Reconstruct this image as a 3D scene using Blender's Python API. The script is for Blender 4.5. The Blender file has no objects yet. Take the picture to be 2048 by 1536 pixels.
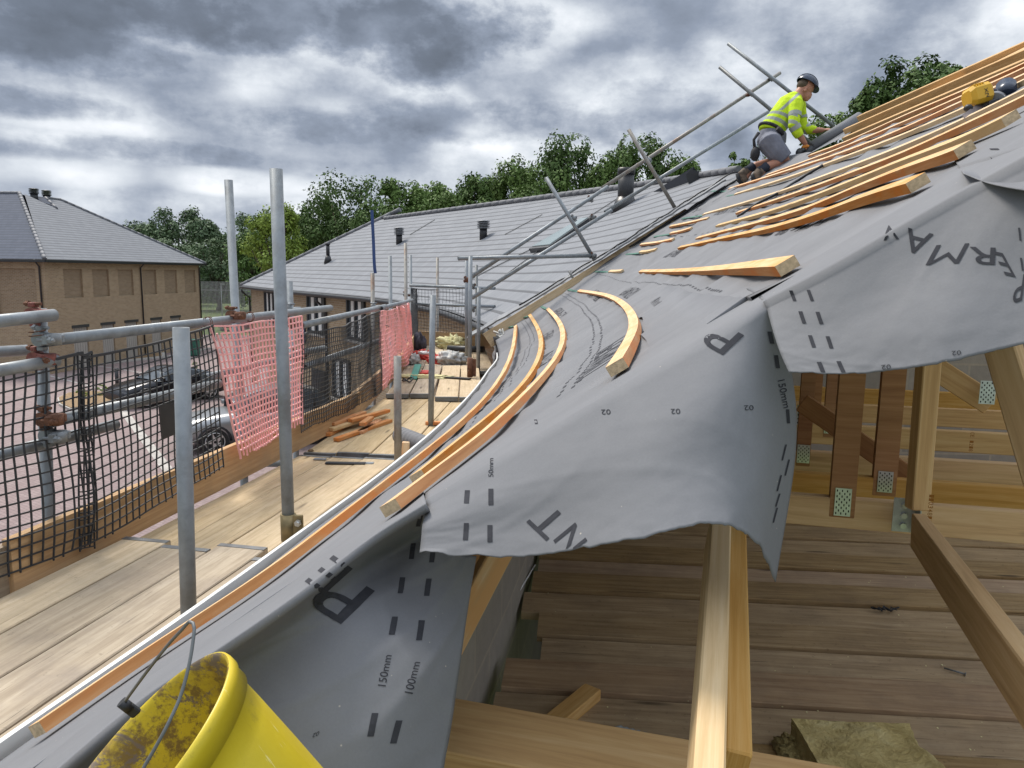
import bpy, math, random
from mathutils import Vector as V, Matrix, noise
from mathutils.bvhtree import BVHTree
random.seed(7)
scene = bpy.context.scene
COL = scene.collection
# ------------------------------------------------------------------ camera
FPX = 1500.0; PITCH = math.atan(223/1500.0); ROLL = 0.0139; EYE = V((0, 0, 5.8))
fwd = V((0, math.cos(PITCH), -math.sin(PITCH))); r0 = V((1, 0, 0)); u0 = V((0, math.sin(PITCH), math.cos(PITCH)))
rgt = r0*math.cos(ROLL)+u0*math.sin(ROLL); upv = u0*math.cos(ROLL)-r0*math.sin(ROLL)
cd = bpy.data.cameras.new('camera'); cam = bpy.data.objects.new('camera', cd); COL.objects.link(cam)
cd.sensor_width = 36; cd.lens = 36*FPX/2048; cd.clip_start = 0.05; cd.clip_end = 3000
m3 = Matrix((rgt, upv, -fwd)).transposed(); cam.matrix_world = Matrix.Translation(EYE) @ m3.to_4x4()
scene.camera = cam
scene.render.resolution_x = 1024; scene.render.resolution_y = 768
# ------------------------------------------------------------------ light and sky
SUN_EL = math.radians(56); SUN_AZ = math.radians(-40)     # azimuth from +Y towards +X
sd = bpy.data.lights.new('sun', 'SUN'); sd.energy = 2.6; sd.angle = math.radians(18); sd.color = (1, 0.93, 0.83)
so = bpy.data.objects.new('sun', sd); COL.objects.link(so)
sdir = V((math.sin(SUN_AZ)*math.cos(SUN_EL), math.cos(SUN_AZ)*math.cos(SUN_EL), math.sin(SUN_EL)))
so.rotation_euler = sdir.to_track_quat('Z', 'Y').to_euler(); so.location = (0, 0, 30)
scene.view_settings.view_transform = 'Standard'; scene.view_settings.look = 'None'
scene.view_settings.exposure = 0.55; scene.view_settings.gamma = 1

def ray(x, y): return fwd + rgt*((x-1024)/FPX) - upv*((y-768)/FPX)
def W(x, y, d): return EYE + ray(x, y)*d
def Zp(x, y, z):
    q = ray(x, y); return EYE + q*((z-EYE.z)/q.z)

def make_world():
    w = bpy.data.worlds.new('World'); scene.world = w; w.use_nodes = True
    nt = w.node_tree; N = nt.nodes; L = nt.links; N.clear()
    def n(t, **k):
        o = N.new(t)
        for a, b in k.items(): setattr(o, a, b)
        return o
    def math_(op, a, b=None, c=None, clamp=False):
        o = n('ShaderNodeMath', operation=op, use_clamp=clamp)
        for i, x in enumerate((a, b, c)):
            if x is None: continue
            if isinstance(x, (int, float)): o.inputs[i].default_value = x
            else: L.new(x, o.inputs[i])
        return o.outputs[0]
    tc = n('ShaderNodeTexCoord'); sep = n('ShaderNodeSeparateXYZ'); L.new(tc.outputs['Generated'], sep.inputs[0])
    zz = math_('MAXIMUM', sep.outputs[2], 0.0)
    # directions of the sky: azimuth and height, clouds lie flatter than they are wide
    cx = math_('ARCTAN2', sep.outputs[0], sep.outputs[1]); cy = math_('MULTIPLY', sep.outputs[2], 1.6)
    cmb = n('ShaderNodeCombineXYZ'); L.new(cx, cmb.inputs[0]); L.new(cy, cmb.inputs[1])
    def mapped(off, vec=None):
        mp = n('ShaderNodeMapping'); mp.inputs['Location'].default_value = off; L.new(vec or cmb.outputs[0], mp.inputs[0]); return mp.outputs[0]
    def nz(scale, detail, rough, dist, off, vec=None):
        t = n('ShaderNodeTexNoise'); t.inputs['Scale'].default_value = scale; t.inputs['Detail'].default_value = detail
        t.inputs['Roughness'].default_value = rough; t.inputs['Distortion'].default_value = dist; L.new(mapped(off, vec), t.inputs['Vector']); return t.outputs[0]
    # warp the coordinates a little so the billows are not round cells
    wt = n('ShaderNodeTexNoise'); wt.inputs['Scale'].default_value = 5; wt.inputs['Detail'].default_value = 4; L.new(cmb.outputs[0], wt.inputs['Vector'])
    ws = n('ShaderNodeVectorMath', operation='SUBTRACT'); L.new(wt.outputs['Color'], ws.inputs[0]); ws.inputs[1].default_value = (.5, .5, .5)
    wm = n('ShaderNodeVectorMath', operation='SCALE'); L.new(ws.outputs[0], wm.inputs[0]); wm.inputs['Scale'].default_value = 0.16
    wa = n('ShaderNodeVectorMath', operation='ADD'); L.new(cmb.outputs[0], wa.inputs[0]); L.new(wm.outputs[0], wa.inputs[1]); wv = wa.outputs[0]
    def puff(scale, detail, off):
        v = n('ShaderNodeTexVoronoi', feature='SMOOTH_F1'); v.inputs['Scale'].default_value = scale; v.inputs['Smoothness'].default_value = .9
        L.new(mapped(off, wv), v.inputs['Vector']); return v.outputs['Distance']
    big = nz(2.2, 3, .5, 0, (3.1, 1.7, 0)); med = nz(6.0, 10, .62, 0, (0.4, 5.2, 2)); pf = puff(9.5, 0, (1.2, .3, 0)); fine = med
    def blob(px, py, wx, wy, wobk=3.2):
        A_ = lambda x, y: (math.atan2(ray(x, y).x, ray(x, y).y), ray(x, y).normalized().z*1.6)
        X0, Y0 = A_(px, py); rx = abs(A_(px+wx, py)[0]-X0); ry = abs(A_(px, py-wy)[1]-Y0)
        a = math_('POWER', math_('DIVIDE', math_('SUBTRACT', cx, X0), rx), 2.0); b = math_('POWER', math_('DIVIDE', math_('SUBTRACT', cy, Y0), ry), 2.0)
        wob = math_('ADD', math_('MULTIPLY', math_('SUBTRACT', med, 0.5), wobk), math_('MULTIPLY', math_('SUBTRACT', pf, .35), 1.6))
        return math_('MULTIPLY', math_('SUBTRACT', 1.3, math_('ADD', math_('ADD', a, b), wob)), .9, clamp=True)
    def group(lst):
        r = None
        for px, py, wx, wy, k in lst:
            b = math_('MULTIPLY', blob(px, py, wx, wy), k); r = b if r is None else math_('MAXIMUM', r, b)
        return r
    dark = group([(800, 70, 270, 95, 1.0), (450, 25, 400, 90, 1.0), (80, 85, 300, 70, .8), (60, 205, 190, 34, .55), (120, 10, 260, 60, .9), (300, 300, 230, 26, .5), (620, 250, 260, 36, .42), (1010, 245, 330, 50, .55), (1330, 210, 150, 60, .40), (1660, 120, 280, 90, .26), (1560, 290, 260, 60, .36), (60, 300, 150, 22, .4)])
    lite = group([(130, 345, 260, 34, 1.0), (430, 360, 200, 26, .9), (660, 205, 90, 26, .55), (480, 190, 150, 26, .5), (880, 185, 110, 26, .45), (230, 140, 200, 24, .45), (1250, 50, 230, 50, .35), (2020, 60, 90, 90, .5), (200, 255, 200, 16, .6), (700, 310, 180, 18, .5)])
    v = math_('ADD', math_('ADD', math_('MULTIPLY', big, .40), math_('MULTIPLY', med, .90)), .045)
    v = math_('ADD', v, math_('MULTIPLY', math_('SUBTRACT', .34, pf), .55))
    v = math_('SUBTRACT', v, math_('MULTIPLY', dark, .36)); v = math_('ADD', v, math_('MULTIPLY', lite, .15))
    cr = n('ShaderNodeValToRGB'); L.new(v, cr.inputs[0]); e = cr.color_ramp.elements
    e[0].position = 0.02; e[0].color = (0.085, 0.10, 0.125, 1); e[1].position = 0.92; e[1].color = (0.74, 0.76, 0.79, 1)
    for p, c in ((0.30, (0.135, 0.160, 0.205, 1)), (0.48, (0.215, 0.250, 0.315, 1)), (0.60, (0.33, 0.365, 0.425, 1)), (0.73, (0.50, 0.535, 0.58, 1))):
        q = e.new(p); q.color = c
    sky = n('ShaderNodeTexSky', sky_type='NISHITA'); sky.sun_disc = False; sky.sun_elevation = SUN_EL; sky.sun_rotation = SUN_AZ
    bg1 = n('ShaderNodeBackground'); L.new(sky.outputs[0], bg1.inputs[0]); bg1.inputs[1].default_value = 0.07
    bg2 = n('ShaderNodeBackground'); L.new(cr.outputs[0], bg2.inputs[0])
    high = math_('MULTIPLY', math_('SUBTRACT', zz, 0.40, clamp=True), 2.4); L.new(math_('ADD', 1.0, high), bg2.inputs[1])
    hole = n('ShaderNodeMapRange'); L.new(math_('ADD', v, math_('MULTIPLY', nz(1.4, 5, .55, 0, (7.3, 4.1, 1), wv), .25)), hole.inputs[0]); hole.inputs[1].default_value = 1.32; hole.inputs[2].default_value = 1.10
    mx = n('ShaderNodeMixShader'); L.new(hole.outputs[0], mx.inputs[0]); L.new(bg1.outputs[0], mx.inputs[1]); L.new(bg2.outputs[0], mx.inputs[2])
    out = n('ShaderNodeOutputWorld'); L.new(mx.outputs[0], out.inputs[0])
make_world()

# ------------------------------------------------------------------ materials
class MT:
    """small node helper"""
    def __init__(s, name, rough=0.7, metal=0.0, spec=0.5):
        s.m = bpy.data.materials.new(name); s.m.use_nodes = True; s.nt = s.m.node_tree
        s.b = s.nt.nodes['Principled BSDF']; s.b.inputs['Roughness'].default_value = rough
        s.b.inputs['Metallic'].default_value = metal; s.b.inputs['Specular IOR Level'].default_value = spec
    def n(s, t, **k):
        o = s.nt.nodes.new(t)
        for a, b in k.items(): setattr(o, a, b)
        return o
    def L(s, a, b): s.nt.links.new(a, b)
    def coord(s, kind='UV', scale=(1, 1, 1), rnd=False, rot=(0, 0, 0)):
        c = s.n('ShaderNodeTexCoord'); mp = s.n('ShaderNodeMapping'); mp.inputs['Scale'].default_value = scale; mp.inputs['Rotation'].default_value = rot
        src = c.outputs[kind]
        if rnd:
            oi = s.n('ShaderNodeObjectInfo'); mu = s.n('ShaderNodeMath', operation='MULTIPLY'); mu.inputs[1].default_value = 37.0
            s.L(oi.outputs['Random'], mu.inputs[0]); ad = s.n('ShaderNodeVectorMath', operation='ADD'); s.L(src, ad.inputs[0]); s.L(mu.outputs[0], ad.inputs[1]); src = ad.outputs[0]
        s.L(src, mp.inputs[0]); return mp.outputs[0]
    def noise(s, vec, scale, detail=4, rough=0.55, dist=0):
        t = s.n('ShaderNodeTexNoise'); t.inputs['Scale'].default_value = scale; t.inputs['Detail'].default_value = detail
        t.inputs['Roughness'].default_value = rough; t.inputs['Distortion'].default_value = dist; s.L(vec, t.inputs['Vector']); return t.outputs[0]
    def ramp(s, fac, stops):
        c = s.n('ShaderNodeValToRGB'); s.L(fac, c.inputs[0]); e = c.color_ramp.elements
        e[0].position, e[0].color = stops[0][0], (*stops[0][1], 1); e[1].position, e[1].color = stops[-1][0], (*stops[-1][1], 1)
        for p, col in stops[1:-1]: q = e.new(p); q.color = (*col, 1)
        return c.outputs[0]
    def mix(s, fac, a, b, mode='MIX'):
        o = s.n('ShaderNodeMix', data_type='RGBA', blend_type=mode)
        for i, x in ((0, fac), (6, a), (7, b)):
            if isinstance(x, (int, float)): o.inputs[i].default_value = x
            elif isinstance(x, tuple): o.inputs[i].default_value = (*x, 1)
            else: s.L(x, o.inputs[i])
        return o.outputs[2]
    def math(s, op, a, b=None, clamp=False):
        o = s.n('ShaderNodeMath', operation=op, use_clamp=clamp)
        for i, x in enumerate((a, b)):
            if x is None: continue
            if isinstance(x, (int, float)): o.inputs[i].default_value = x
            else: s.L(x, o.inputs[i])
        return o.outputs[0]
    def bump(s, h, strength=0.3, dist=0.005):
        b = s.n('ShaderNodeBump'); b.inputs['Strength'].default_value = strength; b.inputs['Distance'].default_value = dist
        s.L(h, b.inputs['Height']); s.L(b.outputs[0], s.b.inputs['Normal'])
    def col(s, c):
        if isinstance(c, tuple): s.b.inputs['Base Color'].default_value = (*c, 1)
        else: s.L(c, s.b.inputs['Base Color'])
        return s.m
M = {}
def simple(name, c, rough=0.7, metal=0, var=0.15, scale=8, bump=0, kind='Object'):
    t = MT(name, rough, metal); v = t.coord(kind, rnd=True); nz = t.noise(v, scale, 5)
    a = tuple(x*(1-var) for x in c); b = tuple(min(1, x*(1+var)) for x in c)
    t.col(t.ramp(nz, [(0.3, a), (0.7, b)]))
    if name.startswith('print'): t.b.inputs['Specular IOR Level'].default_value = .05
    if bump: t.bump(t.noise(v, scale*4, 4), bump, 0.01)
    M[name] = t.m; return t.m
def wood(name, lo, mid, hi, knots=True, rough=0.75, dirt=None, grain=26, tint=0.12, blotch=None, crack=0):
    t = MT(name, rough, 0, 0.3); v = t.coord('UV', (1.3, grain, 1), rnd=True)
    g = t.noise(v, 2.2, 8, 0.66, 0.5)
    c = t.ramp(g, [(0.28, lo), (0.5, mid), (0.72, hi)])
    v2 = t.coord('UV', (0.5, 160, 1), rnd=True); f = t.noise(v2, 2.0, 2)
    c = t.mix(t.math('MULTIPLY', f, 0.35), c, lo, 'MIX')
    if knots:
        vk = t.coord('UV', (1.3, 8, 1), rnd=True); vo = t.n('ShaderNodeTexVoronoi'); vo.inputs['Scale'].default_value = 1.0; t.L(vk, vo.inputs['Vector'])
        k = t.ramp(vo.outputs['Distance'], [(0.05, (1, 1, 1)), (0.13, (0, 0, 0))])
        c = t.mix(k, c, tuple(x*0.42 for x in lo))
    if blotch:
        vb = t.coord('UV', (2.5, 6, 1), rnd=True)
        b = t.ramp(t.noise(vb, 1.4, 5, 0.6, 0.4), [(0.48, (0, 0, 0)), (0.6, (1, 1, 1))]); c = t.mix(t.math('MULTIPLY', b, 0.8), c, blotch)
    if dirt:
        vd = t.coord('Object', (1, 1, 1), rnd=True); d = t.ramp(t.noise(vd, 3.0, 6, 0.7), [(0.45, (0, 0, 0)), (0.75, (1, 1, 1))]); c = t.mix(t.math('MULTIPLY', d, 0.65), c, dirt)
    if crack:
        vc = t.coord('UV', (1.1, 42, 1), rnd=True); ck = t.ramp(t.noise(vc, 2.6, 4, .6, .25), [(.655, (0, 0, 0)), (.685, (1, 1, 1))]); c = t.mix(t.math('MULTIPLY', ck, crack), c, tuple(x*.38 for x in lo))
        vs_ = t.coord('Object', (1, 1, 1), rnd=True); st = t.ramp(t.noise(vs_, 38, 6, .7), [(.60, (0, 0, 0)), (.68, (1, 1, 1))]); c = t.mix(t.math('MULTIPLY', st, .45), c, tuple(x*.55 for x in lo))
    oi = t.n('ShaderNodeObjectInfo'); hs = t.n('ShaderNodeHueSaturation'); t.L(c, hs.inputs['Color'])
    mr = t.n('ShaderNodeMapRange'); t.L(oi.outputs['Random'], mr.inputs[0]); mr.inputs[3].default_value = 1-tint; mr.inputs[4].default_value = 1+tint
    t.L(mr.outputs[0], hs.inputs['Value']); mr2 = t.n('ShaderNodeMapRange'); t.L(oi.outputs['Random'], mr2.inputs[0]); mr2.inputs[3].default_value = 1.15; mr2.inputs[4].default_value = 0.85
    t.L(mr2.outputs[0], hs.inputs['Saturation']); t.col(hs.outputs[0]); t.bump(g, 0.25, 0.002); M[name] = t.m
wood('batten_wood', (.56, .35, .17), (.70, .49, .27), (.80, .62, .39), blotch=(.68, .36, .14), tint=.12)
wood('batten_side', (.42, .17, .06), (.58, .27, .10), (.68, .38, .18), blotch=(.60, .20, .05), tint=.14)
wood('batten_pale', (.52, .36, .19), (.68, .50, .29), (.78, .62, .40), tint=.07)
wood('truss_wood', (.44, .25, .09), (.60, .37, .15), (.70, .49, .24), tint=.07)
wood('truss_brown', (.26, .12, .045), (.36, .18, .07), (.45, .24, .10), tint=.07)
wood('toe_wood', (.38, .22, .10), (.52, .33, .16), (.62, .43, .24), dirt=(.35, .25, .15), tint=.05)
wood('deck_wood', (.38, .285, .165), (.55, .43, .275), (.65, .53, .37), dirt=(.34, .26, .17), tint=.09, grain=18, crack=.7)
wood('deck_grey', (.25, .19, .125), (.38, .305, .21), (.49, .405, .295), dirt=(.20, .16, .13), tint=.12, grain=18, crack=.8)
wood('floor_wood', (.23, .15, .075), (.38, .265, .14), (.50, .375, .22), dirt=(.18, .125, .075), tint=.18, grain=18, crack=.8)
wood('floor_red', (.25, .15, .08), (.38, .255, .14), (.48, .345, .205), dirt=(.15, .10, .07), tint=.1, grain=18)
def galv(name, base=(.25, .275, .295), stain=(.14, .135, .125), k=.55):
    t = MT(name, .5, .35, .5); v = t.coord('Object', (1, 1, 1), rnd=True)
    a = t.noise(v, 14, 6, .65, .4); c = t.ramp(a, [(.3, tuple(x*.75 for x in base)), (.7, tuple(x*1.18 for x in base))])
    s2 = t.ramp(t.noise(v, 5, 7, .7), [(.5, (0, 0, 0)), (.68, (1, 1, 1))]); c = t.mix(t.math('MULTIPLY', s2, k), c, stain)
    t.col(c); r = t.ramp(a, [(.3, (.38,)*3), (.7, (.62,)*3)]); t.L(r, t.b.inputs['Roughness']); t.bump(t.noise(v, 60, 4), .12, .002); M[name] = t.m
galv('galv'); galv('galv_dark', (.17, .18, .185), (.10, .09, .08), .6); galv('galv_rust', (.27, .26, .24), (.18, .10, .06), .9)
simple('rust', (.16, .075, .045), .85, .2, .4, 30, .4); simple('red_clamp', (.22, .075, .06), .7, .2, .35, 30, .3); simple('brass_clamp', (.24, .19, .10), .5, .6, .3, 20, .2)
simple('black_plastic', (.018, .02, .024), .5, 0, .2, 10); simple('net_black', (.028, .031, .036), .6); simple('net_pink', (.88, .44, .44), .6, 0, .12, 3)
simple('black_metal', (.02, .021, .024), .4, 0, .2); simple('white_plastic', (.70, .70, .68), .4, 0, .06, 4)
simple('rubber', (.02, .02, .02), .85, 0, .3); simple('concrete', (.40, .38, .35), .9, 0, .18, 3, .2); simple('green_strap', (.03, .14, .10), .5, 0, .3)
simple('pane', (.07, .085, .10), .12, 0, .3, .6); simple('dark_inside', (.012, .012, .013), .9); simple('frame_dark', (.03, .032, .036), .45, 0, .1)
simple('ridge_tile', (.14, .145, .16), .65, 0, .2, 2); simple('lead', (.20, .21, .225), .55, .3, .2); simple('steel', (.55, .57, .58), .35, .9, .15, 30)
def membrane(name, a, b, rough=.55):
    t = MT(name, rough, 0, .22); v = t.coord('Object')
    n1 = t.noise(v, 2.2, 6, .6); n2 = t.noise(v, 260, 3, .6); c = t.ramp(n1, [(.3, a), (.7, b)])
    vo = t.n('ShaderNodeTexVoronoi'); vo.inputs['Scale'].default_value = 34; t.L(v, vo.inputs['Vector'])
    sp = t.ramp(vo.outputs['Distance'], [(.035, (1, 1, 1)), (.06, (0, 0, 0))]); gate = t.ramp(t.noise(v, 5, 4), [(.50, (0, 0, 0)), (.62, (1, 1, 1))])
    c = t.mix(t.math('MULTIPLY', t.math('MULTIPLY', sp, gate), .75), c, (.62, .55, .45))
    c = t.mix(t.math('MULTIPLY', n2, .3), c, tuple(x*.6 for x in a)); t.col(c)
    dust = t.ramp(t.noise(v, 3.1, 7, .75, .5), [(.35, (.68,)*3), (.7, (.88,)*3)]); t.L(dust, t.b.inputs['Roughness'])
    t.bump(t.math('ADD', t.math('MULTIPLY', n2, .10), t.math('MULTIPLY', t.noise(v, 24, 5, .6), .8)), .32, .003); M[name] = t.m
membrane('membrane', (.175, .179, .191), (.218, .222, .235)); membrane('membrane_under', (.28, .29, .31), (.34, .35, .37), .7)
simple('print', (.050, .051, .058), .95, 0, .12, 60); simple('print_soft', (.085, .087, .096), .95, 0, .12, 60)

# ------------------------------------------------------------------ object helpers
MW = {}
def tag(o, label, cat, group=None):
    o['label'] = label; o['category'] = cat
    if group: o['group'] = group
    return o
def thing(name, label, cat, loc=(0, 0, 0), rz=0, group=None):
    o = bpy.data.objects.new(name, None); COL.objects.link(o); o.location = loc; o.rotation_euler = (0, 0, rz); o.empty_display_size = .1
    MW[o.name] = Matrix.Translation(V(loc)) @ Matrix.Rotation(rz, 4, 'Z'); tag(o, label, cat, group); return o
def mw(o): return MW[o.name]
class MB:
    def __init__(s): s.v = []; s.f = []; s.uv = []; s.sm = []
    def face(s, idx, uv=None, smooth=False):
        s.f.append(idx); s.uv.append(uv or [(0, 0)]*len(idx)); s.sm.append(smooth)
    def quad(s, a, b, c, d, uv=None, smooth=False):
        k = len(s.v); s.v += [V(a), V(b), V(c), V(d)]; s.face((k, k+1, k+2, k+3), uv, smooth)
    def box(s, c, ax, ay, az, bev=0.0):
        """box: centre and three half-axis vectors; chamfered edges when bev"""
        c = V(c); ax = V(ax); ay = V(ay); az = V(az)
        lx, ly, lz = ax.length, ay.length, az.length
        ex, ey, ez = ax/lx, ay/ly, az/lz
        k = len(s.v)
        if bev <= 0:
            for sx in (-1, 1):
                for sy in (-1, 1):
                    for sz in (-1, 1): s.v.append(c+ax*sx+ay*sy+az*sz)
            L2, Y2, Z2 = 2*lx, 2*ly, 2*lz
            for q, uv in (((0, 4, 6, 2), [(0, 0), (L2, 0), (L2, Y2), (0, Y2)]), ((1, 3, 7, 5), [(0, 0), (0, Y2), (L2, Y2), (L2, 0)]),
                          ((0, 1, 5, 4), [(0, 0), (0, Z2), (L2, Z2), (L2, 0)]), ((2, 6, 7, 3), [(0, .3), (L2, .3), (L2, .3+Z2), (0, .3+Z2)]),
                          ((0, 2, 3, 1), [(0, 0), (0, Y2*3), (Z2, Y2*3), (Z2, 0)]), ((4, 5, 7, 6), [(0, 0), (Z2, 0), (Z2, Y2*3), (0, Y2*3)])):
                s.face(tuple(k+i for i in q), uv)
            return
        b = min(bev, lx*.45, ly*.45, lz*.45)
        prof = [(-ly, -lz+b), (-ly+b, -lz), (ly-b, -lz), (ly, -lz+b), (ly, lz-b), (ly-b, lz), (-ly+b, lz), (-ly, lz-b)]
        per = [0]
        for i in range(8):
            a = prof[i]; d = prof[(i+1) % 8]; per.append(per[-1]+math.hypot(d[0]-a[0], d[1]-a[1]))
        rings = [(-lx, (lx and (1-b/max(ly, lz)))), (-lx+b, 1), (lx-b, 1), (lx, 1-b/max(ly, lz))]
        for X, sc in rings:
            for p in prof: s.v.append(c+ex*X+ey*p[0]*sc+ez*p[1]*sc)
        for r in range(3):
            for i in range(8):
                j = (i+1) % 8
                s.face((k+r*8+i, k+r*8+j, k+r*8+8+j, k+r*8+8+i), [(rings[r][0], per[i]), (rings[r][0], per[i+1]), (rings[r+1][0], per[i+1]), (rings[r+1][0], per[i])])
        s.face(tuple(k+i for i in range(7, -1, -1)), [(prof[i][1], prof[i][0]*3) for i in range(7, -1, -1)])
        s.face(tuple(k+24+i for i in range(8)), [(prof[i][1], prof[i][0]*3) for i in range(8)])
    def cyl(s, p0, p1, r0, r1=None, n=12, caps=True, smooth=True):
        p0 = V(p0); p1 = V(p1); r1 = r0 if r1 is None else r1; d = (p1-p0).normalized(); a = d.orthogonal().normalized(); b = d.cross(a); k = len(s.v); Ln = (p1-p0).length
        for P, r in ((p0, r0), (p1, r1)):
            for i in range(n):
                t = 2*math.pi*i/n; s.v.append(P+a*math.cos(t)*r+b*math.sin(t)*r)
        for i in range(n):
            j = (i+1) % n; u0_, u1_ = i/n*r0*6.28, (i+1)/n*r0*6.28; s.face((k+i, k+j, k+n+j, k+n+i), [(0, u0_), (0, u1_), (Ln, u1_), (Ln, u0_)], smooth)
        if caps: s.face(tuple(k+i for i in range(n-1, -1, -1))); s.face(tuple(k+n+i for i in range(n)))
    def pipe(s, pts, r, n=10, closed=False, smooth=True, caps=True):
        pts = [V(p) for p in pts]; k = len(s.v); m = len(pts); up = None
        rr = r if isinstance(r, (list, tuple)) else [r]*m
        for i, p in enumerate(pts):
            a = pts[i-1] if i else (pts[-1] if closed else p); c = pts[(i+1) % m] if (i < m-1 or closed) else p
            d = (c-a).normalized()
            if up is None: up = d.orthogonal().normalized()
            up = (up-d*up.dot(d)).normalized(); b = d.cross(up)
            for j in range(n):
                t = 2*math.pi*j/n; s.v.append(p+up*math.cos(t)*rr[i]+b*math.sin(t)*rr[i])
        for i in range(m if closed else m-1):
            i2 = (i+1) % m
            for j in range(n):
                j2 = (j+1) % n; s.face((k+i*n+j, k+i*n+j2, k+i2*n+j2, k+i2*n+j), None, smooth)
        if caps and not closed: s.face(tuple(k+j for j in range(n-1, -1, -1))); s.face(tuple(k+(m-1)*n+j for j in range(n)))
    def sweep(s, pts, ups, w, h, skew=None):
        """rectangular section w wide, h tall, standing on the polyline along its ups"""
        pts = [V(p) for p in pts]; k = len(s.v); m = len(pts); L_ = 0; ls = []
        for i, p in enumerate(pts):
            a = pts[max(0, i-1)]; c = pts[min(m-1, i+1)]; d = (c-a).normalized(); u = V(ups[i]).normalized(); sd_ = d.cross(u).normalized(); u = sd_.cross(d).normalized()
            if i: L_ += (p-pts[i-1]).length
            ls.append(L_)
            for q in ((-1, 0), (1, 0), (1, 1), (-1, 1)): s.v.append(p+sd_*q[0]*w/2+u*q[1]*h)
        per = [0, w, w+h, 2*w+h, 2*w+2*h]
        for i in range(m-1):
            for j in range(4):
                j2 = (j+1) % 4; s.face((k+i*4+j, k+i*4+j2, k+i*4+4+j2, k+i*4+4+j), [(ls[i], per[j]), (ls[i], per[j+1]), (ls[i+1], per[j+1]), (ls[i+1], per[j])])
        s.face((k+3, k+2, k+1, k), [(0, 0), (0, .2), (.03, .2), (.03, 0)]); q = k+(m-1)*4; s.face((q, q+1, q+2, q+3), [(0, 0), (0, .2), (.03, .2), (.03, 0)])
    def grid(s, fn, nu, nv, uvf=None, smooth=True):
        k = len(s.v); uvs = []
        for i in range(nu+1):
            for j in range(nv+1):
                s.v.append(V(fn(i/nu, j/nv))); uvs.append(uvf(i/nu, j/nv) if uvf else (i/nu, j/nv))
        for i in range(nu):
            for j in range(nv):
                a = i*(nv+1)+j; q = (a, a+nv+1, a+nv+2, a+1); s.face(tuple(k+x for x in q), [uvs[x] for x in q], smooth)
    def prism(s, poly, off):
        """closed outline (3D) thickened by the vector off"""
        k = len(s.v); n = len(poly); off = V(off)
        s.v += [V(p) for p in poly]+[V(p)+off for p in poly]
        s.face(tuple(k+i for i in range(n-1, -1, -1))); s.face(tuple(k+n+i for i in range(n)))
        for i in range(n):
            j = (i+1) % n; s.face((k+i, k+j, k+n+j, k+n+i))
    def build(s, name, mat, parent=None, base=None):
        if parent is not None: inv = mw(parent).inverted(); loc = None
        else:
            if base is None:
                xs = [v.x for v in s.v]; ys = [v.y for v in s.v]; zs = [v.z for v in s.v]; base = V(((min(xs)+max(xs))/2, (min(ys)+max(ys))/2, min(zs)))
            inv = Matrix.Translation(-V(base))
        me = bpy.data.meshes.new(name); me.from_pydata([inv @ v for v in s.v], [], s.f)
        ul = me.uv_layers.new(name='UVMap'); flat = []
        for q in s.uv:
            for a in q: flat += [a[0], a[1]]
        ul.data.foreach_set('uv', flat); me.polygons.foreach_set('use_smooth', s.sm)
        me.materials.append(M[mat] if isinstance(mat, str) else mat); me.update()
        o = bpy.data.objects.new(name, me); COL.objects.link(o)
        if parent is not None: o.parent = parent; MW[o.name] = mw(parent).copy()
        else: o.location = base; MW[o.name] = Matrix.Translation(V(base))
        return o
    def bvh(s): return BVHTree.FromPolygons([tuple(v) for v in s.v], s.f)
def structure(o): o['kind'] = 'structure'; return o
def timber(name, p0, p1, w, h, mat, label=None, cat='timber', up=(0, 0, 1), group=None, parent=None, bev=.003):
    """straight timber: p0-p1 is the centre of its top face, w wide, h deep below it"""
    p0 = V(p0); p1 = V(p1); d = (p1-p0).normalized(); u = V(up); sd_ = d.cross(u).normalized(); u = sd_.cross(d).normalized()
    b = MB(); b.box((p0+p1)/2-u*h/2, (p1-p0)/2, sd_*w/2, u*h/2, bev); o = b.build(name, mat, parent)
    if label: tag(o, label, cat, group)
    return o
def tube(name, p0, p1, label, mat='galv', r=.02415, group='galvanised scaffold tubes', n=20, cat='scaffold tube', parent=None):
    p0 = V(p0); p1 = V(p1); d = (p1-p0).normalized(); a = d.orthogonal().normalized(); b = d.cross(a); m = MB(); ri = r*.84
    prof = [(p0+d*.12, ri), (p0, ri), (p0, r), (p1, r), (p1, ri), (p1-d*.12, ri)]
    for P, q in prof:
        for i in range(n):
            t = 2*math.pi*i/n; m.v.append(P+a*math.cos(t)*q+b*math.sin(t)*q)
    for k in range(5):
        for i in range(n):
            j = (i+1) % n; m.face((k*n+i, k*n+j, k*n+n+j, k*n+n+i), None, k in (0, 2, 4))
    m.face(tuple(range(n-1, -1, -1))); m.face(tuple(5*n+i for i in range(n)))
    o = m.build(name, mat, parent)
    if label: tag(o, label, cat, group)
    return o
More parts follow.
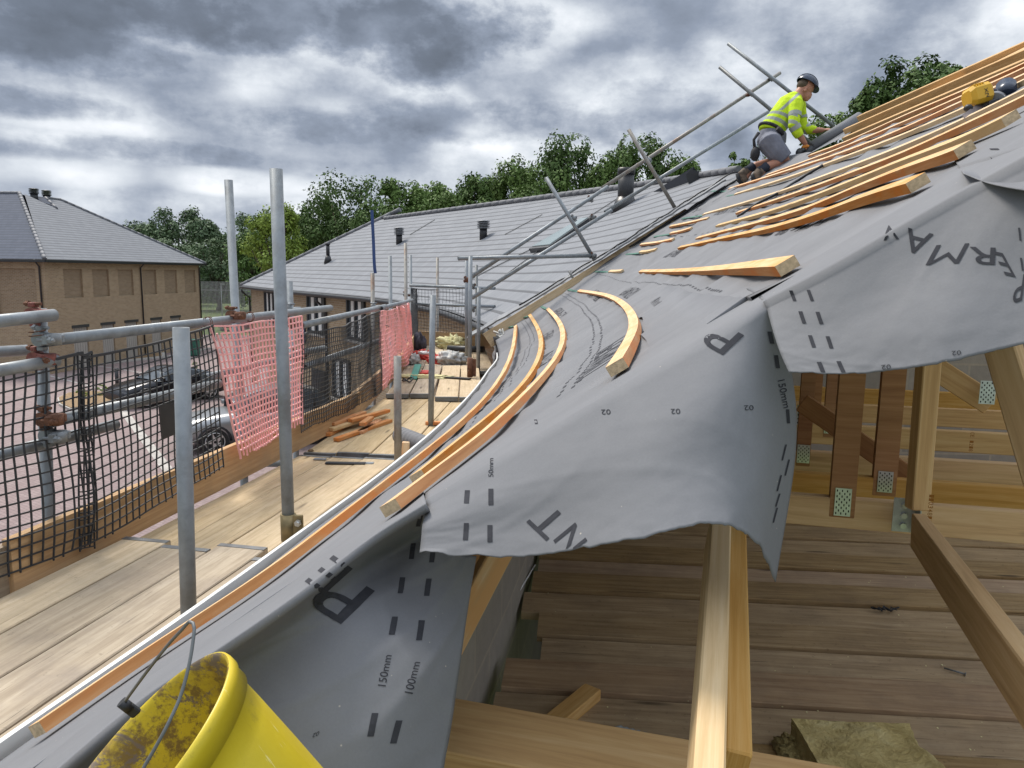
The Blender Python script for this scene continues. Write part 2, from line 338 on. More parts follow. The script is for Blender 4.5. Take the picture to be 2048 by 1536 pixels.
def coupler(P, ax1, ax2, label, mat='galv', s=1.0):
    """scaffold coupler: a band round each tube, a saddle between, and bolts"""
    P = V(P); a1 = V(ax1).normalized(); a2 = V(ax2).normalized(); nrm = a1.cross(a2)
    nrm = nrm.normalized() if nrm.length > .1 else a1.orthogonal().normalized()
    e = thing('scaffold_coupler', label, 'coupler', P, 0, 'scaffold couplers')
    b = MB(); g = .026
    for ax, sg in ((a1, -1), (a2, 1)):
        c = P+nrm*g*sg; side = ax.cross(nrm).normalized()
        b.cyl(c-ax*.022*s, c+ax*.022*s, .0285, n=18); b.box(c+side*.040, ax*.018, side*.010, nrm*.012, .003); b.box(c-side*.038, ax*.016, side*.008, nrm*.014, .003)
    b.box(P, a1*.022, a1.cross(nrm).normalized()*.022, nrm*.012, .003); b.build('clamp_body', mat, e)
    q = MB()
    for ax, sg in ((a1, -1), (a2, 1)):
        c = P+nrm*g*sg; side = ax.cross(nrm).normalized(); p = c+side*.044
        q.cyl(p-nrm*.035*sg, p+nrm*.04*sg, .0065, n=8); q.cyl(p+nrm*.018*sg, p+nrm*.030*sg, .0125, n=6, smooth=False)
    q.build('bolt', 'rust' if mat != 'galv' else 'galv', e); return e
def interp(nodes, t):
    """smooth 1-D interpolation through (t, value) nodes"""
    if t <= nodes[0][0]: return nodes[0][1]+(t-nodes[0][0])*(nodes[1][1]-nodes[0][1])/(nodes[1][0]-nodes[0][0])
    if t >= nodes[-1][0]: return nodes[-1][1]+(t-nodes[-1][0])*(nodes[-1][1]-nodes[-2][1])/(nodes[-1][0]-nodes[-2][0])
    for i in range(len(nodes)-1):
        if nodes[i][0] <= t <= nodes[i+1][0]: break
    def sl(k):
        a = max(0, k-1); c = min(len(nodes)-1, k+1); return (nodes[c][1]-nodes[a][1])/(nodes[c][0]-nodes[a][0])
    h = nodes[i+1][0]-nodes[i][0]; u = (t-nodes[i][0])/h; y0, y1, m0, m1 = nodes[i][1], nodes[i+1][1], sl(i)*h, sl(i+1)*h
    return (2*u**3-3*u*u+1)*y0+(u**3-2*u*u+u)*m0+(-2*u**3+3*u*u)*y1+(u**3-u*u)*m1
def polycat(pts, n):
    """n+1 points along a smooth curve through pts (any vectors)"""
    P = [V(p) for p in pts]; ds = [0]
    for a, b in zip(P, P[1:]): ds.append(ds[-1]+max(1e-6, (b-a).length))
    res = []
    for i in range(n+1):
        t = ds[-1]*i/n; res.append(V([interp([(d, p[k]) for d, p in zip(ds, P)], t) for k in range(len(P[0]))]))
    return res

# ------------------------------------------------------------------ the curved eave and the roof plane that rises from it
EN = [(.2, -1.13), (1.25, -.92), (1.8, -.80), (2.37, -.69), (3.29, -.52), (4.36, -.37), (5.6, -.25), (6.75, -.18), (7.9, -.12), (9.8, -.25), (11.86, -.60), (16.5, -1.82), (21.6, -4.1), (29, -9.0), (35.2, -12.7)]
def xe(y): return interp(EN, y)
def smooth(a, b, t): t = min(1, max(0, (t-a)/(b-a))); return t*t*(3-2*t)
def ze(y): return 4.90+.15*smooth(7, 11, y)
def slope(y): return .65-.05*smooth(9, 15, y)
def roofp(y, v, lift=0.0):
    """point on the roof: y is the station on the eave, v metres (in plan) up from it"""
    dx = (xe(y+.05)-xe(y-.05))/.1; L_ = math.hypot(dx, 1); n_ = V((1/L_, -dx/L_, 0)); m_ = slope(y)
    up = V((-n_.x*m_, -n_.y*m_, 1)).normalized()
    return V((xe(y), y, ze(y)))+n_*v+V((0, 0, m_*v))+up*lift
_b = MB(); _b.grid(lambda a, c: roofp(.2+a*35, -.6+c*6.6), 350, 33); ROOF = _b.bvh()
def hit(tree, px, py, lift=0.0):
    q = ray(px, py).normalized(); loc, nor, i, d = tree.ray_cast(EYE, q, 200)
    if loc is None: return None, None
    if nor.dot(q) > 0: nor = -nor
    return loc+nor*lift, nor
def S(px, py, lift=0.0):
    p, n_ = hit(ROOF, px, py, lift)
    if p is None: raise RuntimeError('roof miss %s %s' % (px, py))
    return p
# ================================================================== BACKGROUND
def brick_mat(name, c1, c2, mortar, sc=1.0):
    t = MT(name, .9); v = t.coord('UV'); b = t.n('ShaderNodeTexBrick'); t.L(v, b.inputs['Vector']); b.inputs['Scale'].default_value = sc
    b.inputs['Brick Width'].default_value = .225; b.inputs['Row Height'].default_value = .075; b.inputs['Mortar Size'].default_value = .011; b.inputs['Mortar Smooth'].default_value = .2
    b.inputs['Color1'].default_value = (*c1, 1); b.inputs['Color2'].default_value = (*c2, 1); b.inputs['Mortar'].default_value = (*mortar, 1)
    n_ = t.noise(v, 1.2, 6, .7); c = t.mix(t.math('MULTIPLY', n_, .45), b.outputs[0], tuple(x*.62 for x in c1), 'MIX'); n2 = t.noise(v, 9, 3)
    c = t.mix(t.math('MULTIPLY', n2, .25), c, tuple(min(1, x*1.25) for x in c2)); t.col(c); t.bump(b.outputs['Fac'], .5, -.006); M[name] = t.m
brick_mat('buff_brick', (.26, .18, .10), (.40, .295, .18), (.42, .37, .30))
brick_mat('panel_brick', (.21, .145, .085), (.31, .225, .14), (.34, .30, .24))
def slate_mat(name, a, b_, row=.285, wid=.30):
    t = MT(name, .8, 0, .25); v = t.coord('UV'); b = t.n('ShaderNodeTexBrick'); t.L(v, b.inputs['Vector']); b.inputs['Scale'].default_value = 1
    b.inputs['Brick Width'].default_value = wid; b.inputs['Row Height'].default_value = row; b.inputs['Mortar Size'].default_value = .0045; b.inputs['Mortar Smooth'].default_value = .2
    b.inputs['Color1'].default_value = (*a, 1); b.inputs['Color2'].default_value = (*b_, 1); b.inputs['Mortar'].default_value = (*[x*.62 for x in a], 1)
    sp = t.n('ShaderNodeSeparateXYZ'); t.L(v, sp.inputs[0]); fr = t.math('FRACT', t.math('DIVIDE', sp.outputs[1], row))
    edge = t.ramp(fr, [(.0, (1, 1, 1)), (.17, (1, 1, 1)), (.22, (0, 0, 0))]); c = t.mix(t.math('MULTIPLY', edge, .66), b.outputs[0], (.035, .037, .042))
    n_ = t.noise(v, .35, 6, .65); c = t.mix(t.math('MULTIPLY', n_, .35), c, tuple(x*.7 for x in a)); t.col(c)
    t.bump(fr, .55, .02); M[name] = t.m
slate_mat('slate_light', (.205, .215, .235), (.24, .25, .27)); slate_mat('slate_blue_shaded', (.075, .09, .125), (.095, .11, .15))  # second slate is a darker copy, roof shade put into its blue colour
# ground
t = MT('grass_mat', .95); v = t.coord('Object'); t.col(t.ramp(t.noise(v, .35, 8, .7), [(.3, (.06, .10, .025)), (.7, (.16, .21, .06))])); t.bump(t.noise(v, 9, 5), .6, .05); M['grass'] = t.m
t = MT('paving_mat', .9); v = t.coord('Object', rot=(0, 0, .6)); b = t.n('ShaderNodeTexBrick'); t.L(v, b.inputs['Vector']); b.inputs['Scale'].default_value = 1
b.inputs['Brick Width'].default_value = .21; b.inputs['Row Height'].default_value = .105; b.inputs['Mortar Size'].default_value = .007
b.inputs['Color1'].default_value = (.235, .165, .16, 1); b.inputs['Color2'].default_value = (.30, .225, .215, 1); b.inputs['Mortar'].default_value = (.14, .11, .105, 1)
n_ = t.noise(v, .22, 7, .7); t.col(t.mix(t.math('MULTIPLY', n_, .45), b.outputs[0], (.20, .17, .17))); t.bump(b.outputs['Fac'], .3, -.004); M['paving'] = t.m
simple('white_line', (.42, .41, .39), .8, 0, .15, 3); simple('bark', (.24, .16, .085), .95, 0, .5, 14, .6); simple('tarmac', (.11, .11, .115), .9, 0, .15, 2, .2)
simple('bark_trunk', (.085, .065, .045), .95, 0, .3, 4, .5)
b = MB(); b.quad((-900, -60, 0), (900, -60, 0), (900, 1600, 0), (-900, 1600, 0)); structure(b.build('ground', 'grass', base=V((0, 0, 0))))
def gpoly(name, pts, z, mat, th=.0):
    P = [Zp(x, y, 0) if len(q) == 2 else V(q) for q in pts for x, y in [q[:2]]]; P = [V((p.x, p.y, z)) for p in P]; b = MB(); k = len(P)
    if th: b.prism([V((p.x, p.y, z-th)) for p in P], (0, 0, th))
    else:
        b.v = P; b.face(tuple(range(k)))
    return structure(b.build(name, mat, base=V((0, 0, 0))))
b = MB(); b.quad((-34, -6, .004), (6, -6, .004), (6, 50, .004), (-34, 50, .004)); b.f = []; b.uv = []; b.sm = []; b.v = [V(q) for q in ((-70, -6, .004), (9, -6, .004), (9, 20, .004), (-6, 42, .004), (-14, 62, .004), (-20, 66, .004), (-50, 66, .004), (-70, 60, .004))]
b.face(tuple(range(8))); structure(b.build('paved_road', 'paving', base=V((0, 0, 0))))
def strip(name, a, c, w, z, mat, h=0.0):
    A = Zp(*a, 0); B = Zp(*c, 0); d = (B-A).normalized(); sd_ = V((-d.y, d.x, 0))*w/2; b = MB()
    if h: b.box(V(((A.x+B.x)/2, (A.y+B.y)/2, h/2)), (B-A)/2, sd_, V((0, 0, h/2)), .01)
    else: b.quad(*[V((p.x, p.y, z)) for p in (A-sd_, B-sd_, B+sd_, A+sd_)])
    return structure(b.build(name, mat))
for a, c in (((100, 752), (250, 790)), ((250, 830), (352, 960)), ((150, 725), (300, 748)), ((560, 800), (640, 812)), ((500, 740), (590, 748)), ((440, 700), (500, 712)), ((330, 775), (450, 800))): strip('parking_line', a, c, .10, .009, 'white_line')
strip('channel_kerb', (246, 822), (352, 962), .30, .013, 'concrete'); strip('kerb', (0, 752), (330, 716), .14, 0, 'concrete', .11); strip('kerb', (330, 716), (420, 698), .14, 0, 'concrete', .11)
# left brick building
K = Zp(105, 748, 0); eR = V((.117, 1, 0)).normalized(); eL = V((-1, .117, 0)).normalized(); EZ = 6.15
def onray_line(px, O, d):
    """distance along the plan line O+d*t seen at image column px (horizon height)"""
    q = ray(px, 600); a = q.x; c = q.y; return (O.x*c-O.y*a)/(d.y*a-d.x*c)
LR = onray_line(401, K, eR); LL = 16.0
bl = thing('brick_building', 'two storey buff brick building with hipped dark slate roof at the left', 'building', (K.x, K.y, 0))
def facade(O, d, L_, n_out, holes, name):
    """brick wall with recessed panels; holes = (u0,u1,z0,z1)"""
    b = MB(); zs = sorted({0, EZ}|{h[2] for h in holes}|{h[3] for h in holes}); us = sorted({0, L_}|{h[0] for h in holes}|{h[1] for h in holes})
    P = lambda u, z, dp=0: O+d*u+V((0, 0, z))-n_out*dp
    for i in range(len(us)-1):
        for j in range(len(zs)-1):
            u, z = (us[i]+us[i+1])/2, (zs[j]+zs[j+1])/2
            if any(h[0] < u < h[1] and h[2] < z < h[3] for h in holes): continue
            q = [(us[i], zs[j]), (us[i+1], zs[j]), (us[i+1], zs[j+1]), (us[i], zs[j+1])]; b.quad(*[P(*x) for x in q], uv=q)
    for u0, u1, z0, z1 in holes:
        c = [(u0, z0), (u1, z0), (u1, z1), (u0, z1)]
        for k in range(4):
            a, e = c[k], c[(k+1) % 4]; b.quad(P(*a), P(*e), P(*e, .12), P(*a, .12), uv=[a, e, (e[0]+.1, e[1]+.1), (a[0]+.1, a[1]+.1)])
    return b.build(name, 'buff_brick', bl), P
hr = []; gz = []
for x0, x1 in ((130, 168), (188, 221), (239, 269), (288, 315), (331, 356), (371, 393)): hr.append((onray_line(x0, K, eR), onray_line(x1, K, eR), 4.05, 5.65))
gar = [(onray_line(a, K, eR), onray_line(c, K, eR), .05, 2.35) for a, c in ((142, 172), (200, 225), (248, 272), (300, 320), (340, 358))]
_, PR = facade(K, eR, LR, V((eR.y, -eR.x, 0)), hr+gar, 'wall')
for h in hr:
    b = MB(); q = [(h[0], h[2]), (h[1], h[2]), (h[1], h[3]), (h[0], h[3])]; b.quad(*[PR(*x, .12) for x in q], uv=q); b.build('blind_window', 'panel_brick', bl)
simple('garage_grey', (.36, .34, .31), .5, 0, .05, 1)
for h in gar:
    b = MB(); nn = 6
    for k in range(nn):
        a = h[0]+(h[1]-h[0])*k/nn; c = h[0]+(h[1]-h[0])*(k+1)/nn-.03; o_ = V((eR.y, -eR.x, 0)); b.box(PR((a+c)/2, (h[2]+h[3])/2, .09), eR*(c-a)/2, o_*.015, V((0, 0, (h[3]-h[2])/2)), .005)
    b.build('louvred_door', 'garage_grey', bl); b = MB(); b.box(PR((h[0]+h[1])/2, h[3]+.08, -.01), eR*((h[1]-h[0])/2+.1), V((eR.y, -eR.x, 0))*.02, V((0, 0, .08))); b.build('lintel', 'frame_dark', bl)
hl = [(.55, 2.9, 3.0, 5.65), (3.7, 6.0, 3.0, 5.65), (6.9, 9.2, 3.0, 5.65)]
_, PL = facade(K, eL, LL, V((-.117, -1, 0)).normalized(), hl, 'wall')
for h in hl:
    b = MB(); q = [(h[0], h[2]), (h[1], h[2]), (h[1], h[3]), (h[0], h[3])]; b.quad(*[PL(*x, .12) for x in q], uv=q); b.build('blind_window', 'panel_brick', bl)
far = K+eR*LR; fl = far+eL*LL; b = MB(); b.quad(far, fl, fl+V((0, 0, EZ)), far+V((0, 0, EZ)), uv=[(0, 0), (LL, 0), (LL, EZ), (0, EZ)]); b.build('wall', 'buff_brick', bl)
# roof planes: hips at 45 degrees in plan
ov = .35; c0 = K-eR*ov-eL*ov+V((0, 0, EZ)); c1 = far+eR*ov-eL*ov+V((0, 0, EZ)); mL = .62
def rp(u, w, base=c0): return base+eR*u+eL*w+V((0, 0, mL*w))
W1 = None; best = 1e9
for i in range(100, 900):
    w_ = i*.01; P_ = c0+eL*w_+eR*w_+V((0, 0, mL*w_))-EYE; dd = P_.dot(fwd); yy = 768-FPX*P_.dot(upv)/dd
    if abs(yy-386) < best: best = abs(yy-386); W1 = w_
LE = (c1-c0).length; W2 = W1*.98
b = MB(); ridge_a = rp(W1, W1); wn = W1*.80
pts = [(0, 0), (LE, 0), (LE-W2, W2), (LE-W2-1.3, W2), (LE-W2-1.9, wn), (W1+.4, W1)]; sl = math.sqrt(1+mL*mL)
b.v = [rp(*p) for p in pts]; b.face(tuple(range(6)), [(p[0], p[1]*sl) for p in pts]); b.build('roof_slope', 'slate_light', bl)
b = MB(); A = c0; Bc = c0+eL*(LL+ov); rid = rp(W1, W1); q = [A, rid, rid+eL*LL, Bc]; b.quad(*q, uv=[(0, 0), (W1, W1*sl), (LL+W1, W1*sl), (LL, 0)]); b.build('roof_slope', 'slate_blue_shaded', bl)  # same roof as the pale slope; its shade is painted in with darker slate
b = MB(); q = [rp(W1, W1), rp(LE-W2-1.3, W1*.8), rp(LE-W2, W2), rp(LE-W2, W2)+eL*LL, rp(W1, W1)+eL*LL]; b.v = [V((p.x, p.y, p.z-.02)) for p in q]; b.face((0, 1, 2, 3, 4)); b.build('roof_slope', 'slate_blue_shaded', bl)
b = MB(); q = [c1, rp(LE-W2, W2), rp(LE-W2, W2)+eL*LL, c1+eL*LL]; b.quad(*q); b.build('roof_slope', 'slate_blue_shaded', bl)
b = MB(); q = [rp(LE-W2-1.9, wn+.01)+V((0, 0, .02)), rp(LE-W2-1.3, W2)+V((0, 0, .05)), rp(LE-W2-1.3, W2)+eL*2-eR*1.6+V((0, 0, .05)), rp(LE-W2-3.4, wn)+eL*.6]; b.quad(*q, uv=[(0, 0), (1, 1), (2, 1), (2, 0)]); b.build('dormer_slope', 'slate_blue_shaded', bl)
def ridge(parent, a, c, n=None, r=.11, name='ridge_tiles', mat='ridge_tile'):
    a = V(a); c = V(c); n = n or max(2, int((c-a).length/.45)); b = MB()
    for k in range(n):
        p = a.lerp(c, k/n); q = a.lerp(c, (k+1.04)/n); b.cyl(p, q, r*.95, r*1.06, 8)
    return b.build(name, mat, parent)
ridge(bl, c0, rid); ridge(bl, c1, rp(LE-W2, W2)); ridge(bl, rid, rid+eL*LL); ridge(bl, rp(LE-W2-1.9, wn), rp(LE-W2-1.3, W2), r=.09); ridge(bl, rp(LE-W2-1.3, W2), rp(LE-W2, W2), r=.09)
b = MB()
for a, c, n_ in ((c0, c1, -eL), (c0, Bc, -eR)):
    b.box((a+c)/2+n_*.02+V((0, 0, -.09)), (c-a)/2+(c-a).normalized()*.05, n_*.07, V((0, 0, .07)), .01); b.box((a+c)/2-n_*.17+V((0, 0, -.13)), (c-a)/2-(c-a).normalized()*.1, n_*.16, V((0, 0, .02)))
b.build('gutter', 'black_metal', bl)
def downpipe(par, P, z0, z1, nrm, out=.35, r=.045):
    b = MB(); P = V(P); b.pipe([P+nrm*out+V((0, 0, z1)), P+nrm*out*.9+V((0, 0, z1-.12)), P+nrm*.07+V((0, 0, z1-.38)), P+nrm*.07+V((0, 0, z0))], r, 8)
    return b.build('downpipe', 'black_metal', par)
nR = V((eR.y, -eR.x, 0)); nL = V((-.117, -1, 0)).normalized()
downpipe(bl, K+eR*onray_line(283, K, eR), 0, EZ, nR); downpipe(bl, far-eR*.1, 0, EZ, nR); downpipe(bl, K+eL*.25, 0, EZ, nL)
for k in (0, 1):
    b = MB(); P = rp(W1+1.4+k*1.1, W1+.15)+V((0, 0, -.45)); b.cyl(P, P+V((0, 0, .45)), .22, n=14)
    for j in range(4): b.cyl(P+V((0, 0, .46+j*.09)), P+V((0, 0, .51+j*.09)), .30, .25, 14)
    b.build('roof_vent', 'frame_dark', bl)

# mid building with the slate roof that bends into ours
mb_ = thing('slate_building', 'long buff brick building under a pale grey slate roof behind the scaffold', 'building', (-6, 26, 0))
YV = 9.9; YF = 35.2; RO = 5.6
def pxy(P): v_ = V(P)-EYE; d_ = v_.dot(fwd); return 1024+FPX*v_.dot(rgt)/d_, 768-FPX*v_.dot(upv)/d_
def _rv(y):
    lo, hi = 2.0, RO
    for _ in range(24):
        m_ = (lo+hi)/2; X, Y = pxy(roofp(y, m_)); 
        if Y > 376-(X-1240)*(.150 if X > 1240 else .130): lo = m_
        else: hi = m_
    return lo
RVN = [(9.0+.5*i, _rv(9.0+.5*i)) for i in range(44)]
def ridge_v(y): return interp(RVN, y)
def vmax(y): 
    t = math.hypot(YF-y, xe(YF)-xe(y)); return min(ridge_v(y), max(.02, t))
def arcl(y):
    if not hasattr(arcl, 'c'):
        s_ = 0; arcl.c = [(YV-1, 0)]; yy = YV-1
        while yy < YF: s_ += math.hypot(.25, xe(yy+.25)-xe(yy)); yy += .25; arcl.c.append((yy, s_))
    return interp(arcl.c, y)
slp = math.sqrt(1+.36)
for _k in range(1):
    b = MB(); NY = 90; NV = 16
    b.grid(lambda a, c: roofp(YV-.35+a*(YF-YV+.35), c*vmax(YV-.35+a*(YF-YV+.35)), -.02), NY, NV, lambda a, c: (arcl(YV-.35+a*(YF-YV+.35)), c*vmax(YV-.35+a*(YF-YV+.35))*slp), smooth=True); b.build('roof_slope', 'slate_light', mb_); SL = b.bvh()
b = MB()
def backp(a, c):
    y = 10.2+a*(YF-5.2-10.2); p = roofp(y, ridge_v(y), -.02); dx = (xe(y+.05)-xe(y-.05))/.1; L_ = math.hypot(dx, 1); return p+V((1/L_, -dx/L_, -.75))*c*min(5, ridge_v(y)-1)
b.grid(backp, 30, 2); b.build('roof_slope', 'slate_blue_shaded', mb_)
A_ = roofp(YF, 0, -.02); B_ = roofp(YF-5.3*.86, RO, -.02); dxf = (A_-roofp(YF-1, 0, -.02)).normalized(); per = V((-dxf.y, dxf.x, 0))*-1
b = MB(); A2 = A_+per*10.6; b.quad(A_, A2, B_, B_); b.f = [(0, 1, 2)]; b.uv = [[(0, 0)]*3]; b.sm = [False]; b.v = [A_, A2, B_]; b.build('roof_slope', 'slate_blue_shaded', mb_)
b = MB(); prev = None
for k in range(62):
    y = 8.0+k*(YF-5.05-8.0)/61; p = roofp(y, ridge_v(y), .02)
    if prev is not None and y > 10.2: b.cyl(prev, prev.lerp(p, 1.05), .045+.03*smooth(12, 20, y), .052+.035*smooth(12, 20, y), 8)
    prev = p
b.build('ridge_tiles', 'ridge_tile', mb_)
ridge(mb_, A_, roofp(YF-5.05, RO, 0), r=.10, name='hip_tiles')
b = MB()
def wallp(a, z): 
    y = 10.0+a*(YF-10.3); p = roofp(y, .38, 0); return V((p.x, p.y, z))
b.grid(lambda a, c: wallp(a, c*(ze(12)-.02)), 80, 6, lambda a, c: (arcl(max(10, 10.0+a*(YF-10.3))), c*5)); b.build('wall', 'buff_brick', mb_); WL = b.bvh()
e1 = wallp(1, 0); e2 = e1+per*9.6; b = MB(); b.quad(e1, e2, e2+V((0, 0, 5)), e1+V((0, 0, 5)), uv=[(0, 0), (9, 0), (9, 5), (0, 5)]); b.build('wall', 'buff_brick', mb_)
b = MB(); pts = [roofp(9.9+k*(YF-9.9)/50, -.05, -.07) for k in range(51)]; b.pipe(pts, .062, 8); b.sweep([roofp(9.9+k*(YF-9.9)/50, .13, -.27) for k in range(51)], [(0, 0, 1)]*51, .30, .17); b.build('gutter', 'black_metal', mb_)
def wbox(par, name, px0, py0, px1, py1, mat, out=.02, dep=.03, inset=None):
    P = [hit(WL, x, y)[0] for x, y in ((px0, py0), (px1, py0), (px0, py1))]; n_ = hit(WL, (px0+px1)/2, (py0+py1)/2)[1]
    x_ = P[1]-P[0]; x_.z = 0; h = (P[0].z-P[2].z)/2; c = P[0]+x_/2; c.z = P[0].z-h; b = MB(); b.box(c+n_*out, x_/2, n_*dep, V((0, 0, h)), .004); o = b.build(name, mat, par); return c, x_, n_, h
def window(px0, py0, px1, py1):
    c, x_, n_, h = wbox(mb_, 'window', px0, py0, px1, py1, 'pane', .005, .02); w_ = x_/2; b = MB(); Z_ = V((0, 0, 1)); xn = x_.normalized()
    for s_ in (-1, 1): b.box(c+w_*s_+n_*.04, xn*.06, n_*.035, Z_*h); b.box(c+Z_*h*s_+n_*.041, w_, n_*.036, Z_*.05)
    b.box(c+n_*.04, xn*.045, n_*.033, Z_*h); b.build('window_frame', 'frame_dark', mb_); b = MB(); b.box(c-Z_*(h+.07)+n_*.06, w_*1.1, n_*.09, Z_*.035); b.build('window_sill', 'concrete', mb_)
    b = MB(); b.box(c+w_*.45+n_*.03, w_*.16, n_*.006, Z_*h*.9); b.box(c-w_*.42+n_*.03, w_*.16, n_*.006, Z_*h*.9); b.build('curtain', 'white_plastic', mb_)
window(531, 583, 548, 640); window(617, 590, 650, 662); window(697, 597, 730, 675); window(560, 690, 580, 770); window(668, 715, 700, 790)
wbox(mb_, 'door', 625, 735, 652, 838, 'frame_dark', .02, .03); wbox(mb_, 'door', 518, 722, 536, 788, 'white_plastic', .02, .03)
for px in (504, 656): 
    p, n_ = hit(WL, px, 640); downpipe(mb_, V((p.x, p.y, 0)), 0, 4.85, V((n_.x, n_.y, 0)).normalized(), .42)
sgp, sgn = hit(WL, 606, 668); sg = thing('wall_sign', 'small navy sign with white lettering on the brick wall behind the netting', 'sign', sgp+sgn*.04)
xr = V((0, 0, 1)).cross(sgn).normalized(); b = MB(); b.box(sgp+sgn*.04, xr*.36, sgn*.015, V((0, 0, .30)), .004); simple('navy', (.015, .025, .07), .5); b.build('panel', 'navy', sg)
b = MB()
for r_, segs in ((.15, ((-.25, -.12), (-.08, .10), (.14, .26))), (0.0, ((-.2, .02), (.06, .22))), (-.14, ((-.18, -.02), (.03, .17)))):
    for a, c in segs: b.box(sgp+sgn*.058+xr*(a+c)/2+V((0, 0, r_)), xr*abs(c-a)/2, sgn*.002, V((0, 0, .035)))
b.build('lettering', 'white_plastic', sg)
def SLp(px, py, lift=0): return hit(SL, px, py, lift)
def rvent(px0, py0, ht, label, kind):
    p, n_ = SLp(px0, py0, -.05); e = thing('roof_vent', label, 'vent', p, 0, 'vents on the slate roof' if kind == 'louvre' else None); b = MB()
    if kind == 'louvre':
        r_ = .11; b.cyl(p, p+V((0, 0, ht*.62)), r_, n=12); b.build('pipe', 'black_metal', e); b = MB()
        for j in range(5): b.cyl(p+V((0, 0, ht*(.60+j*.085))), p+V((0, 0, ht*(.645+j*.085))), r_*1.75, r_*1.4, 14)
        b.cyl(p+V((0, 0, ht*.58)), p+V((0, 0, ht*1.0)), r_*1.1, n=12); b.build('louvre_cap', 'lead', e)
    elif kind == 'pipe':
        b.cyl(p, p+V((0, 0, .3)), .17, .09, 12); b.cyl(p+V((0, 0, .3)), p+V((0, 0, ht)), .07, n=12); b.cyl(p+V((0, 0, ht)), p+V((0, 0, ht+.06)), .095, n=12); b.build('pipe', 'black_metal', e)
    else:
        b.cyl(p, p+V((0, 0, ht)), .16, n=16); b.build('pipe', 'black_metal', e); b = MB(); b.cyl(p+V((0, 0, ht-.02)), p+V((0, 0, ht+.10)), .175, n=16); b.build('cap', 'black_metal', e); b = MB(); b.cyl(p-V((0, 0, .1)), p+V((0, 0, .22)), .30, .17, 14); b.build('flashing', 'black_metal', e)
    return e
rvent(655, 525, .72, 'thin black soil pipe with wide foot low on the slate roof', 'pipe'); rvent(797, 487, .60, 'louvred vent stack on the slate roof, the farther and smaller looking of the two', 'louvre')
rvent(965, 477, .55, 'louvred vent stack on the slate roof, the nearer one right of centre', 'louvre'); rvent(1248, 412, .68, 'tall black flue standing high on the slate roof under the sloping tubes', 'flue')
# skylight
q = [SLp(x, y, .06)[0] for x, y in ((1061, 505), (1170, 442), (1187, 440), (1100, 502))]; n_ = SLp(1130, 475)[1]; e = thing('skylight', 'long narrow rooflight set in the slate roof behind the sloping tubes', 'skylight', q[0]); b = MB(); b.prism([p-n_*.10 for p in q], n_*.13); b.build('frame', 'frame_dark', e)
c_ = sum(q, V())/4; simple('skyglass', (.30, .36, .36), .15, 0, .1, 1); b = MB(); b.prism([c_+(p-c_)*.88+n_*.03 for p in q], n_*.02); b.build('pane', 'skyglass', e)
# small gablet vent near the ridge
p, n_ = SLp(1372, 372, 0); e = thing('roof_gablet', 'small dark triangular gablet on the ridge beside the kneeling roofer', 'gablet', p); a = roofp(12.9, RO, .15)
tip, _n = SLp(1308, 388, .04); q1, _n = SLp(1378, 364, .02); q2, _n = SLp(1396, 361, .02); top = (q1+q2)/2+V((0, 0, .22)); b = MB(); b.v = [tip, q1-V((0, 0, .1)), q2+V((.3, .3, -.1)), top]; 
for f_ in ((0, 1, 3), (1, 2, 3), (0, 3, 2)): b.face(f_)
b.build('dormer', 'slate_blue_shaded', e); b = MB(); b.cyl(top-V((0, 0, .16))-ray(1380, 360)*.1, top-V((0, 0, .16))+ray(1380, 360)*.2, .12, n=6, smooth=False); b.build('end_cap', 'frame_dark', e)
# mitred joint lines in the slates
for pts in ([(930, 566), (1000, 530), (1083, 490)], [(1000, 560), (1110, 480), (1240, 395)], [(1010, 470), (1085, 430)], [(820, 470), (870, 440)]):
    P = [SLp(x, y, .012) for x, y in pts]; dense = polycat([p[0] for p in P], 24); b = MB(); b.sweep(dense, [P[0][1]]*25, .035, .012); b.build('mitre_joint', 'frame_dark', mb_)

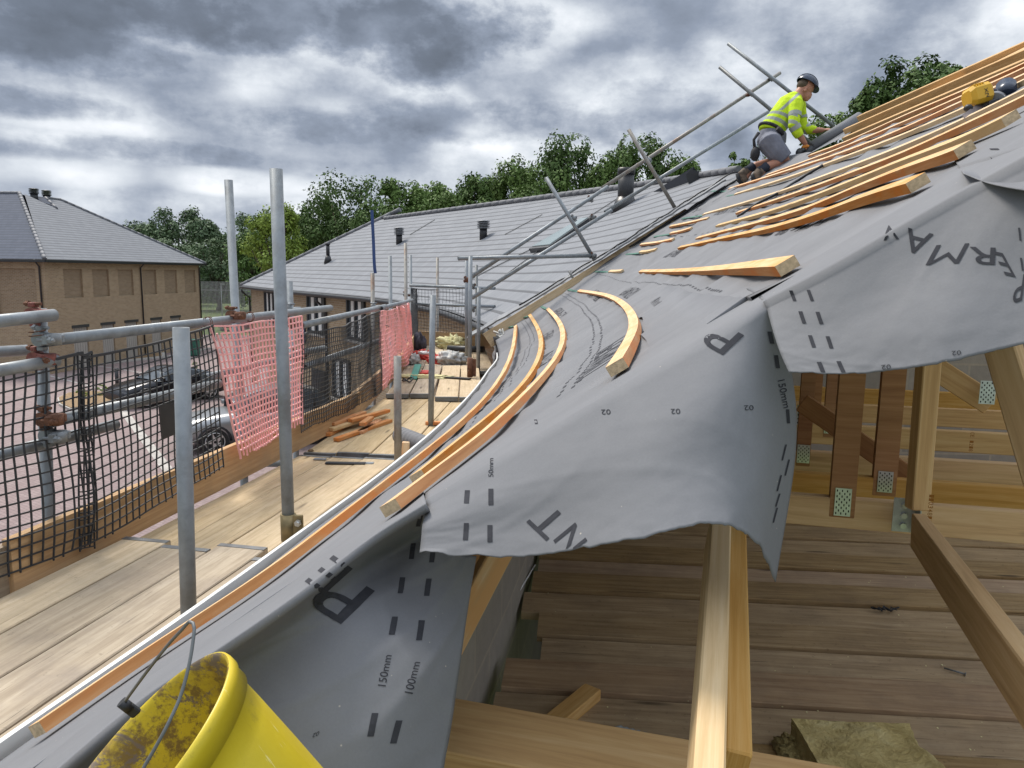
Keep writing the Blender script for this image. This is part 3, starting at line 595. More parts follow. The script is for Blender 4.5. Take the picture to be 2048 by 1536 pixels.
# trees --------------------------------------------------------------
def leafmat(name, dk, lt, seed=0):
    t = MT(name, .75, 0, .25); v = t.coord('Object', rnd=True); g = t.n('ShaderNodeNewGeometry'); a = t.noise(v, .55, 4, .6)
    c = t.ramp(a, [(.3, dk), (.7, lt)]); r_ = t.mix(t.math('MULTIPLY', g.outputs['Random Per Island'], .55), c, tuple(x*1.5 for x in lt)); t.col(r_)
    t.b.inputs['Transmission Weight'].default_value = 0; M[name] = t.m
leafmat('leaf_a', (.040, .070, .022), (.085, .14, .038)); leafmat('leaf_b', (.055, .090, .025), (.11, .175, .045)); leafmat('leaf_c', (.09, .14, .025), (.19, .26, .045)); leafmat('leaf_far', (.055, .085, .05), (.095, .14, .07))
def crown_mesh(name, seed, nleaf, size, lobes, mat, squash=.85):
    """leaf cards in many small clumps spread through the crown volume (unit crown: radius about 1, base at z=0, top at z about 2)"""
    rn = random.Random(seed); L_ = []
    for i in range(lobes):
        a = rn.uniform(0, 6.28); h = rn.uniform(.05, 1); rad = (1-abs(h-.42)**1.6)*.72*rn.uniform(.35, 1.0)
        L_.append((V((math.cos(a)*rad, math.sin(a)*rad, .15+h*1.62)), rn.uniform(.24, .40)*(1.12-.35*h)))
    vs = []; fs = []
    for i in range(nleaf):
        c, r_ = L_[rn.randrange(len(L_))]; d = V((rn.gauss(0, 1), rn.gauss(0, 1), rn.gauss(0, 1))).normalized(); k = rn.random()**.33
        p = c+V((d.x, d.y, d.z*squash))*r_*k*(1+.28*noise.noise(d*2.1+c*5))
        if noise.noise(p*4.3+V((seed, 0, 0))) < -.16: continue
        n_ = (d+V((rn.uniform(-.8, .8), rn.uniform(-.8, .8), rn.uniform(-.2, 1.0)))).normalized(); a = n_.orthogonal().normalized(); b2 = n_.cross(a); th = rn.uniform(0, 6.28)
        a, b2 = a*math.cos(th)+b2*math.sin(th), b2*math.cos(th)-a*math.sin(th); s_ = size*rn.uniform(.6, 1.3); k = len(vs)
        vs += [p-a*s_, p+b2*s_*.55, p+a*s_, p-b2*s_*.55]; fs.append((k, k+1, k+2, k+3))
    me = bpy.data.meshes.new(name); me.from_pydata(vs, [], fs); me.materials.append(M[mat]); me.update(); return me, L_
def trunk_mesh(L_, h_trunk, seed):
    """tapered trunk with limbs reaching into the lobes; trunk base at z=-h_trunk in crown units"""
    rn = random.Random(seed); b = MB(); top = V((0, 0, .9)); b.pipe([V((0, 0, -h_trunk)), V((.02, .01, -h_trunk*.5)), V((-.02, .02, 0)), V((.03, 0, .5)), top], [.085, .07, .06, .045, .02], 8)
    for c, r_ in L_[:16]: s_ = V((0, 0, rn.uniform(-.1, .7))); m_ = (s_+c)/2+V((0, 0, -.08)); b.pipe([s_, m_, c], [.03, .02, .008], 5)
    return b
TP = {}
def tree(kind, px, py, D, wpx, label, seed, mat, nleaf=5000, group=None, cat='tree', zs=1.0, leafpx=5.0, lobes=34, ht=None):
    q = ray(px, py); top = EYE+q*(D/q.y); R = wpx/2*D/FPX*1.28; H_ = (top.z)*1.0 if ht is None else ht
    ch = min(H_*.86, R*2.3*zs); key = (seed, mat, nleaf)
    e = thing(kind, label, cat, (top.x, top.y, 0), 0, group); size = leafpx*D/FPX/R*.5
    me, L_ = crown_mesh('crown', seed, nleaf, size, lobes, mat); o = bpy.data.objects.new('crown', me); COL.objects.link(o); o.parent = e; o.location = (0, 0, top.z-ch); o.scale = (R, R, ch/1.95)
    tb = trunk_mesh(L_, (top.z-ch)/(ch/1.95), seed); t_ = tb.build('trunk', 'bark_trunk', None, base=V((0, 0, 0))); t_.parent = e; t_.location = (0, 0, top.z-ch); t_.scale = (R, R, ch/1.95); return e
WG = 'trees in the wood behind the buildings'
T_ = [(285, 440, 150, 110, 'far', 'pale hazy round tree just right of the left building roof'), (350, 412, 140, 130, 'far', 'broad low tree in the far wood, the first hump right of the left building'), (412, 432, 135, 100, 'far', 'dull green far tree left of the thin scaffold tube'),
 (300, 478, 128, 110, 'far', 'low dark tree tucked behind the hip of the left roof'), (365, 480, 118, 120, 'far', 'dense dark tree behind the right end of the left building'), (432, 470, 105, 120, 'far', 'dark tree between the left building and the thin scaffold tube'),
 (500, 455, 92, 110, 'a', 'dark tree right behind the thin scaffold tube'), (520, 415, 100, 130, 'far', 'tall dull tree between the two tallest scaffold tubes'), (585, 425, 80, 110, 'a', 'mid green tree immediately right of the tallest scaffold tube'),
 (640, 395, 72, 120, 'a', 'shorter dark tree on the left shoulder of the big oak'), (700, 342, 68, 190, 'a', 'big round dark oak with domed crown left of centre'), (805, 352, 74, 130, 'b', 'oak crown next to the right of the big domed oak'), (868, 362, 80, 110, 'b', 'lighter green tree in the dip of the tree line'),
 (760, 400, 62, 150, 'a', 'lower dark tree in front of the domed oak behind the slate ridge'), (900, 378, 66, 120, 'b', 'low tree behind the slate ridge at the dip'), (960, 340, 60, 110, 'a', 'dark tree on the left side of the tall right group'), (1045, 300, 55, 150, 'b', 'leafy oak with uneven top left in the tall right group'),
 (1150, 262, 52, 170, 'a', 'highest oak of the tall group right of centre'), (1100, 330, 50, 160, 'b', 'lower bushy tree in front of the highest oak'), (1300, 256, 50, 150, 'a', 'open crowned oak behind the crossed rusty tube'), (1235, 300, 50, 130, 'b', 'tree filling the gap between the two tall oaks'), (1375, 312, 48, 95, 'b', 'thin leafy tree at the right end of the tall group')]
for i, (px, py, D, w_, k_, lb) in enumerate(T_):
    tree('oak_tree', px, py, D, w_, lb, 100+i, {'far': 'leaf_far', 'a': 'leaf_a', 'b': 'leaf_b'}[k_], 17000 if w_ > 140 else 12000, WG, leafpx=6.0 if D > 90 else 6.5, zs=1.1, lobes=46)
tree('oak_tree', 545, 408, 62, 130, 'bright yellow green tree at the left end of the slate roof', 11, 'leaf_c', 12000, None, leafpx=6); tree('bush', 528, 560, 41, 70, 'green bush against the far corner of the slate building', 12, 'leaf_b', 2500, None, 'bush', leafpx=6, ht=3)
tree('oak_tree', 1850, 106, 34, 200, 'tall open oak with sky showing through above the right roof', 21, 'leaf_a', 20000, None, leafpx=9, lobes=44, zs=1.0); tree('oak_tree', 1925, 126, 36, 120, 'narrow leafy oak on the right shoulder of the tall right oak', 24, 'leaf_a', 11000, None, leafpx=8); tree('oak_tree', 1762, 155, 35, 100, 'oak with ragged crown left of the tall right oak', 22, 'leaf_a', 12000, None, leafpx=8); tree('oak_tree', 1675, 222, 38, 150, 'low dark oak behind the grey membrane roll', 23, 'leaf_b', 14000, None, leafpx=8)
tree('young_tree', 1482, 297, 42, 55, 'small isolated bright green treetop left of the roofer', 25, 'leaf_b', 1300, None, leafpx=8, lobes=14); tree('young_tree', 1520, 268, 42, 60, 'sparse twiggy treetop just behind the roofer waist', 26, 'leaf_b', 160, None, leafpx=6, lobes=10)
# wood seen as one mass behind
b = MB(); rn = random.Random(3)
for i in range(15000):
    x = rn.uniform(-95, 70); y = 150+rn.uniform(-12, 30)+abs(x)*.1; h = 8.5+3.5*noise.noise(V((x*.06, 3, 1)))+1.5*noise.noise(V((x*.3, 7, 1))); z = h*rn.random()**.6; s_ = rn.uniform(.5, .9); n_ = V((rn.uniform(-1, 1), -1+rn.uniform(-.5, .5), rn.uniform(-.6, 1))).normalized(); a = n_.orthogonal()*s_; c = n_.cross(a)*.6
    p = V((x, y, z)); b.quad(p-a, p+c, p+a, p-c)
o = b.build('woodland', 'leaf_far', base=V((0, 150, 0))); o['kind'] = 'stuff'; tag(o, 'far dark wood closing the view behind the meadow', 'woodland')
# palisade fence, hedge, lamp post, bollards
A = Zp(396, 612, 0); Bq = Zp(497, 612, 0); e = thing('palisade_fence', 'grey metal palisade fence across the meadow beside the left building', 'fence', A); b = MB(); L_ = (Bq-A).length; n_ = 46
D_ = 62; A = EYE+ray(385, 560)*D_; A.z = 0; Bq = EYE+ray(500, 560)*D_; Bq.z = 0; e.location = A; MW[e.name] = Matrix.Translation(A)
zt = (EYE+ray(440, 563)*D_).z
for k in range(n_+1):
    p = A.lerp(Bq, k/n_); b.box(p+V((0, 0, zt/2)), (.022, 0, 0), (0, .01, 0), (0, 0, zt/2))
simple('fence_grey', (.32, .35, .36), .5, .3); b.build('pales', 'fence_grey', e); b = MB()
for z in (zt*.25, zt*.85): b.box((A+Bq)/2+V((0, .03, z)), (Bq-A)/2, (0, .015, 0), (0, 0, .03))
b.build('rails', 'fence_grey', e)
p = Zp(446, 655, 0); e = thing('street_lamp', 'slim lamp post standing in the grass between the two buildings', 'lamp', p); zt = (EYE+ray(446, 568)*((p-EYE).dot(fwd))).z; b = MB(); b.cyl(p, p+V((0, 0, zt)), .05, .035, 8); b.build('pole', 'fence_grey', e); b = MB(); b.box(p+V((.12, 0, zt)), (.22, 0, 0), (0, .08, 0), (0, 0, .04), .01); b.build('lamp_head', 'fence_grey', e)
b = MB(); rn = random.Random(5)
for i in range(9000):
    k = rn.random(); q = Zp(396+110*k, 606, 0); p = V((q.x+rn.uniform(-1, 1), q.y+rn.uniform(-1.5, 1.5), rn.random()*1.3*(1+.4*noise.noise(V((k*14, 0, 0)))))); s_ = rn.uniform(.07, .16); n_ = V((rn.uniform(-1, 1), -1, rn.uniform(-.5, 1))).normalized(); a = n_.orthogonal()*s_; c = n_.cross(a); b.quad(p-a, p+c, p+a, p-c)
o = b.build('hedge', 'leaf_b'); tag(o, 'long low hedge in front of the palisade fence', 'hedge')
for px, py, D, lb in ((235, 775, .9, 'black bollard at the planted island behind the net'), (418, 905, 1.0, None), (541, 742, .9, 'black bollard beside the far building corner behind the pink net')):
    if lb is None: continue
    p = Zp(px, py, 0); e = thing('bollard', lb, 'bollard', p, 0, 'bollards along the parking court'); b = MB(); b.cyl(p, p+V((0, 0, D)), .09, n=12); b.build('post', 'black_metal', e); b = MB(); b.cyl(p+V((0, 0, D)), p+V((0, 0, D+.05)), .11, .09, 12); b.build('cap', 'frame_dark', e)
p = Zp(388, 712, 0); e = thing('wheelie_bin', 'dark green bin standing by the garage doors', 'bin', p); b = MB(); b.box(p+V((0, 0, .55)), (.3, 0, 0), (0, .35, 0), (0, 0, .5), .04); b.build('body', 'green_strap', e); b = MB(); b.box(p+V((0, 0, 1.09)), (.33, 0, 0), (0, .38, 0), (0, 0, .035), .02); b.build('lid', 'green_strap', e)
# planting bed island and shrubs
def bed(name, pts, lab=None):
    P = [Zp(x, y, 0) for x, y in pts]; b = MB(); b.prism([V((p.x, p.y, 0)) for p in P], (0, 0, .10)); structure(b.build(name, 'concrete')); c = sum(P, V())/len(P)
    b = MB(); b.prism([V((c.x+(p.x-c.x)*.94, c.y+(p.y-c.y)*.94, .1)) for p in P], (0, 0, .03)); structure(b.build('planting_bed', 'bark'))
bed('kerb', [(115, 800), (135, 790), (190, 786), (240, 792), (236, 806), (190, 818), (140, 822), (118, 812)]); bed('kerb', [(0, 735), (330, 702), (332, 714), (0, 750)])
rn = random.Random(9)
for i, (px, py, s_, lb) in enumerate([(30, 742, .9, 'shrub at the foot of the left building, leftmost of the row'), (160, 728, .8, 'shrub in front of the first garage door'), (205, 722, .9, 'shrub in front of the second garage door'), (245, 718, .75, 'shrub in front of the third garage door'), (290, 712, .9, 'shrub beside the downpipe of the left building'), (205, 795, .6, 'bright shrub on the planted island by the bollard'), (165, 800, .55, 'spiky grass clump on the planted island'), (390, 745, .6, 'dull shrub by the paved court behind the near black net'), (590, 760, .8, 'green shrub at the far wall behind the pink net')]):
    p = Zp(px, py, 0); me, L_ = crown_mesh('foliage', 300+i, 900, .09, 16, 'leaf_c' if i in (5, 6) else 'leaf_b'); e = thing('shrub', lb, 'shrub', (p.x, p.y, .05), 0, 'shrubs in the planting beds'); o = bpy.data.objects.new('foliage', me); COL.objects.link(o); o.parent = e; o.scale = (s_*.55, s_*.55, s_*.5)
    b = MB(); b.pipe([V((0, 0, 0)), V((0, 0, s_*.5))], [.03, .015], 5); o = b.build('stem', 'bark_trunk', None, base=V((0, 0, 0))); o.parent = e
# cars ---------------------------------------------------------------
def car(label, P, heading, sc, paint, prof, Lc, wdt, wheel_r, name='parked_car'):
    """prof: stations (x, z_under, z_belt, z_roof, half width); glasshouse where roof > belt"""
    e = thing(name, label, 'car', P, heading); inv = mw(e)
    def w(x, y, z): return inv @ V((x*sc, y*sc, z*sc))
    b = MB(); rows = []; xs = [prof[0][0]+(prof[-1][0]-prof[0][0])*k/36 for k in range(37)]
    I = lambda x, j: interp([(p[0], p[j]) for p in prof], x)
    for x in xs:
        zu, zb, hw = I(x, 1), I(x, 2), I(x, 4); mid = (zu+zb)/2
        rows.append([w(x, s_*hw*k, z) for s_, k, z in ((-1, .55, zu), (-1, .93, zu+.06), (-1, 1.0, mid), (-1, .985, mid+(zb-mid)*.6), (-1, .90, zb), (-1, .5, zb+.035), (0, 0, zb+.045), (1, .5, zb+.035), (1, .90, zb), (1, .985, mid+(zb-mid)*.6), (1, 1.0, mid), (1, .93, zu+.06), (1, .55, zu))])
    k = len(rows[0]); b.v = [p for r_ in rows for p in r_]
    for i in range(len(rows)-1):
        for j in range(k-1): b.face((i*k+j, i*k+j+1, i*k+k+j+1, i*k+k+j), None, True)
    b.face(tuple(range(k-1, -1, -1))); b.face(tuple((len(rows)-1)*k+j for j in range(k))); b.build('body', paint, e)
    gx = [p for p in prof if p[3] > p[2]+.01]; x0, x1 = gx[0][0], gx[-1][0]; g = MB(); rr = []; N_ = 24
    pr2 = [(p[0], p[3]) for p in prof if p[0] >= x0-.01 and p[0] <= x1+.01]
    for i in range(N_+1):
        x = x0+(x1-x0)*i/N_; zb, zr, hw = I(x, 2), max(I(x, 2)+.012, interp(pr2, x)), I(x, 4); rr.append([w(x, -hw*.90, zb), w(x, -hw*.80, zb+(zr-zb)*.6), w(x, -hw*.70, zr-.03), w(x, 0, zr), w(x, hw*.70, zr-.03), w(x, hw*.80, zb+(zr-zb)*.6), w(x, hw*.90, zb)])
    g.v = [p for r_ in rr for p in r_]
    for i in range(N_):
        for j in range(6): g.face((i*7+j, i*7+j+1, i*7+8+j, i*7+7+j), None, True)
    g.build('windows', 'pane', e)
    rf = MB(); zmax = max(p[3] for p in prof); rs = [i for i in range(N_+1) if interp(pr2, x0+(x1-x0)*i/N_) > zmax-.17]; up = V((0, 0, .014*sc))
    rf.v = [p+up for i in rs for p in rr[i][2:5]]
    for i in range(len(rs)-1):
        for j in range(2): rf.face((i*3+j, i*3+j+1, i*3+4+j, i*3+3+j), None, True)
    rf.build('roof', paint, e)
    pm = MB()
    for s_ in (-1, 1):
        for fr in (.22, .5, .76):
            i = int(N_*fr); a = rr[i]; o3 = (a[0], a[1], a[2]) if s_ < 0 else (a[6], a[5], a[4]); pm.pipe([p+up*.6 for p in o3], .03*sc, 5)
        pm.pipe([w(x0+(x1-x0)*t_/10, s_*I(x0+(x1-x0)*t_/10, 4)*.905, I(x0+(x1-x0)*t_/10, 2)+.01) for t_ in range(11)], .02*sc, 5)
    pm.build('pillars', 'black_metal', e)
    for sx in (-1, 1):
        for s_ in (-1, 1):
            c = (sx*Lc*.30, s_*(wdt/2-.09), wheel_r); wm = MB(); wm.cyl(w(c[0], c[1]-s_*.12, c[2]), w(c[0], c[1]+s_*.09, c[2]), wheel_r*sc, n=24); o = wm.build('wheel', 'rubber', e)
            rm = MB(); rm.cyl(w(c[0], c[1]+s_*.09, c[2]), w(c[0], c[1]+s_*.094, c[2]), wheel_r*.70*sc, n=24)
            rm.build('rim_shadow', 'dark_inside', o); rm = MB(); yy = c[1]+s_*.105
            for q in range(5):
                th = q*1.2566; o2 = V((math.cos(th), 0, math.sin(th))); pp = V((-o2.z, 0, o2.x)); cc = V((c[0], yy, c[2])); 
                P4 = [cc+o2*wheel_r*.10+pp*.05, cc+o2*wheel_r*.68+pp*.025, cc+o2*wheel_r*.68-pp*.025, cc+o2*wheel_r*.10-pp*.05]; rm.prism([w(*p) for p in P4], w(0, s_*.01, 0)-w(0, 0, 0))
            rm.pipe([w(c[0]+math.cos(t_*.2618)*wheel_r*.7, yy, c[2]+math.sin(t_*.2618)*wheel_r*.7) for t_ in range(24)], .016*sc, 5, closed=True); rm.build('rim', 'steel', o)
            ar = MB(); ar.pipe([w(c[0]+math.cos(t_*math.pi/12)*wheel_r*1.17, s_*(wdt/2-.01), c[2]+math.sin(t_*math.pi/12)*wheel_r*1.17) for t_ in range(13)], .035*sc, 6); ar.build('wheel_arch', 'black_plastic', e)
    hl_ = MB()
    for s_ in (-1, 1): hl_.box(w(Lc*.445, s_*wdt*.34, prof[-2][2]-.12), w(.12, 0, 0)-w(0, 0, 0), w(0, .17, 0)-w(0, 0, 0), V((0, 0, .06*sc)), .02)
    hl_.build('headlight', 'pane', e); tl = MB()
    for s_ in (-1, 1): tl.box(w(-Lc*.475, s_*wdt*.36, prof[1][2]-.12), w(.05, 0, 0)-w(0, 0, 0), w(0, .13, 0)-w(0, 0, 0), V((0, 0, .08*sc)), .02)
    tl.build('tail_light', 'red_lamp', e); mr_ = MB()
    for s_ in (-1, 1): mr_.box(w(Lc*.16, s_*(wdt/2+.06), prof[3][2]+.08), w(.07, 0, 0)-w(0, 0, 0), w(0, .09, 0)-w(0, 0, 0), V((0, 0, .06*sc)), .02)
    mr_.build('mirror', paint, e); return e
simple('red_lamp', (.35, .02, .02), .3); simple('car_black', (.012, .013, .018), .18, .3, .05, 1); simple('car_silver', (.28, .29, .30), .28, .6, .04, 1); simple('car_red', (.35, .02, .03), .3, .2, .05, 1)
coupe = [(-2.15, .35, .70, .70, .70), (-2.0, .22, .92, .93, .84), (-1.3, .18, .96, 1.16, .89), (-.4, .17, .94, 1.37, .90), (.2, .17, .92, 1.34, .90), (.85, .17, .90, .98, .90), (1.2, .18, .86, .86, .89), (1.9, .22, .70, .70, .82), (2.15, .32, .52, .52, .66)]
suv = [(-2.25, .45, .95, .95, .74), (-2.12, .32, 1.08, 1.12, .88), (-1.75, .28, 1.10, 1.58, .93), (-.9, .27, 1.10, 1.70, .94), (.1, .27, 1.08, 1.68, .94), (.75, .27, 1.06, 1.40, .94), (1.25, .28, 1.02, 1.03, .93), (1.95, .32, .90, .90, .87), (2.25, .42, .70, .70, .72)]
def ground_axis(a, c):
    A = Zp(*a, 0); C_ = Zp(*c, 0); return (A+C_)/2, math.atan2(A.y-C_.y, A.x-C_.x)
Pc, hd = ground_axis((238, 815), (425, 790)); car('black coupe parked on the paving behind the near black net', Pc, hd, 1.12, 'car_black', coupe, 4.3, 1.8, .33)
Pc = Zp(405, 925, 0); 
hd2 = math.atan2(-1, -.62); Pm = V((Pc.x, Pc.y, 0))
car('silver sport utility car parked below the pink netting', Zp(486, 893, 0)+V((.3, .5, 0)), math.atan2(-.62, -1), 1.12, 'car_silver', suv, 4.5, 1.88, .37)
Pc = Zp(476, 662, 0); car('small red car far off at the end of the court behind the pink net', Pc, 2.6, .95, 'car_red', suv, 4.3, 1.8, .33)
# ================================================================== SCAFFOLD
DZ = 4.55
GN = [(.2, -2.38), (1.5, -2.12), (2.78, -1.89), (3.14, -1.8), (3.61, -1.7), (4.77, -1.51), (5.05, -1.46), (6.81, -1.28), (9, -1.36), (12.8, -1.66)]
def xg(y): return interp(GN, y)
_b = MB(); _b.grid(lambda a, c: V((xg(.2+a*14), .2+a*14, 3.2+c*4)), 120, 2); GT = _b.bvh()
def G(px, py, out=0.0):
    p, n_ = hit(GT, px, py); return p+V((-out, 0, 0))
def deck(px, py, z=DZ): return Zp(px, py, z)
# boards of the walkway
def board(p0, p1, z, mat, label, w=.222, tk=.038, bands=True, name='scaffold_board', group='scaffold boards of the walkway'):
    rj = random.Random(hash((round(p0[0], 2), round(p0[1], 2))) & 0xffff) if False else random.Random(int(abs(p0[0])*1000)+int(abs(p0[1])*777))
    z0 = z+rj.uniform(-.004, .005); z1 = z+rj.uniform(-.004, .005); A = V((p0[0], p0[1], z0)); B = V((p1[0], p1[1], z1)); d = (B-A).normalized(); s_ = V((d.y, -d.x, 0)).normalized(); e = thing(name, label, 'board', (A.x, A.y, z0-tk), 0, group)
    m = MB(); L_ = (B-A).length; n_ = 10; k0 = 0
    # long board with a slight cup and twist
    tw = rj.uniform(-.003, .003); pts = [A.lerp(B, i/n_)+V((0, 0, math.sin(i/n_*3.14)*rj.uniform(-.002, .003))) for i in range(n_+1)]
    k = 0; bv = .004; prof = [(-w/2, -tk), (w/2, -tk), (w/2, -bv), (w/2-bv, 0), (-w/2+bv, 0), (-w/2, -bv)]
    per = [0, w, w+tk, w+tk+.006, 2*w+tk, 2*w+tk+.006, 2*w+2*tk]
    for i, p in enumerate(pts):
        for q in prof: m.v.append(p+s_*q[0]+V((0, 0, q[1]+tw*q[0]/w*(i/n_-.5)*2)))
    for i in range(n_):
        for j in range(6):
            j2 = (j+1) % 6; m.face((i*6+j, i*6+j2, i*6+6+j2, i*6+6+j), [(i*L_/n_, per[j]), (i*L_/n_, per[j+1]), ((i+1)*L_/n_, per[j+1]), ((i+1)*L_/n_, per[j])])
    m.face((5, 4, 3, 2, 1, 0), [(0, 0)]*6); m.face(tuple(n_*6+j for j in range(6)), [(0, 0)]*6); m.build('plank', mat, e)
    if bands:
        for P, sg in ((A, 1), (B, -1)):
            b = MB(); b.box(P+d*sg*.016+V((0, 0, .0012)), d*.016, s_*(w/2+.001), V((0, 0, .0009))); b.box(P-d*sg*.0008+V((0, 0, -tk/2)), d*.0009, s_*(w/2+.001), V((0, 0, tk/2))); b.build('end_band', 'galv_dark', e)
    return e
def bay(y0, y1, z, mats, words, offs=.03, n_=5, w=.228, skew=0):
    """boards side by side, parallel to the line of the guard rail over this bay"""
    a = V((xg(y0)+offs, y0, 0)); c = V((xg(y1)+offs, y1, 0)); d = (c-a).normalized(); s_ = V((d.y, -d.x, 0))
    for i in range(n_):
        o_ = s_*(w*(i+.5)); dz = 0
        j0 = random.uniform(-.02, .02); j1 = random.uniform(-.03, .03); board(a+o_+d*j0, c+o_+d*j1, z, mats[i % len(mats)], words[i] if i < len(words) else words[-1], bands=True)
OR = ['first', 'second', 'third', 'fourth', 'fifth', 'sixth']
bay(.30, 3.28, DZ+.044, ['deck_wood'], ['pale yellow scaffold board along the toe board, nearest the camera'], n_=1)
a_ = V((xg(.3)+.03, .3, 0)); c_ = V((xg(3.28)+.03, 3.28, 0)); d_ = (c_-a_).normalized(); s_ = V((d_.y, -d_.x, 0))
for i in range(4):
    o_ = s_*(.232*(i+1.5)); e_ = (3.05, 3.12, 3.0, 2.95)[i]; board(a_+o_, a_+o_+d_*e_*(3.28-.3)/3.02*.985, DZ+.040, ['deck_grey'][0], OR[i]+' weathered grey board from the yellow one in the nearest walkway bay')
bay(2.95, 5.02, DZ, ['deck_wood'], [OR[i]+' clean pale board from the toe board in the second walkway bay' for i in range(6)], n_=6)
bay(5.05, 7.55, DZ, ['deck_wood'], [OR[i]+' board from the toe board in the third bay, where the batten offcuts lie' for i in range(5)], n_=5)
bay(7.3, 9.6, DZ+.045, ['deck_grey', 'deck_grey'], ['grey board with dark end beside the far pink netting', 'grey board second from the far pink netting, with a raised end'], n_=2, w=.235)
a_ = V((xg(7.0)+.53, 7.15, 0)); c_ = V((xg(9.6)+.50, 9.7, 0)); d_ = (c_-a_).normalized(); s_ = V((d_.y, -d_.x, 0))
for i in range(2): board(a_+s_*(.115+.235*i), c_+s_*(.115+.235*i), DZ+.046, 'deck_wood', ['fresh yellow plank lying raised left of the middle scaffold tube', 'fresh yellow plank lying raised right of the middle scaffold tube'][i])
bay(9.4, 12.75, DZ, ['deck_grey', 'deck_wood'], [OR[i]+' board from the netting in the farthest walkway bay' for i in range(5)], n_=5)
for i, (y0, y1, x0, x1) in enumerate([(7.1, 9.1, -.33, -.36), (9.7, 11.8, -.42, -.62), (5.6, 7.0, -.42, -.36)]):
    board((x0, y0), (x1, y1), DZ-.06-.02*i, 'deck_grey', ['grey inside board beyond the gap next to the white fascia, middle one', 'grey inside board beside the black downpipe at the roof corner', 'grey inside board half hidden by the fascia, nearest of three'][i], bands=False)
# a black tube and dark gap transoms under the deck
for i, y in enumerate((.9, 3.1, 5.03, 7.2, 9.55, 12.6)):
    tube('transom_tube', (xg(y)-.25, y, DZ-.075), (xe(y)-.05, y+.02, DZ-.075), 'transom tube carrying the %s joint of walkway boards' % (OR[i] if i < 6 else ''), 'galv_dark')
structure(strip('paved_path', (300, 1100), (560, 1000), .01, .02, 'concrete')) if False else None
# toe boards
def toe(y0, y1, label, mat='toe_wood', h=.225, off=0.0, z=DZ):
    n_ = 14; pts = [V((xg(y0)+(xg(y1)-xg(y0))*i/n_+off, y0+(y1-y0)*i/n_, z+.005)) for i in range(n_+1)]; b = MB(); b.sweep(pts, [(0, 0, 1)]*(n_+1), .036, h); tag(b.build('toe_board', mat), label, 'toe board', 'toe boards')
toe(.3, 2.72, 'short grey toe board at the near left corner below the netting', 'deck_grey', off=-.01, h=.20); toe(2.70, 6.3, 'long honey coloured toe board along the near walkway', off=.01); toe(6.25, 9.3, 'toe board behind the batten offcuts below the second black net', off=-.02); toe(9.2, 12.85, 'toe board below the far pink netting')
timber('toe_board', W(832, 662, 12.9), W(1004, 668, 12.5), .04, .25, 'toe_wood', 'dark stained toe board closing the far end of the walkway', 'toe board', group='toe boards')
bm_ = MB(); bm_.quad(*[G(40, 1118, -.03), G(105, 1098, -.03), G(105, 1082, -.03), G(45, 1108, -.03)]); 
# standards
def std(x0, y0, x1, y1, d, label, mat='galv', zb=None, r=.02415):
    T = W(x0, y0, d); B = W(x1, y1, d); B = V((B.x, T.y+(B-T).y*0+0, B.z)) if False else B
    dr = (B-T); zt = DZ-.15 if zb is None else zb
    B2 = T+dr*((zt-T.z)/dr.z) if dr.z < 0 else B
    # keep the foot plumb in depth
    B2 = V((B2.x, T.y+(B2.y-T.y)*.0, B2.z)); return tube('scaffold_tube', T, B2, label, mat, r), T, B2
def stdp(x0, y0, x1, y1, d, label, mat='galv', zb=None):
    """upright whose foot is seen at (x1,y1): plumb in depth, any lean sideways kept"""
    T = W(x0, y0, d); q = ray(x1, y1); B = EYE+q*(T.y/q.y); zt = DZ-.2 if zb is None else zb; k = (zt-T.z)/(B.z-T.z); B2 = T+(B-T)*k
    return tube('scaffold_tube', T, B2, label, mat), T, B2
stdp(80, 617, 100, 1100, 3.02, 'short upright with red clamps at the left, behind the near black net', zb=3.0)
stdp(362, 655, 378, 1250, 2.26, 'near upright with open top right behind the yellow bucket handle')
_, t3, b3 = stdp(552, 338, 578, 1080, 2.80, 'tallest upright, with the brass sleeve at its foot')
stdp(457, 360, 471, 628, 4.35, 'tall upright left of the tallest one, behind the pink net', zb=0.0)
stdp(579, 562, 588, 800, 5.75, 'short upright just behind the tallest one', zb=0.0)
stdp(795, 712, 796, 940, 4.75, 'short weathered upright with yellow paint spots beside the timber block', 'galv_rust')
stdp(866, 590, 861, 880, 6.0, 'upright whose foot stands by the roll of grey membrane')
stdp(745, 546, 746, 650, 8.8, 'dull upright with a blue strap hanging above it', 'galv_rust', zb=0.0)
stdp(780, 512, 781, 600, 9.6, 'upright immediately right of the blue strap one', zb=0.0)
stdp(811, 486, 812, 590, 11.0, 'darker tall upright at the left end of the far cross rails', 'galv_rust', zb=0.0)
stdp(821, 510, 822, 600, 12.8, 'thin upright at the left corner of the far end net', zb=0.0)
stdp(875, 515, 875, 600, 13.2, 'thin upright standing alone behind the far end net', 'galv_rust', zb=0.0)
stdp(933, 513, 933, 690, 11.0, 'left one of the paired uprights where the sloping tubes start')
stdp(941, 512, 939, 790, 8.6, 'right one of the paired uprights, with a rusty clamp at its foot')
stdp(953, 530, 953, 700, 12.2, 'dark upright behind the paired uprights', 'galv_dark', zb=0.0)
stdp(958, 575, 956, 760, 9.4, 'upright right of the paired ones, next to the black downpipe')
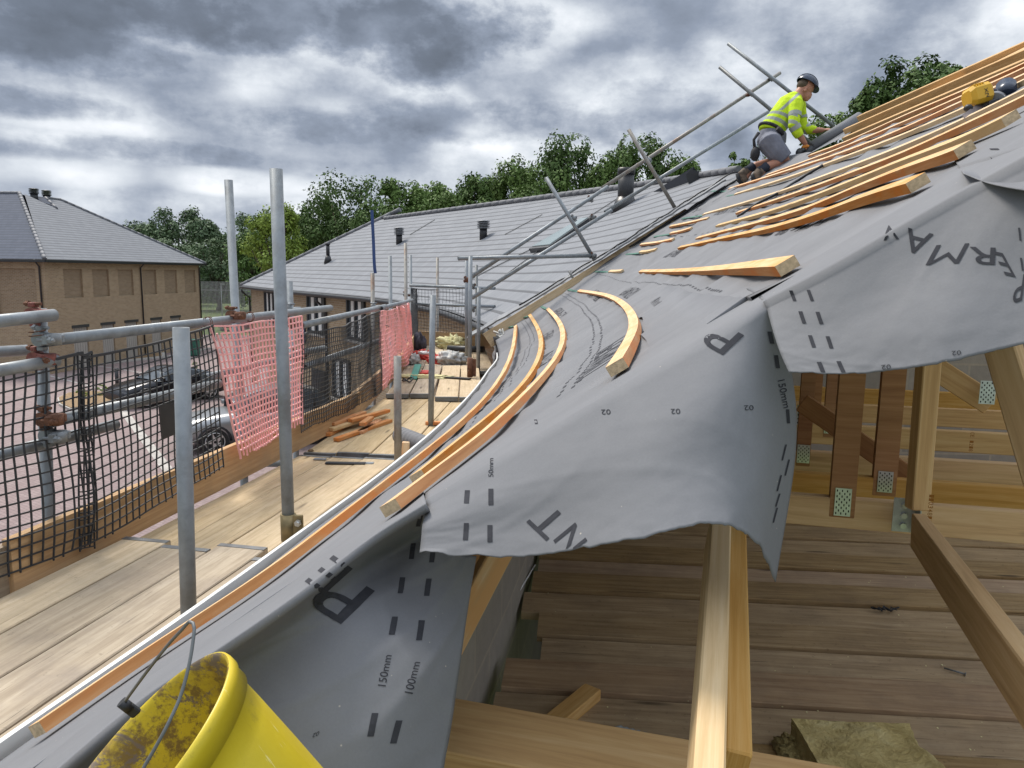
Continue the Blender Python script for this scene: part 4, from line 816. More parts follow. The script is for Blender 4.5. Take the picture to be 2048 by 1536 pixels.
# brass sleeve coupler on the tallest upright and strap
s3 = b3.lerp(t3, 0); zz_ = (5.8-1.02); k = (zz_-b3.z)/(t3.z-b3.z); c = b3.lerp(t3, k); ax = (t3-b3).normalized(); e = thing('sleeve_coupler', 'brass coloured sleeve coupler bolted round the foot of the tallest upright', 'coupler', c)
b = MB(); b.cyl(c-ax*.055, c+ax*.055, .031, n=20); b.box(c+V((.042, -.012, 0)), V((.020, 0, 0)), V((0, .007, 0)), ax*.055, .004); b.build('sleeve', 'brass_clamp', e)
b = MB()
for s_ in (-1, 1): p = c+V((.046, -.014, .026*s_)); b.cyl(p-V((0, .028, 0)), p+V((0, .02, 0)), .0085, n=10); b.cyl(p-V((0, .022, 0)), p-V((0, .010, 0)), .014, n=6, smooth=False)
b.build('bolt', 'steel', e)
c = W(940, 735, 8.6); e = thing('sleeve_coupler', 'rusty sleeve coupler low on the paired far upright', 'coupler', c); b = MB(); b.cyl(c-V((0, 0, .11)), c+V((0, 0, .11)), .033, n=16); b.box(c+V((.05, 0, 0)), V((.02, 0, 0)), V((0, .008, 0)), V((0, 0, .10)), .004); b.build('sleeve', 'rust', e)
# blue ratchet strap
simple('blue_strap', (.02, .05, .16), .6); pts = polycat([W(741, 421, 8.75), W(744, 480, 8.75), W(746, 530, 8.75), W(748, 547, 8.76)], 12); b = MB()
b.sweep(pts, [(1, -.2, 0)]*13, .012, .034); o = b.build('ratchet_strap', 'blue_strap'); tag(o, 'dark blue strap standing up from the top of a dull upright', 'strap')
# guard rails
RN = 'guard rails along the walkway'
def rail(a, c, label, mat='galv', out=.0, name='guard_rail'):
    A = G(*a, out); B = G(*c, out); return tube(name, A, B, label, mat, group=RN, cat='guard rail'), A, B
rail((-60, 648), (103, 630), 'short top rail end gripped by the red clamp at the far left', out=-.01)
rail((-60, 750), (108, 721), 'second rail from the top at the left edge, ending in a red clamp', out=-.01)
_, ra, rb = rail((90, 682), (661, 616), 'long top rail running from the open end at left past the tallest upright')
rail((-60, 936), (258, 849), 'lowest rail at the left, ending halfway behind the near black net', out=.06)
rail((92, 846), (438, 767), 'middle rail with open left end behind the near black net')
rail((125, 712), (252, 703), 'pale rail half hidden behind the top edge of the near black net', out=.45)
rail((428, 757), (603, 713), 'middle rail behind the near pink net', out=.05)
_, rc, rd = rail((603, 651), (770, 613), 'second top rail above the black net beyond the tallest upright')
rail((762, 617), (824, 600), 'last short top rail above the far pink net')
rail((600, 709), (662, 697), 'stub of rail behind the net just right of the tallest upright', out=.05); rail((608, 734), (757, 682), 'middle rail behind the second black net')
tube('guard_rail', W(820, 571, 12.8), W(990, 577, 12.0), 'upper cross rail over the far end net', group=RN, cat='guard rail'); tube('guard_rail', W(826, 608, 12.8), W(990, 613, 12.0), 'lower cross rail over the far end net', group=RN, cat='guard rail')
tube('scaffold_tube', W(916, 517, 8.7), W(1192, 511, 9.3), 'level tube from the paired uprights out over the slates')
# handrail frame sloping up the valley
D1a, D1b = W(942, 554, 8.9), W(1560, 146, 10.6); D2a, D2b = W(944, 596, 8.9), W(1547, 217, 10.6)
tube('scaffold_tube', D1a, D1a.lerp(D1b, .40), 'lower half of the upper sloping tube over the slate roof'); tube('scaffold_tube', D1a.lerp(D1b, .385)+V((.0, .05, .03)), D1b, 'upper stained half of the upper sloping tube ending against the sky', 'galv_rust')
tube('scaffold_tube', D2a, D2a.lerp(D2b, .42), 'lower half of the lower sloping tube over the slates'); tube('scaffold_tube', D2a.lerp(D2b, .40)+V((0, .05, .03)), D2b, 'upper half of the lower sloping tube ending behind the roofer')
C_ = [(1092, 355, 9.2, 1190, 521, 9.3, 'galv', 'crossing tube with its foot at the level tube, left of the rooflight'), (1257, 259, 9.55, 1353, 421, 9.7, 'galv_rust', 'crossing tube with rusty top standing on the end of the plank'),
      (1439, 134, 10.2, 1626, 290, 9.9, 'galv_dark', 'dark crossing tube left of the roofer against the sky'), (1456, 87, 10.3, 1668, 253, 10.0, 'galv', 'long crossing tube passing behind the head of the roofer')]
for x0, y0, d0, x1, y1, d1, m_, lb in C_: tube('scaffold_tube', W(x0, y0, d0), W(x1, y1, d1), lb, m_)
tube('scaffold_tube', W(1138, 542, 9.5), W(1155, 572, 9.5), 'short thin tube stub poking up beside the plank on the slates', 'galv_dark', r=.015)
timber('plank', W(966, 668, 9.4), W(1370, 418, 9.55), .04, .20, 'deck_wood', 'long pale plank on edge lying up the valley between slates and membrane', 'plank', up=(-.6, .2, .8))
cp = [(80, 630, 2.98, 'red clamp with corroded bolt on the top left rail', 'red_clamp'), (85, 718, 2.98, 'red clamp on the second rail at the left', 'red_clamp'), (95, 678, 2.95, 'silver clamp beside the open end of the long top rail', 'galv'), (100, 838, 2.98, 'corroded clamp at the open end of the middle rail', 'rust'), (108, 872, 3.0, 'silver clamp on the lowest left rail', 'galv'),
      (472, 631, 4.3, 'brown clamp joining the long top rail to the tall left upright', 'rust'), (587, 620, 5.4, 'silver clamp with hoop on the top rail right of the tallest upright', 'galv'), (590, 648, 5.4, 'rusty clamp at the start of the second top rail', 'rust'), (600, 712, 5.4, 'rusty clamp on the middle rail right of the tallest upright', 'rust'), (752, 614, 8.3, 'clamp where the second and last top rails meet', 'galv'),
      (814, 590, 11.5, 'clamp on the dark tall upright at the far corner', 'galv_dark'), (944, 572, 9.0, 'clamp where the upper cross rail meets the paired uprights', 'galv_dark'), (944, 618, 9.0, 'clamp where the lower cross rail meets the paired uprights', 'galv_dark'), (934, 560, 9.2, 'rusty clamp at the foot of the upper sloping tube', 'rust'),
      (1180, 399, 9.55, 'clamp on the upper sloping tube between the two crossing tubes', 'galv_dark'), (1186, 436, 9.6, 'double clamp on the lower sloping tube over the rooflight', 'galv_dark'), (1296, 321, 9.75, 'bright clamp where the rusty topped tube crosses the upper sloping tube', 'galv'), (1318, 358, 9.8, 'bright clamp where the rusty topped tube crosses the lower sloping tube', 'galv'), (1500, 188, 10.3, 'brown clamp where the dark crossing tube meets the upper sloping tube', 'rust'), (1540, 158, 10.5, 'clamp at the very top of the upper sloping tube', 'galv_dark'), (1186, 512, 9.3, 'dark clamp at the foot of the crossing tube left of the rooflight', 'galv_dark'), (1147, 437, 9.3, 'clamp where the left crossing tube meets the lower sloping tube', 'galv')]
for px, py, d, lb, m_ in cp:
    coupler(W(px, py, d), (0, 0, 1) if px < 900 else (.6, .1, .5), (.15, 1, 0) if px < 900 else (.3, 0, -.6), lb, m_)
for pp, lb in (((75, 676), 'wire hoop round the short left upright'), ((412, 645), 'rusty wire tie round the long top rail at the start of the pink net'), ((497, 634), 'wire tie on the long top rail above the pink net')):
    p = G(*pp); ax = (rb-ra).normalized() if pp[0] > 90 else V((0, 0, 1)); a = ax.orthogonal().normalized(); c = ax.cross(a); b = MB(); b.pipe([p+a*math.cos(t*.4)*.028+c*math.sin(t*.4)*.028+ax*.001*t for t in range(32)], .0022, 5); tag(b.build('wire_tie', 'rust'), lb, 'wire tie')
# debris netting
def net(name, corners, cell, mat, label, seed, r=.0028, wob=.022, rag=0, on=None, skew=.012, group='panels of debris netting', hole=None):
    rn = random.Random(seed)
    if on is None:
        Pn = [G(*c) for c in corners]; q = [(p.y, p.z) for p in Pn]
        def P(a, c):
            y = (q[0][0]*(1-a)+q[1][0]*a)*(1-c)+(q[3][0]*(1-a)+q[2][0]*a)*c; z = (q[0][1]*(1-a)+q[1][1]*a)*(1-c)+(q[3][1]*(1-a)+q[2][1]*a)*c
            return V((xg(y)+.030, y, z)), V((1, 0, 0))
        wid = ((q[1][0]-q[0][0])+(q[2][0]-q[3][0]))/2; hei = ((q[0][1]-q[3][1])+(q[1][1]-q[2][1]))/2
    else:
        Q = [W(*c) for c in corners]
        def P(a, c): return (Q[0].lerp(Q[1], a)).lerp(Q[3].lerp(Q[2], a), c), V((0, -1, 0))
        wid = (Q[1]-Q[0]).length; hei = (Q[0]-Q[3]).length
    nu = max(3, int(abs(wid)/cell)); nv = max(3, int(abs(hei)/cell)); so = V((seed*3.3, seed, 0))
    def pt(i, j):
        a, c = i/nu, j/nv; p, n_ = P(a, c); w = noise.noise(V((a*wid*2.1, c*hei*2.4, seed)))*wob*1.6+noise.noise(V((a*wid*7, c*hei*6, seed+9)))*wob*.35
        sx = noise.noise(V((a*wid*3, c*hei*3, seed+20)))*skew*2; sz = noise.noise(V((a*wid*3, c*hei*3, seed+40)))*skew*2-.02*math.sin(a*3.14)*(1-c)*.6
        return p+n_*w+V((0, sx, sz)) if on is None else p+n_*w+V((sx, 0, sz))
    g = [[pt(i, j) for j in range(nv+1)] for i in range(nu+1)]; b = MB()
    for i in range(nu+1):
        j1 = nv if not rag else nv-max(0, int(rag*noise.noise(V((i*.35, seed, 0)))*2))
        j0 = 0 if not rag else max(0, int(rag*noise.noise(V((i*.3, seed, 5)))*1.6))
        b.pipe(g[i][j0:j1+1]+([g[i][j1]+V((0, 0, -.012))] if rn.random() < .5 else []), r*(1.15 if i in (0, nu) else 1), 4, smooth=False)
    for j in range(nv+1):
        i0, i1 = (0, nu)
        if rag: i0 = max(0, int(rag*noise.noise(V((j*.4, seed, 9)))*2)); i1 = nu-max(0, int(rag*noise.noise(V((j*.4, seed, 15)))*2))
        if rag and j == nv: i0 += nu//6; i1 -= nu//5
        b.pipe([g[i][j]+V((0, 0, 0)) for i in range(i0, i1+1)], r*(1.9 if j == 0 and not rag else 1), 4, smooth=False)
    o = b.build(name, mat); tag(o, label, 'netting', group); return g
net('debris_netting', [(-90, 742), (152, 708), (168, 1090), (-90, 1180)], .0425, 'net_black', 'near black plastic netting at the left edge of the photo', 1, r=.0042)
net('debris_netting', [(140, 706), (170, 703), (176, 1092), (146, 1098)], .030, 'net_black', 'narrow doubled fold where the two near black nets overlap', 11, r=.0035, wob=.004, skew=.0015)
net('debris_netting', [(150, 716), (415, 650), (436, 930), (160, 1090)], .0425, 'net_black', 'black netting in front of the black coupe, with the small grey patch', 2, wob=.014, skew=.007, r=.0040)
net('debris_netting', [(408, 652), (594, 632), (596, 845), (470, 915)], .039, 'net_pink', 'faded pink netting above the honey toe board, torn at its edges', 3, r=.0062, rag=1.6, wob=.014, skew=.006)
net('debris_netting', [(592, 672), (752, 622), (756, 782), (595, 862)], .034, 'net_black', 'black netting in the middle, between the two pink ones', 4, r=.0036)
net('debris_netting', [(752, 624), (814, 606), (822, 700), (756, 780)], .046, 'net_pink', 'far pink netting at the end of the walkway', 5, r=.0055, wob=.05, rag=1)
net('debris_netting', [(822, 577, 12.5), (834, 577, 12.9), (836, 664, 12.9), (820, 700, 11.6)], .036, 'net_black', 'bunched black netting in the far left corner', 6, on=1, wob=.06, r=.005)
net('debris_netting', [(832, 578, 12.85), (930, 577, 12.5), (926, 664, 12.5), (836, 664, 12.85)], .058, 'net_black', 'black netting closing the far end above the dark toe board', 7, on=1, r=.0035)
p = G(316, 790, -.04); q = [G(x, y, -.04) for x, y in ((300, 812), (331, 803), (334, 868), (306, 880))]; b = MB(); b.prism(q, V((.003, 0, 0))); tag(b.build('net_tag', 'black_plastic'), 'small dark grey plastic patch wired to the net in front of the black coupe', 'tag')
for i, (a, c) in enumerate((((732, 485+160), (820, 668)), ((725, 730), (820, 745)))):
    b = MB(); A = G(a[0]+10, a[1], -.05); B = G(c[0], c[1], -.05); b.pipe([A.lerp(B, t/6)+V((.02*math.sin(t), 0, .01*math.cos(t*2))) for t in range(7)], .003, 5); tag(b.build('wire_tie', 'black_metal'), ['thin black wire slanting across the far pink net, upper one', 'thin black wire slanting across the far pink net, lower one'][i], 'wire')
# loose things on the walkway
def onz(px, py, z): return Zp(px, py, z)
def loose(name, a, c, w, h, z, mat, label, group, cat='batten'):
    A = onz(a[0], a[1], z+h); B = onz(c[0], c[1], z+h); timber(name, A, B, w, h, mat, label, cat, group=group)
OG = 'orange batten offcuts piled on the walkway'
for i, (a, c, lv, lb) in enumerate([((655, 866), (712, 834), 0, 'offcut at the left front of the pile, low down'), ((672, 876), (780, 838), 0, 'front offcut of the pile, its orange end nearest the camera'), ((720, 862), (758, 838), 0, 'short offcut at the right front of the pile'), ((662, 856), (772, 820), 1, 'long yellow offcut lying across the middle of the pile'), ((700, 838), (776, 818), 2, 'long offcut on top of the pile pointing right'), ((724, 845), (742, 832), 2, 'short block with a red end on top of the pile'), ((664, 845), (728, 822), 2, 'offcut at the back left of the pile')]):
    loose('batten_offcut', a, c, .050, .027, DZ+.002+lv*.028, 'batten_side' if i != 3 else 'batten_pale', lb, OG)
loose('timber_block', (665, 838), (704, 826), .10, .06, DZ+.003, 'toe_wood', 'brown timber block half under the batten offcuts', None, 'timber')
loose('batten_offcut', (851, 843), (881, 843), .05, .027, DZ+.003, 'batten_side', 'short orange offcut on the deck just left of the membrane edge tube', OG); loose('batten_offcut', (893, 841), (930, 843), .05, .03, DZ+.003, 'batten_wood', 'short orange offcut tucked against the white fascia', OG)
A = onz(808, 948, DZ); q = ray(811, 885); T = EYE+q*(A.y/q.y)
timber('timber_upright', V((A.x, A.y, DZ-.05)), V((T.x, A.y, T.z)), .045, .03, 'batten_wood', 'orange timber stub standing upright beside the weathered tube', 'timber', up=(0, -1, 0))
# roll of membrane lying on the deck
A = onz(800, 870, DZ+.07); B = onz(880, 902, DZ+.07); b = MB(); b.cyl(A, B, .062, n=28)
for t in range(12): p = A.lerp(B, .05+t*.08); b.cyl(p, p+(B-A)*.03, .0628, n=28, caps=False)
tag(b.build('membrane_roll', 'membrane'), 'grey roll of membrane lying on the walkway boards', 'roll')
# far pile of rubbish and materials
def lump(name, px, py, z, rad, mat, label, seed, cat, sq=(1, 1, .6), amp=.45, n_=26, fr=2.2):
    c = onz(px, py, z); b = MB()
    def f(a, c2):
        th = a*6.2832; ph = (c2-.5)*3.1416; d = V((math.cos(th)*math.cos(ph), math.sin(th)*math.cos(ph), math.sin(ph)))
        r_ = rad*(1+amp*noise.noise(d*fr+V((seed, 0, 0)))+amp*.45*noise.noise(d*fr*3+V((seed, 4, 0)))); return c+V((d.x*r_*sq[0], d.y*r_*sq[1], max(0.004-0, d.z*r_*sq[2]+rad*sq[2]*.6)))
    b.grid(f, n_, n_//2); o = b.build(name, mat); tag(o, label, cat); return o
simple('fluff', (.72, .66, .36), .95, 0, .15, 20, .8); simple('red_bag', (.55, .045, .03), .55, 0, .3, 6); simple('clear_film', (.42, .42, .40), .5, 0, .25, 12, .5); simple('dark_cloth', (.05, .045, .06), .9, 0, .4, 8, .5); simple('green_tool', (.02, .20, .14), .4)
lump('insulation_fluff', 906, 697, DZ, .22, 'fluff', 'yellow insulation wool heap behind the clear plastic', 1, 'insulation', (1.1, .9, .55), .7, 40, 4); lump('plastic_film', 902, 728, DZ, .20, 'clear_film', 'crumpled clear plastic wrapping on the far boards', 2, 'plastic', (1.0, .8, .55), .4, 40, 3.5); lump('insulation_fluff', 845, 757, DZ+.04, .13, 'fluff', 'flat strip of yellow wool on the grey boards', 3, 'insulation', (2.6, .5, .22), .6, 36, 4)
lump('red_sack', 846, 718, DZ, .15, 'red_bag', 'crumpled red sack with white print, left one', 4, 'sack', (1.2, .8, .5), .8, 36, 4); lump('red_sack', 878, 727, DZ, .13, 'red_bag', 'crumpled red sack opened at its end, right one', 5, 'sack', (1.2, .9, .5), .8, 36, 4); lump('cloth_bundle', 838, 700, DZ, .15, 'dark_cloth', 'dark bundle of cloth behind the red sack', 6, 'cloth', (.7, .9, 1.1), .5, 30, 3)
lump('plastic_film', 824, 728, DZ, .13, 'clear_film', 'pale plastic bag at the foot of the far pink net', 7, 'plastic', (.8, 1, .7), .8, 30, 4); lump('red_sack', 848, 709, DZ+.10, .06, 'white_plastic', 'white printed corner of the left red sack', 8, 'sack', (1.3, .8, .5), .6, 20, 4)
A = onz(826, 757, DZ+.06); B = onz(836, 728, DZ+.16); timber('spirit_level', A, B, .08, .04, 'green_tool', 'green plastic tool case leaning on the rubbish', 'tool case', up=(0, -.4, 1))
b = MB(); A = onz(896, 697, DZ+.05); B = onz(968, 699, DZ+.06); b.cyl(A, B, .05, n=14); tag(b.build('drain_pipe', 'black_plastic'), 'short black plastic pipe lying across the far walkway', 'pipe')
loose('batten_offcut', (847, 745), (851, 740), .09, .08, DZ+.003, 'red_bag', 'small red and white carton on the far boards', None, 'carton')
loose('steel_plate', (880, 752), (941, 756), .05, .02, DZ+.05, 'black_metal', 'dark metal strip lying across the board ends', None, 'strip'); b = MB(); c = onz(815, 765, DZ+.05); b.pipe([c+V((.05*math.cos(t)*(1+.3*math.sin(3*t)), .06*math.sin(t), .03+.02*math.sin(2*t))) for t in [i*.35 for i in range(18)]], .009, 5, closed=True); tag(b.build('clamp_jaw', 'black_metal'), 'small black clamp lying by the far pink net', 'clamp')
for i, (px, py) in enumerate(((700+220, 926), (640, 918), (735, 926))):
    if px > 900: continue
    c = onz(px, py, DZ+.004); b = MB(); b.box(c, V((.04, 0, 0)), V((0, .02, 0)), V((0, 0, .003)), .001); tag(b.build('metal_clip', 'galv'), ['', 'small metal clip at the board joint near the tallest upright', 'small metal clip at the board joint near the weathered upright'][i], 'clip')
b = MB(); c = onz(691, 926, DZ+.006); b.box(c, V((.13, 0, 0)), V((0, .022, 0)), V((0, 0, .004)), .002); tag(b.build('rubber_strip', 'black_plastic'), 'black strip lying along the board joint', 'strip')
lump('mortar_crumb', 622, 903, DZ, .018, 'bark', 'little brown lump of mortar on the pale boards', 12, 'mortar')
# ================================================================== OUR ROOF: eave, membrane, battens, printing
b = MB(); ys = [.75+i*(8.3-.75)/40 for i in range(41)]; b.sweep([V((p.x, p.y, 4.825)) for p in [roofp(y, -.040, 0) for y in ys]], [(0, 0, 1)]*41, .012, .092); tag(b.build('fascia_strip', 'white_plastic'), 'white plastic fascia strip curving along the eave', 'fascia')
b = MB(); b.sweep([roofp(y, -.018, -.16) for y in ys], [(0, 0, 1)]*41, .026, .128); tag(b.build('eave_carrier', 'membrane'), 'narrow grey felt strip just behind the white fascia strip', 'strip')
# outer wall of our wing under the eave
def wl(y, z, off): p = roofp(y, off, 0); return V((p.x, p.y, z))
simple('block_plain', (.30, .285, .26), .95, 0, .2, 3, .3)
t = MT('blockwork', .95); v = t.coord('UV'); bk = t.n('ShaderNodeTexBrick'); t.L(v, bk.inputs['Vector']); bk.inputs['Scale'].default_value = 1; bk.inputs['Brick Width'].default_value = .45; bk.inputs['Row Height'].default_value = .225; bk.inputs['Mortar Size'].default_value = .008
bk.inputs['Color1'].default_value = (.30, .265, .215, 1); bk.inputs['Color2'].default_value = (.37, .33, .27, 1); bk.inputs['Mortar'].default_value = (.42, .36, .27, 1); n_ = t.noise(v, 14, 5, .7); t.col(t.mix(t.math('MULTIPLY', n_, .6), bk.outputs[0], (.13, .12, .11))); t.bump(n_, .5, .01); M['blockwork'] = t.m
we = thing('wing_wall', 'blockwork wall of our wing under the eave, seen inside at the left', 'wall', (-.1, 4, 0))
b = MB(); b.grid(lambda a, c: wl(.3+a*9.6, c*4.95, .36), 40, 4, lambda a, c: (a*9.6, c*4.78)); b.build('outer_leaf', 'buff_brick', we); b = MB(); b.grid(lambda a, c: wl(.3+a*9.6, c*5.05, .55), 40, 4, lambda a, c: (a*9.6, c*4.92)); b.build('inner_leaf', 'blockwork', we)
b = MB(); b.grid(lambda a, c: wl(.3+a*9.6, 4.945+c*.10, .36+c*.19), 40, 1, lambda a, c: (a*9.6, c)); b.build('wall_head', 'block_plain', we)
p = Zp(1003, 704, 4.7); e = thing('downpipe_hopper', 'black downpipe under the torn membrane at the roof corner', 'downpipe', p); b = MB(); q = W(1000, 690, 9.2); b.pipe([q, q+V((0, 0, -.12)), q+V((-.03, -.02, -.3)), q+V((-.03, -.02, -4.2))], .055, 10); b.build('pipe', 'black_metal', e); b = MB(); b.cyl(q+V((0, 0, .0)), q+V((0, 0, .10)), .07, .09, 12); b.build('hopper', 'black_metal', e)
# main membrane: sags between the rafters, long diagonal creases
def fold(p, seed, sc, sharp=3.0): 
    n1 = noise.noise(p*sc+V((seed, 0, 0))); return max(0, 1-abs(n1)*sharp)
def creases(y, v):
    s = -.007*(1-math.cos(6.283*y/.6))*.5*smooth(0, .3, v)
    u1 = y*.42-v*.95; u2 = y*.30+v*.25
    s += .016*fold(V((u1*1.5, u2*.5, 0)), 1.3, 1.3)*smooth(2.0, 4.5, y)*smooth(.1, .6, v)+.010*fold(V((u1*3.0, u2*.8, 5)), 4.1, 1.6)*smooth(1.5, 3.5, y)
    s += .010*noise.noise(V((y*1.3, v*2.1, 2)))+.004*noise.noise(V((y*5, v*7, 1)))
    return s*smooth(1.5, 2.4, y)
VT = [(1.3, 2.4), (2.5, 2.72), (4.3, 2.97), (5.5, 3.19), (7.6, 3.34), (8.6, 3.44), (9.7, 3.5)]
def mp(y, v, lift=0): return roofp(y, v, .004+creases(y, v)+lift)
Y0N = [(-.05, .78), (.28, .85), (.36, 1.15), (.44, 1.36), (.55, 1.52), (.8, 1.66), (1.1, 1.64), (1.5, 1.66), (1.8, 1.52), (2.4, 1.6)]
b = MB()
def mfn(a, c):
    v = -.02+c*interp(VT, 1.3+a*8.35); y0 = interp(Y0N, v); y1 = 9.72+.05*noise.noise(V((v*4, 0, 0))); return mp(y0+(y1-y0)*a, v)
b.grid(mfn, 330, 130); mem = b.build('roof_membrane', 'membrane'); MEM = b.bvh(); tag(mem, 'large grey breather membrane stretched over the curved roof slope', 'membrane')
sf = mem.modifiers.new('t', 'SOLIDIFY'); sf.thickness = .0012; sf.offset = -1
# overlapping laps: edges of the strips running up and along the roof
def lap(pts, w, label, lift=.007, mat='membrane', name='membrane_lap'):
    P = polycat([V((x, y, 0)) for x, y in pts], 40); b = MB(); rows = []
    for i, q in enumerate(P):
        p, n_ = hit(MEM, q.x, q.y); 
        if p is None: continue
        t_ = P[min(40, i+1)]-P[max(0, i-1)]; p2, _ = hit(MEM, q.x+t_.x, q.y+t_.y)
        tv = (p2-p).normalized() if p2 is not None and (p2-p).length > 1e-5 else V((0, 1, 0)); sd_ = n_.cross(tv).normalized(); hh = .5+.5*noise.noise(V((i*.35, len(label), 0)))
        rows.append([p+n_*.001-sd_*w, p+n_*(lift*.5)-sd_*w*.5, p+n_*lift*(1+hh*1.3), p+n_*(lift*(1+hh*1.3)-.0025), p-n_*.002])
    b.v = [q for r_ in rows for q in r_]
    for i in range(len(rows)-1):
        for j in range(4): b.face((i*5+j, i*5+5+j, i*5+6+j, i*5+1+j), None, True)
    tag(b.build(name, mat), label, 'membrane'); return b
lap([(1010, 560+100), (1060, 600), (1150, 560), (1260, 500), (1360, 440), (1470, 376)], .10, 'membrane strip lapped along the valley edge', .012)
lap([(1340, 574), (1380, 588), (1430, 598), (1470, 603), (1522, 608)], .22, 'lapped membrane edge running to the torn corner below the fifth batten', .008)
# cloth sheets hanging over the cut end of the roof
def sheet(name, rows, label, nu=70, nv=60, fold_amp=.006, seed=0, ragged=0, mat='membrane', lift=.008, thick=.0013):
    R_ = []; rows = [[(lambda P: (1024+FPX*(P-EYE).dot(rgt)/(P-EYE).dot(fwd), 768-FPX*(P-EYE).dot(upv)/(P-EYE).dot(fwd), 'r'))(roofp(c[2], c[1])) if c[0] == 'v' else c for c in r_] for r_ in rows]
    for r_ in rows:
        R_.append([(S(c[0], c[1], {'r': lift, 'u': -.014}[c[2]]) if isinstance(c[2], str) else W(c[0], c[1], c[2])) for c in r_])
    nr, nc = len(R_), len(R_[0]); c1 = 1/(nr-1)
    def across(i, a): return [interp([(j/(nc-1), rows[i][j][k]) for j in range(nc)], a) for k in (0, 1)]
    dep = [[(R_[i][j]-EYE).dot(fwd) for j in range(nc)] for i in range(nr)]
    cache = {}
    def snap(a, f):
        q0, q1 = across(0, a), across(1, a); return hit(ROOF, q0[0]*(1-f)+q1[0]*f, q0[1]*(1-f)+q1[1]*f, -.012+(lift+.012)*smooth(0, .6, f))[0]
    def col(a):
        if a not in cache:
            r = []
            for i in range(1, nr):
                q = across(i, a); d = (snap(a, 1)-EYE).dot(fwd) if i == 1 else interp([(j/(nc-1), dep[i][j]) for j in range(nc)], a); r.append((q[0], q[1], d))
            cache[a] = r
        return cache[a]
    def fn(a, c):
        if c <= c1: p = snap(a, c/c1)
        else:
            r = col(a); t_ = [(i/(nr-1), r[i-1]) for i in range(1, nr)]; p = W(*[interp([(u, q[k]) for u, q in t_], c) for k in range(3)])
        n_ = (EYE-p).normalized(); w = noise.noise(V((a*4+seed, c*2.2, seed)))*fold_amp*.8+fold(V((a*4+c*2.2+seed, c*.7, 0)), seed, 1.1, 5)*fold_amp*.28+fold(V((a*2-c*2.8+seed, c*.9, 3)), seed+3, 1.3, 6)*fold_amp*.22+noise.noise(V((a*26+seed, c*18, 3)))*.0007
        k = smooth(c1*.9, c1*1.9, c)
        if ragged: p = p+(R_[-1][0]-R_[-2][0]).normalized()*0
        p = p+n_*w*k
        if ragged and c > .93: p = p+V((0, 0, 1))*(noise.noise(V((a*60, seed, 0)))*.5+noise.noise(V((a*22, seed, 0))))*ragged*(c-.93)/.07
        return p
    b = MB(); b.grid(fn, nu, nv); o = b.build(name, mat); tag(o, label, 'membrane'); s_ = o.modifiers.new('t', 'SOLIDIFY'); s_.thickness = thick; s_.offset = -1; return b.bvh(), fn
TA, fA = sheet('membrane_drape', [
 [(854, 969, 'u'), (1022, 840, 'u'), (1197, 743, 'u'), (1337, 630, 'u'), (1432, 572, 'u'), (1492, 560, 'u')],
 [('v', .745, 1.46), ('v', .90, 1.46), ('v', 1.06, 1.46), ('v', 1.18, 1.47), ('v', 1.265, 1.49), ('v', 1.312, 1.52)],
 [(846, 1048, 1.29), (1048, 975, 1.225), (1250, 890, 1.15), (1388, 820, 1.13), (1490, 775, 1.15), (1582, 745, 1.22)],
 [(843, 1078, 1.27), (1050, 1046, 1.19), (1255, 995, 1.09), (1402, 940, 1.075), (1505, 935, 1.10), (1590, 905, 1.20)],
 [(840, 1106, 1.25), (1048, 1113, 1.15), (1258, 1080, 1.04), (1425, 1048, 1.02), (1508, 1082, 1.06), (1550, 1164, 1.16)]], 'grey membrane flap hanging over the cut roof end in the middle, torn along its hem', 90, 70, .0045, 1, .006)
TB, fB = sheet('membrane_drape', [
 [(1472, 560, 'u'), (1600, 505, 'u'), (1742, 420, 'u'), (1842, 365, 'u'), (1952, 313, 'u'), (2072, 298, 'u')],
 [('v', 1.308, 1.52), ('v', 1.39, 1.47), ('v', 1.49, 1.46), ('v', 1.57, 1.45), ('v', 1.64, 1.42), ('v', 1.72, 1.38)],
 [(1545, 658, 1.18), (1648, 648, 1.12), (1790, 572, 1.08), (1890, 530, 1.05), (2000, 490, 1.01), (2110, 480, .97)],
 [(1560, 704, 1.14), (1672, 706, 1.08), (1802, 662, 1.03), (1900, 632, 1.0), (2030, 596, .97), (2110, 600, .94)],
 [(1578, 745, 1.11), (1702, 748, 1.05), (1815, 737, 1.0), (1905, 722, .97), (2045, 690, .94), (2110, 690, .92)]], 'large grey membrane flap with dark lettering hanging below the upper battens at the right', 80, 60, .0035, 2, .002)
TC, fC = sheet('membrane_drape', [
 [(1887, 288, 'u'), (1977, 238, 'u'), (2072, 202, 'u')],
 [(1922, 341, 'r'), (2000, 320, 'r'), (2085, 300, 'r')],
 [(1926, 348, 1.13), (1986, 370, 1.04), (2085, 388, .96)]], 'small top flap of membrane with lifted lower edge at the far right', 40, 30, .006, 3)
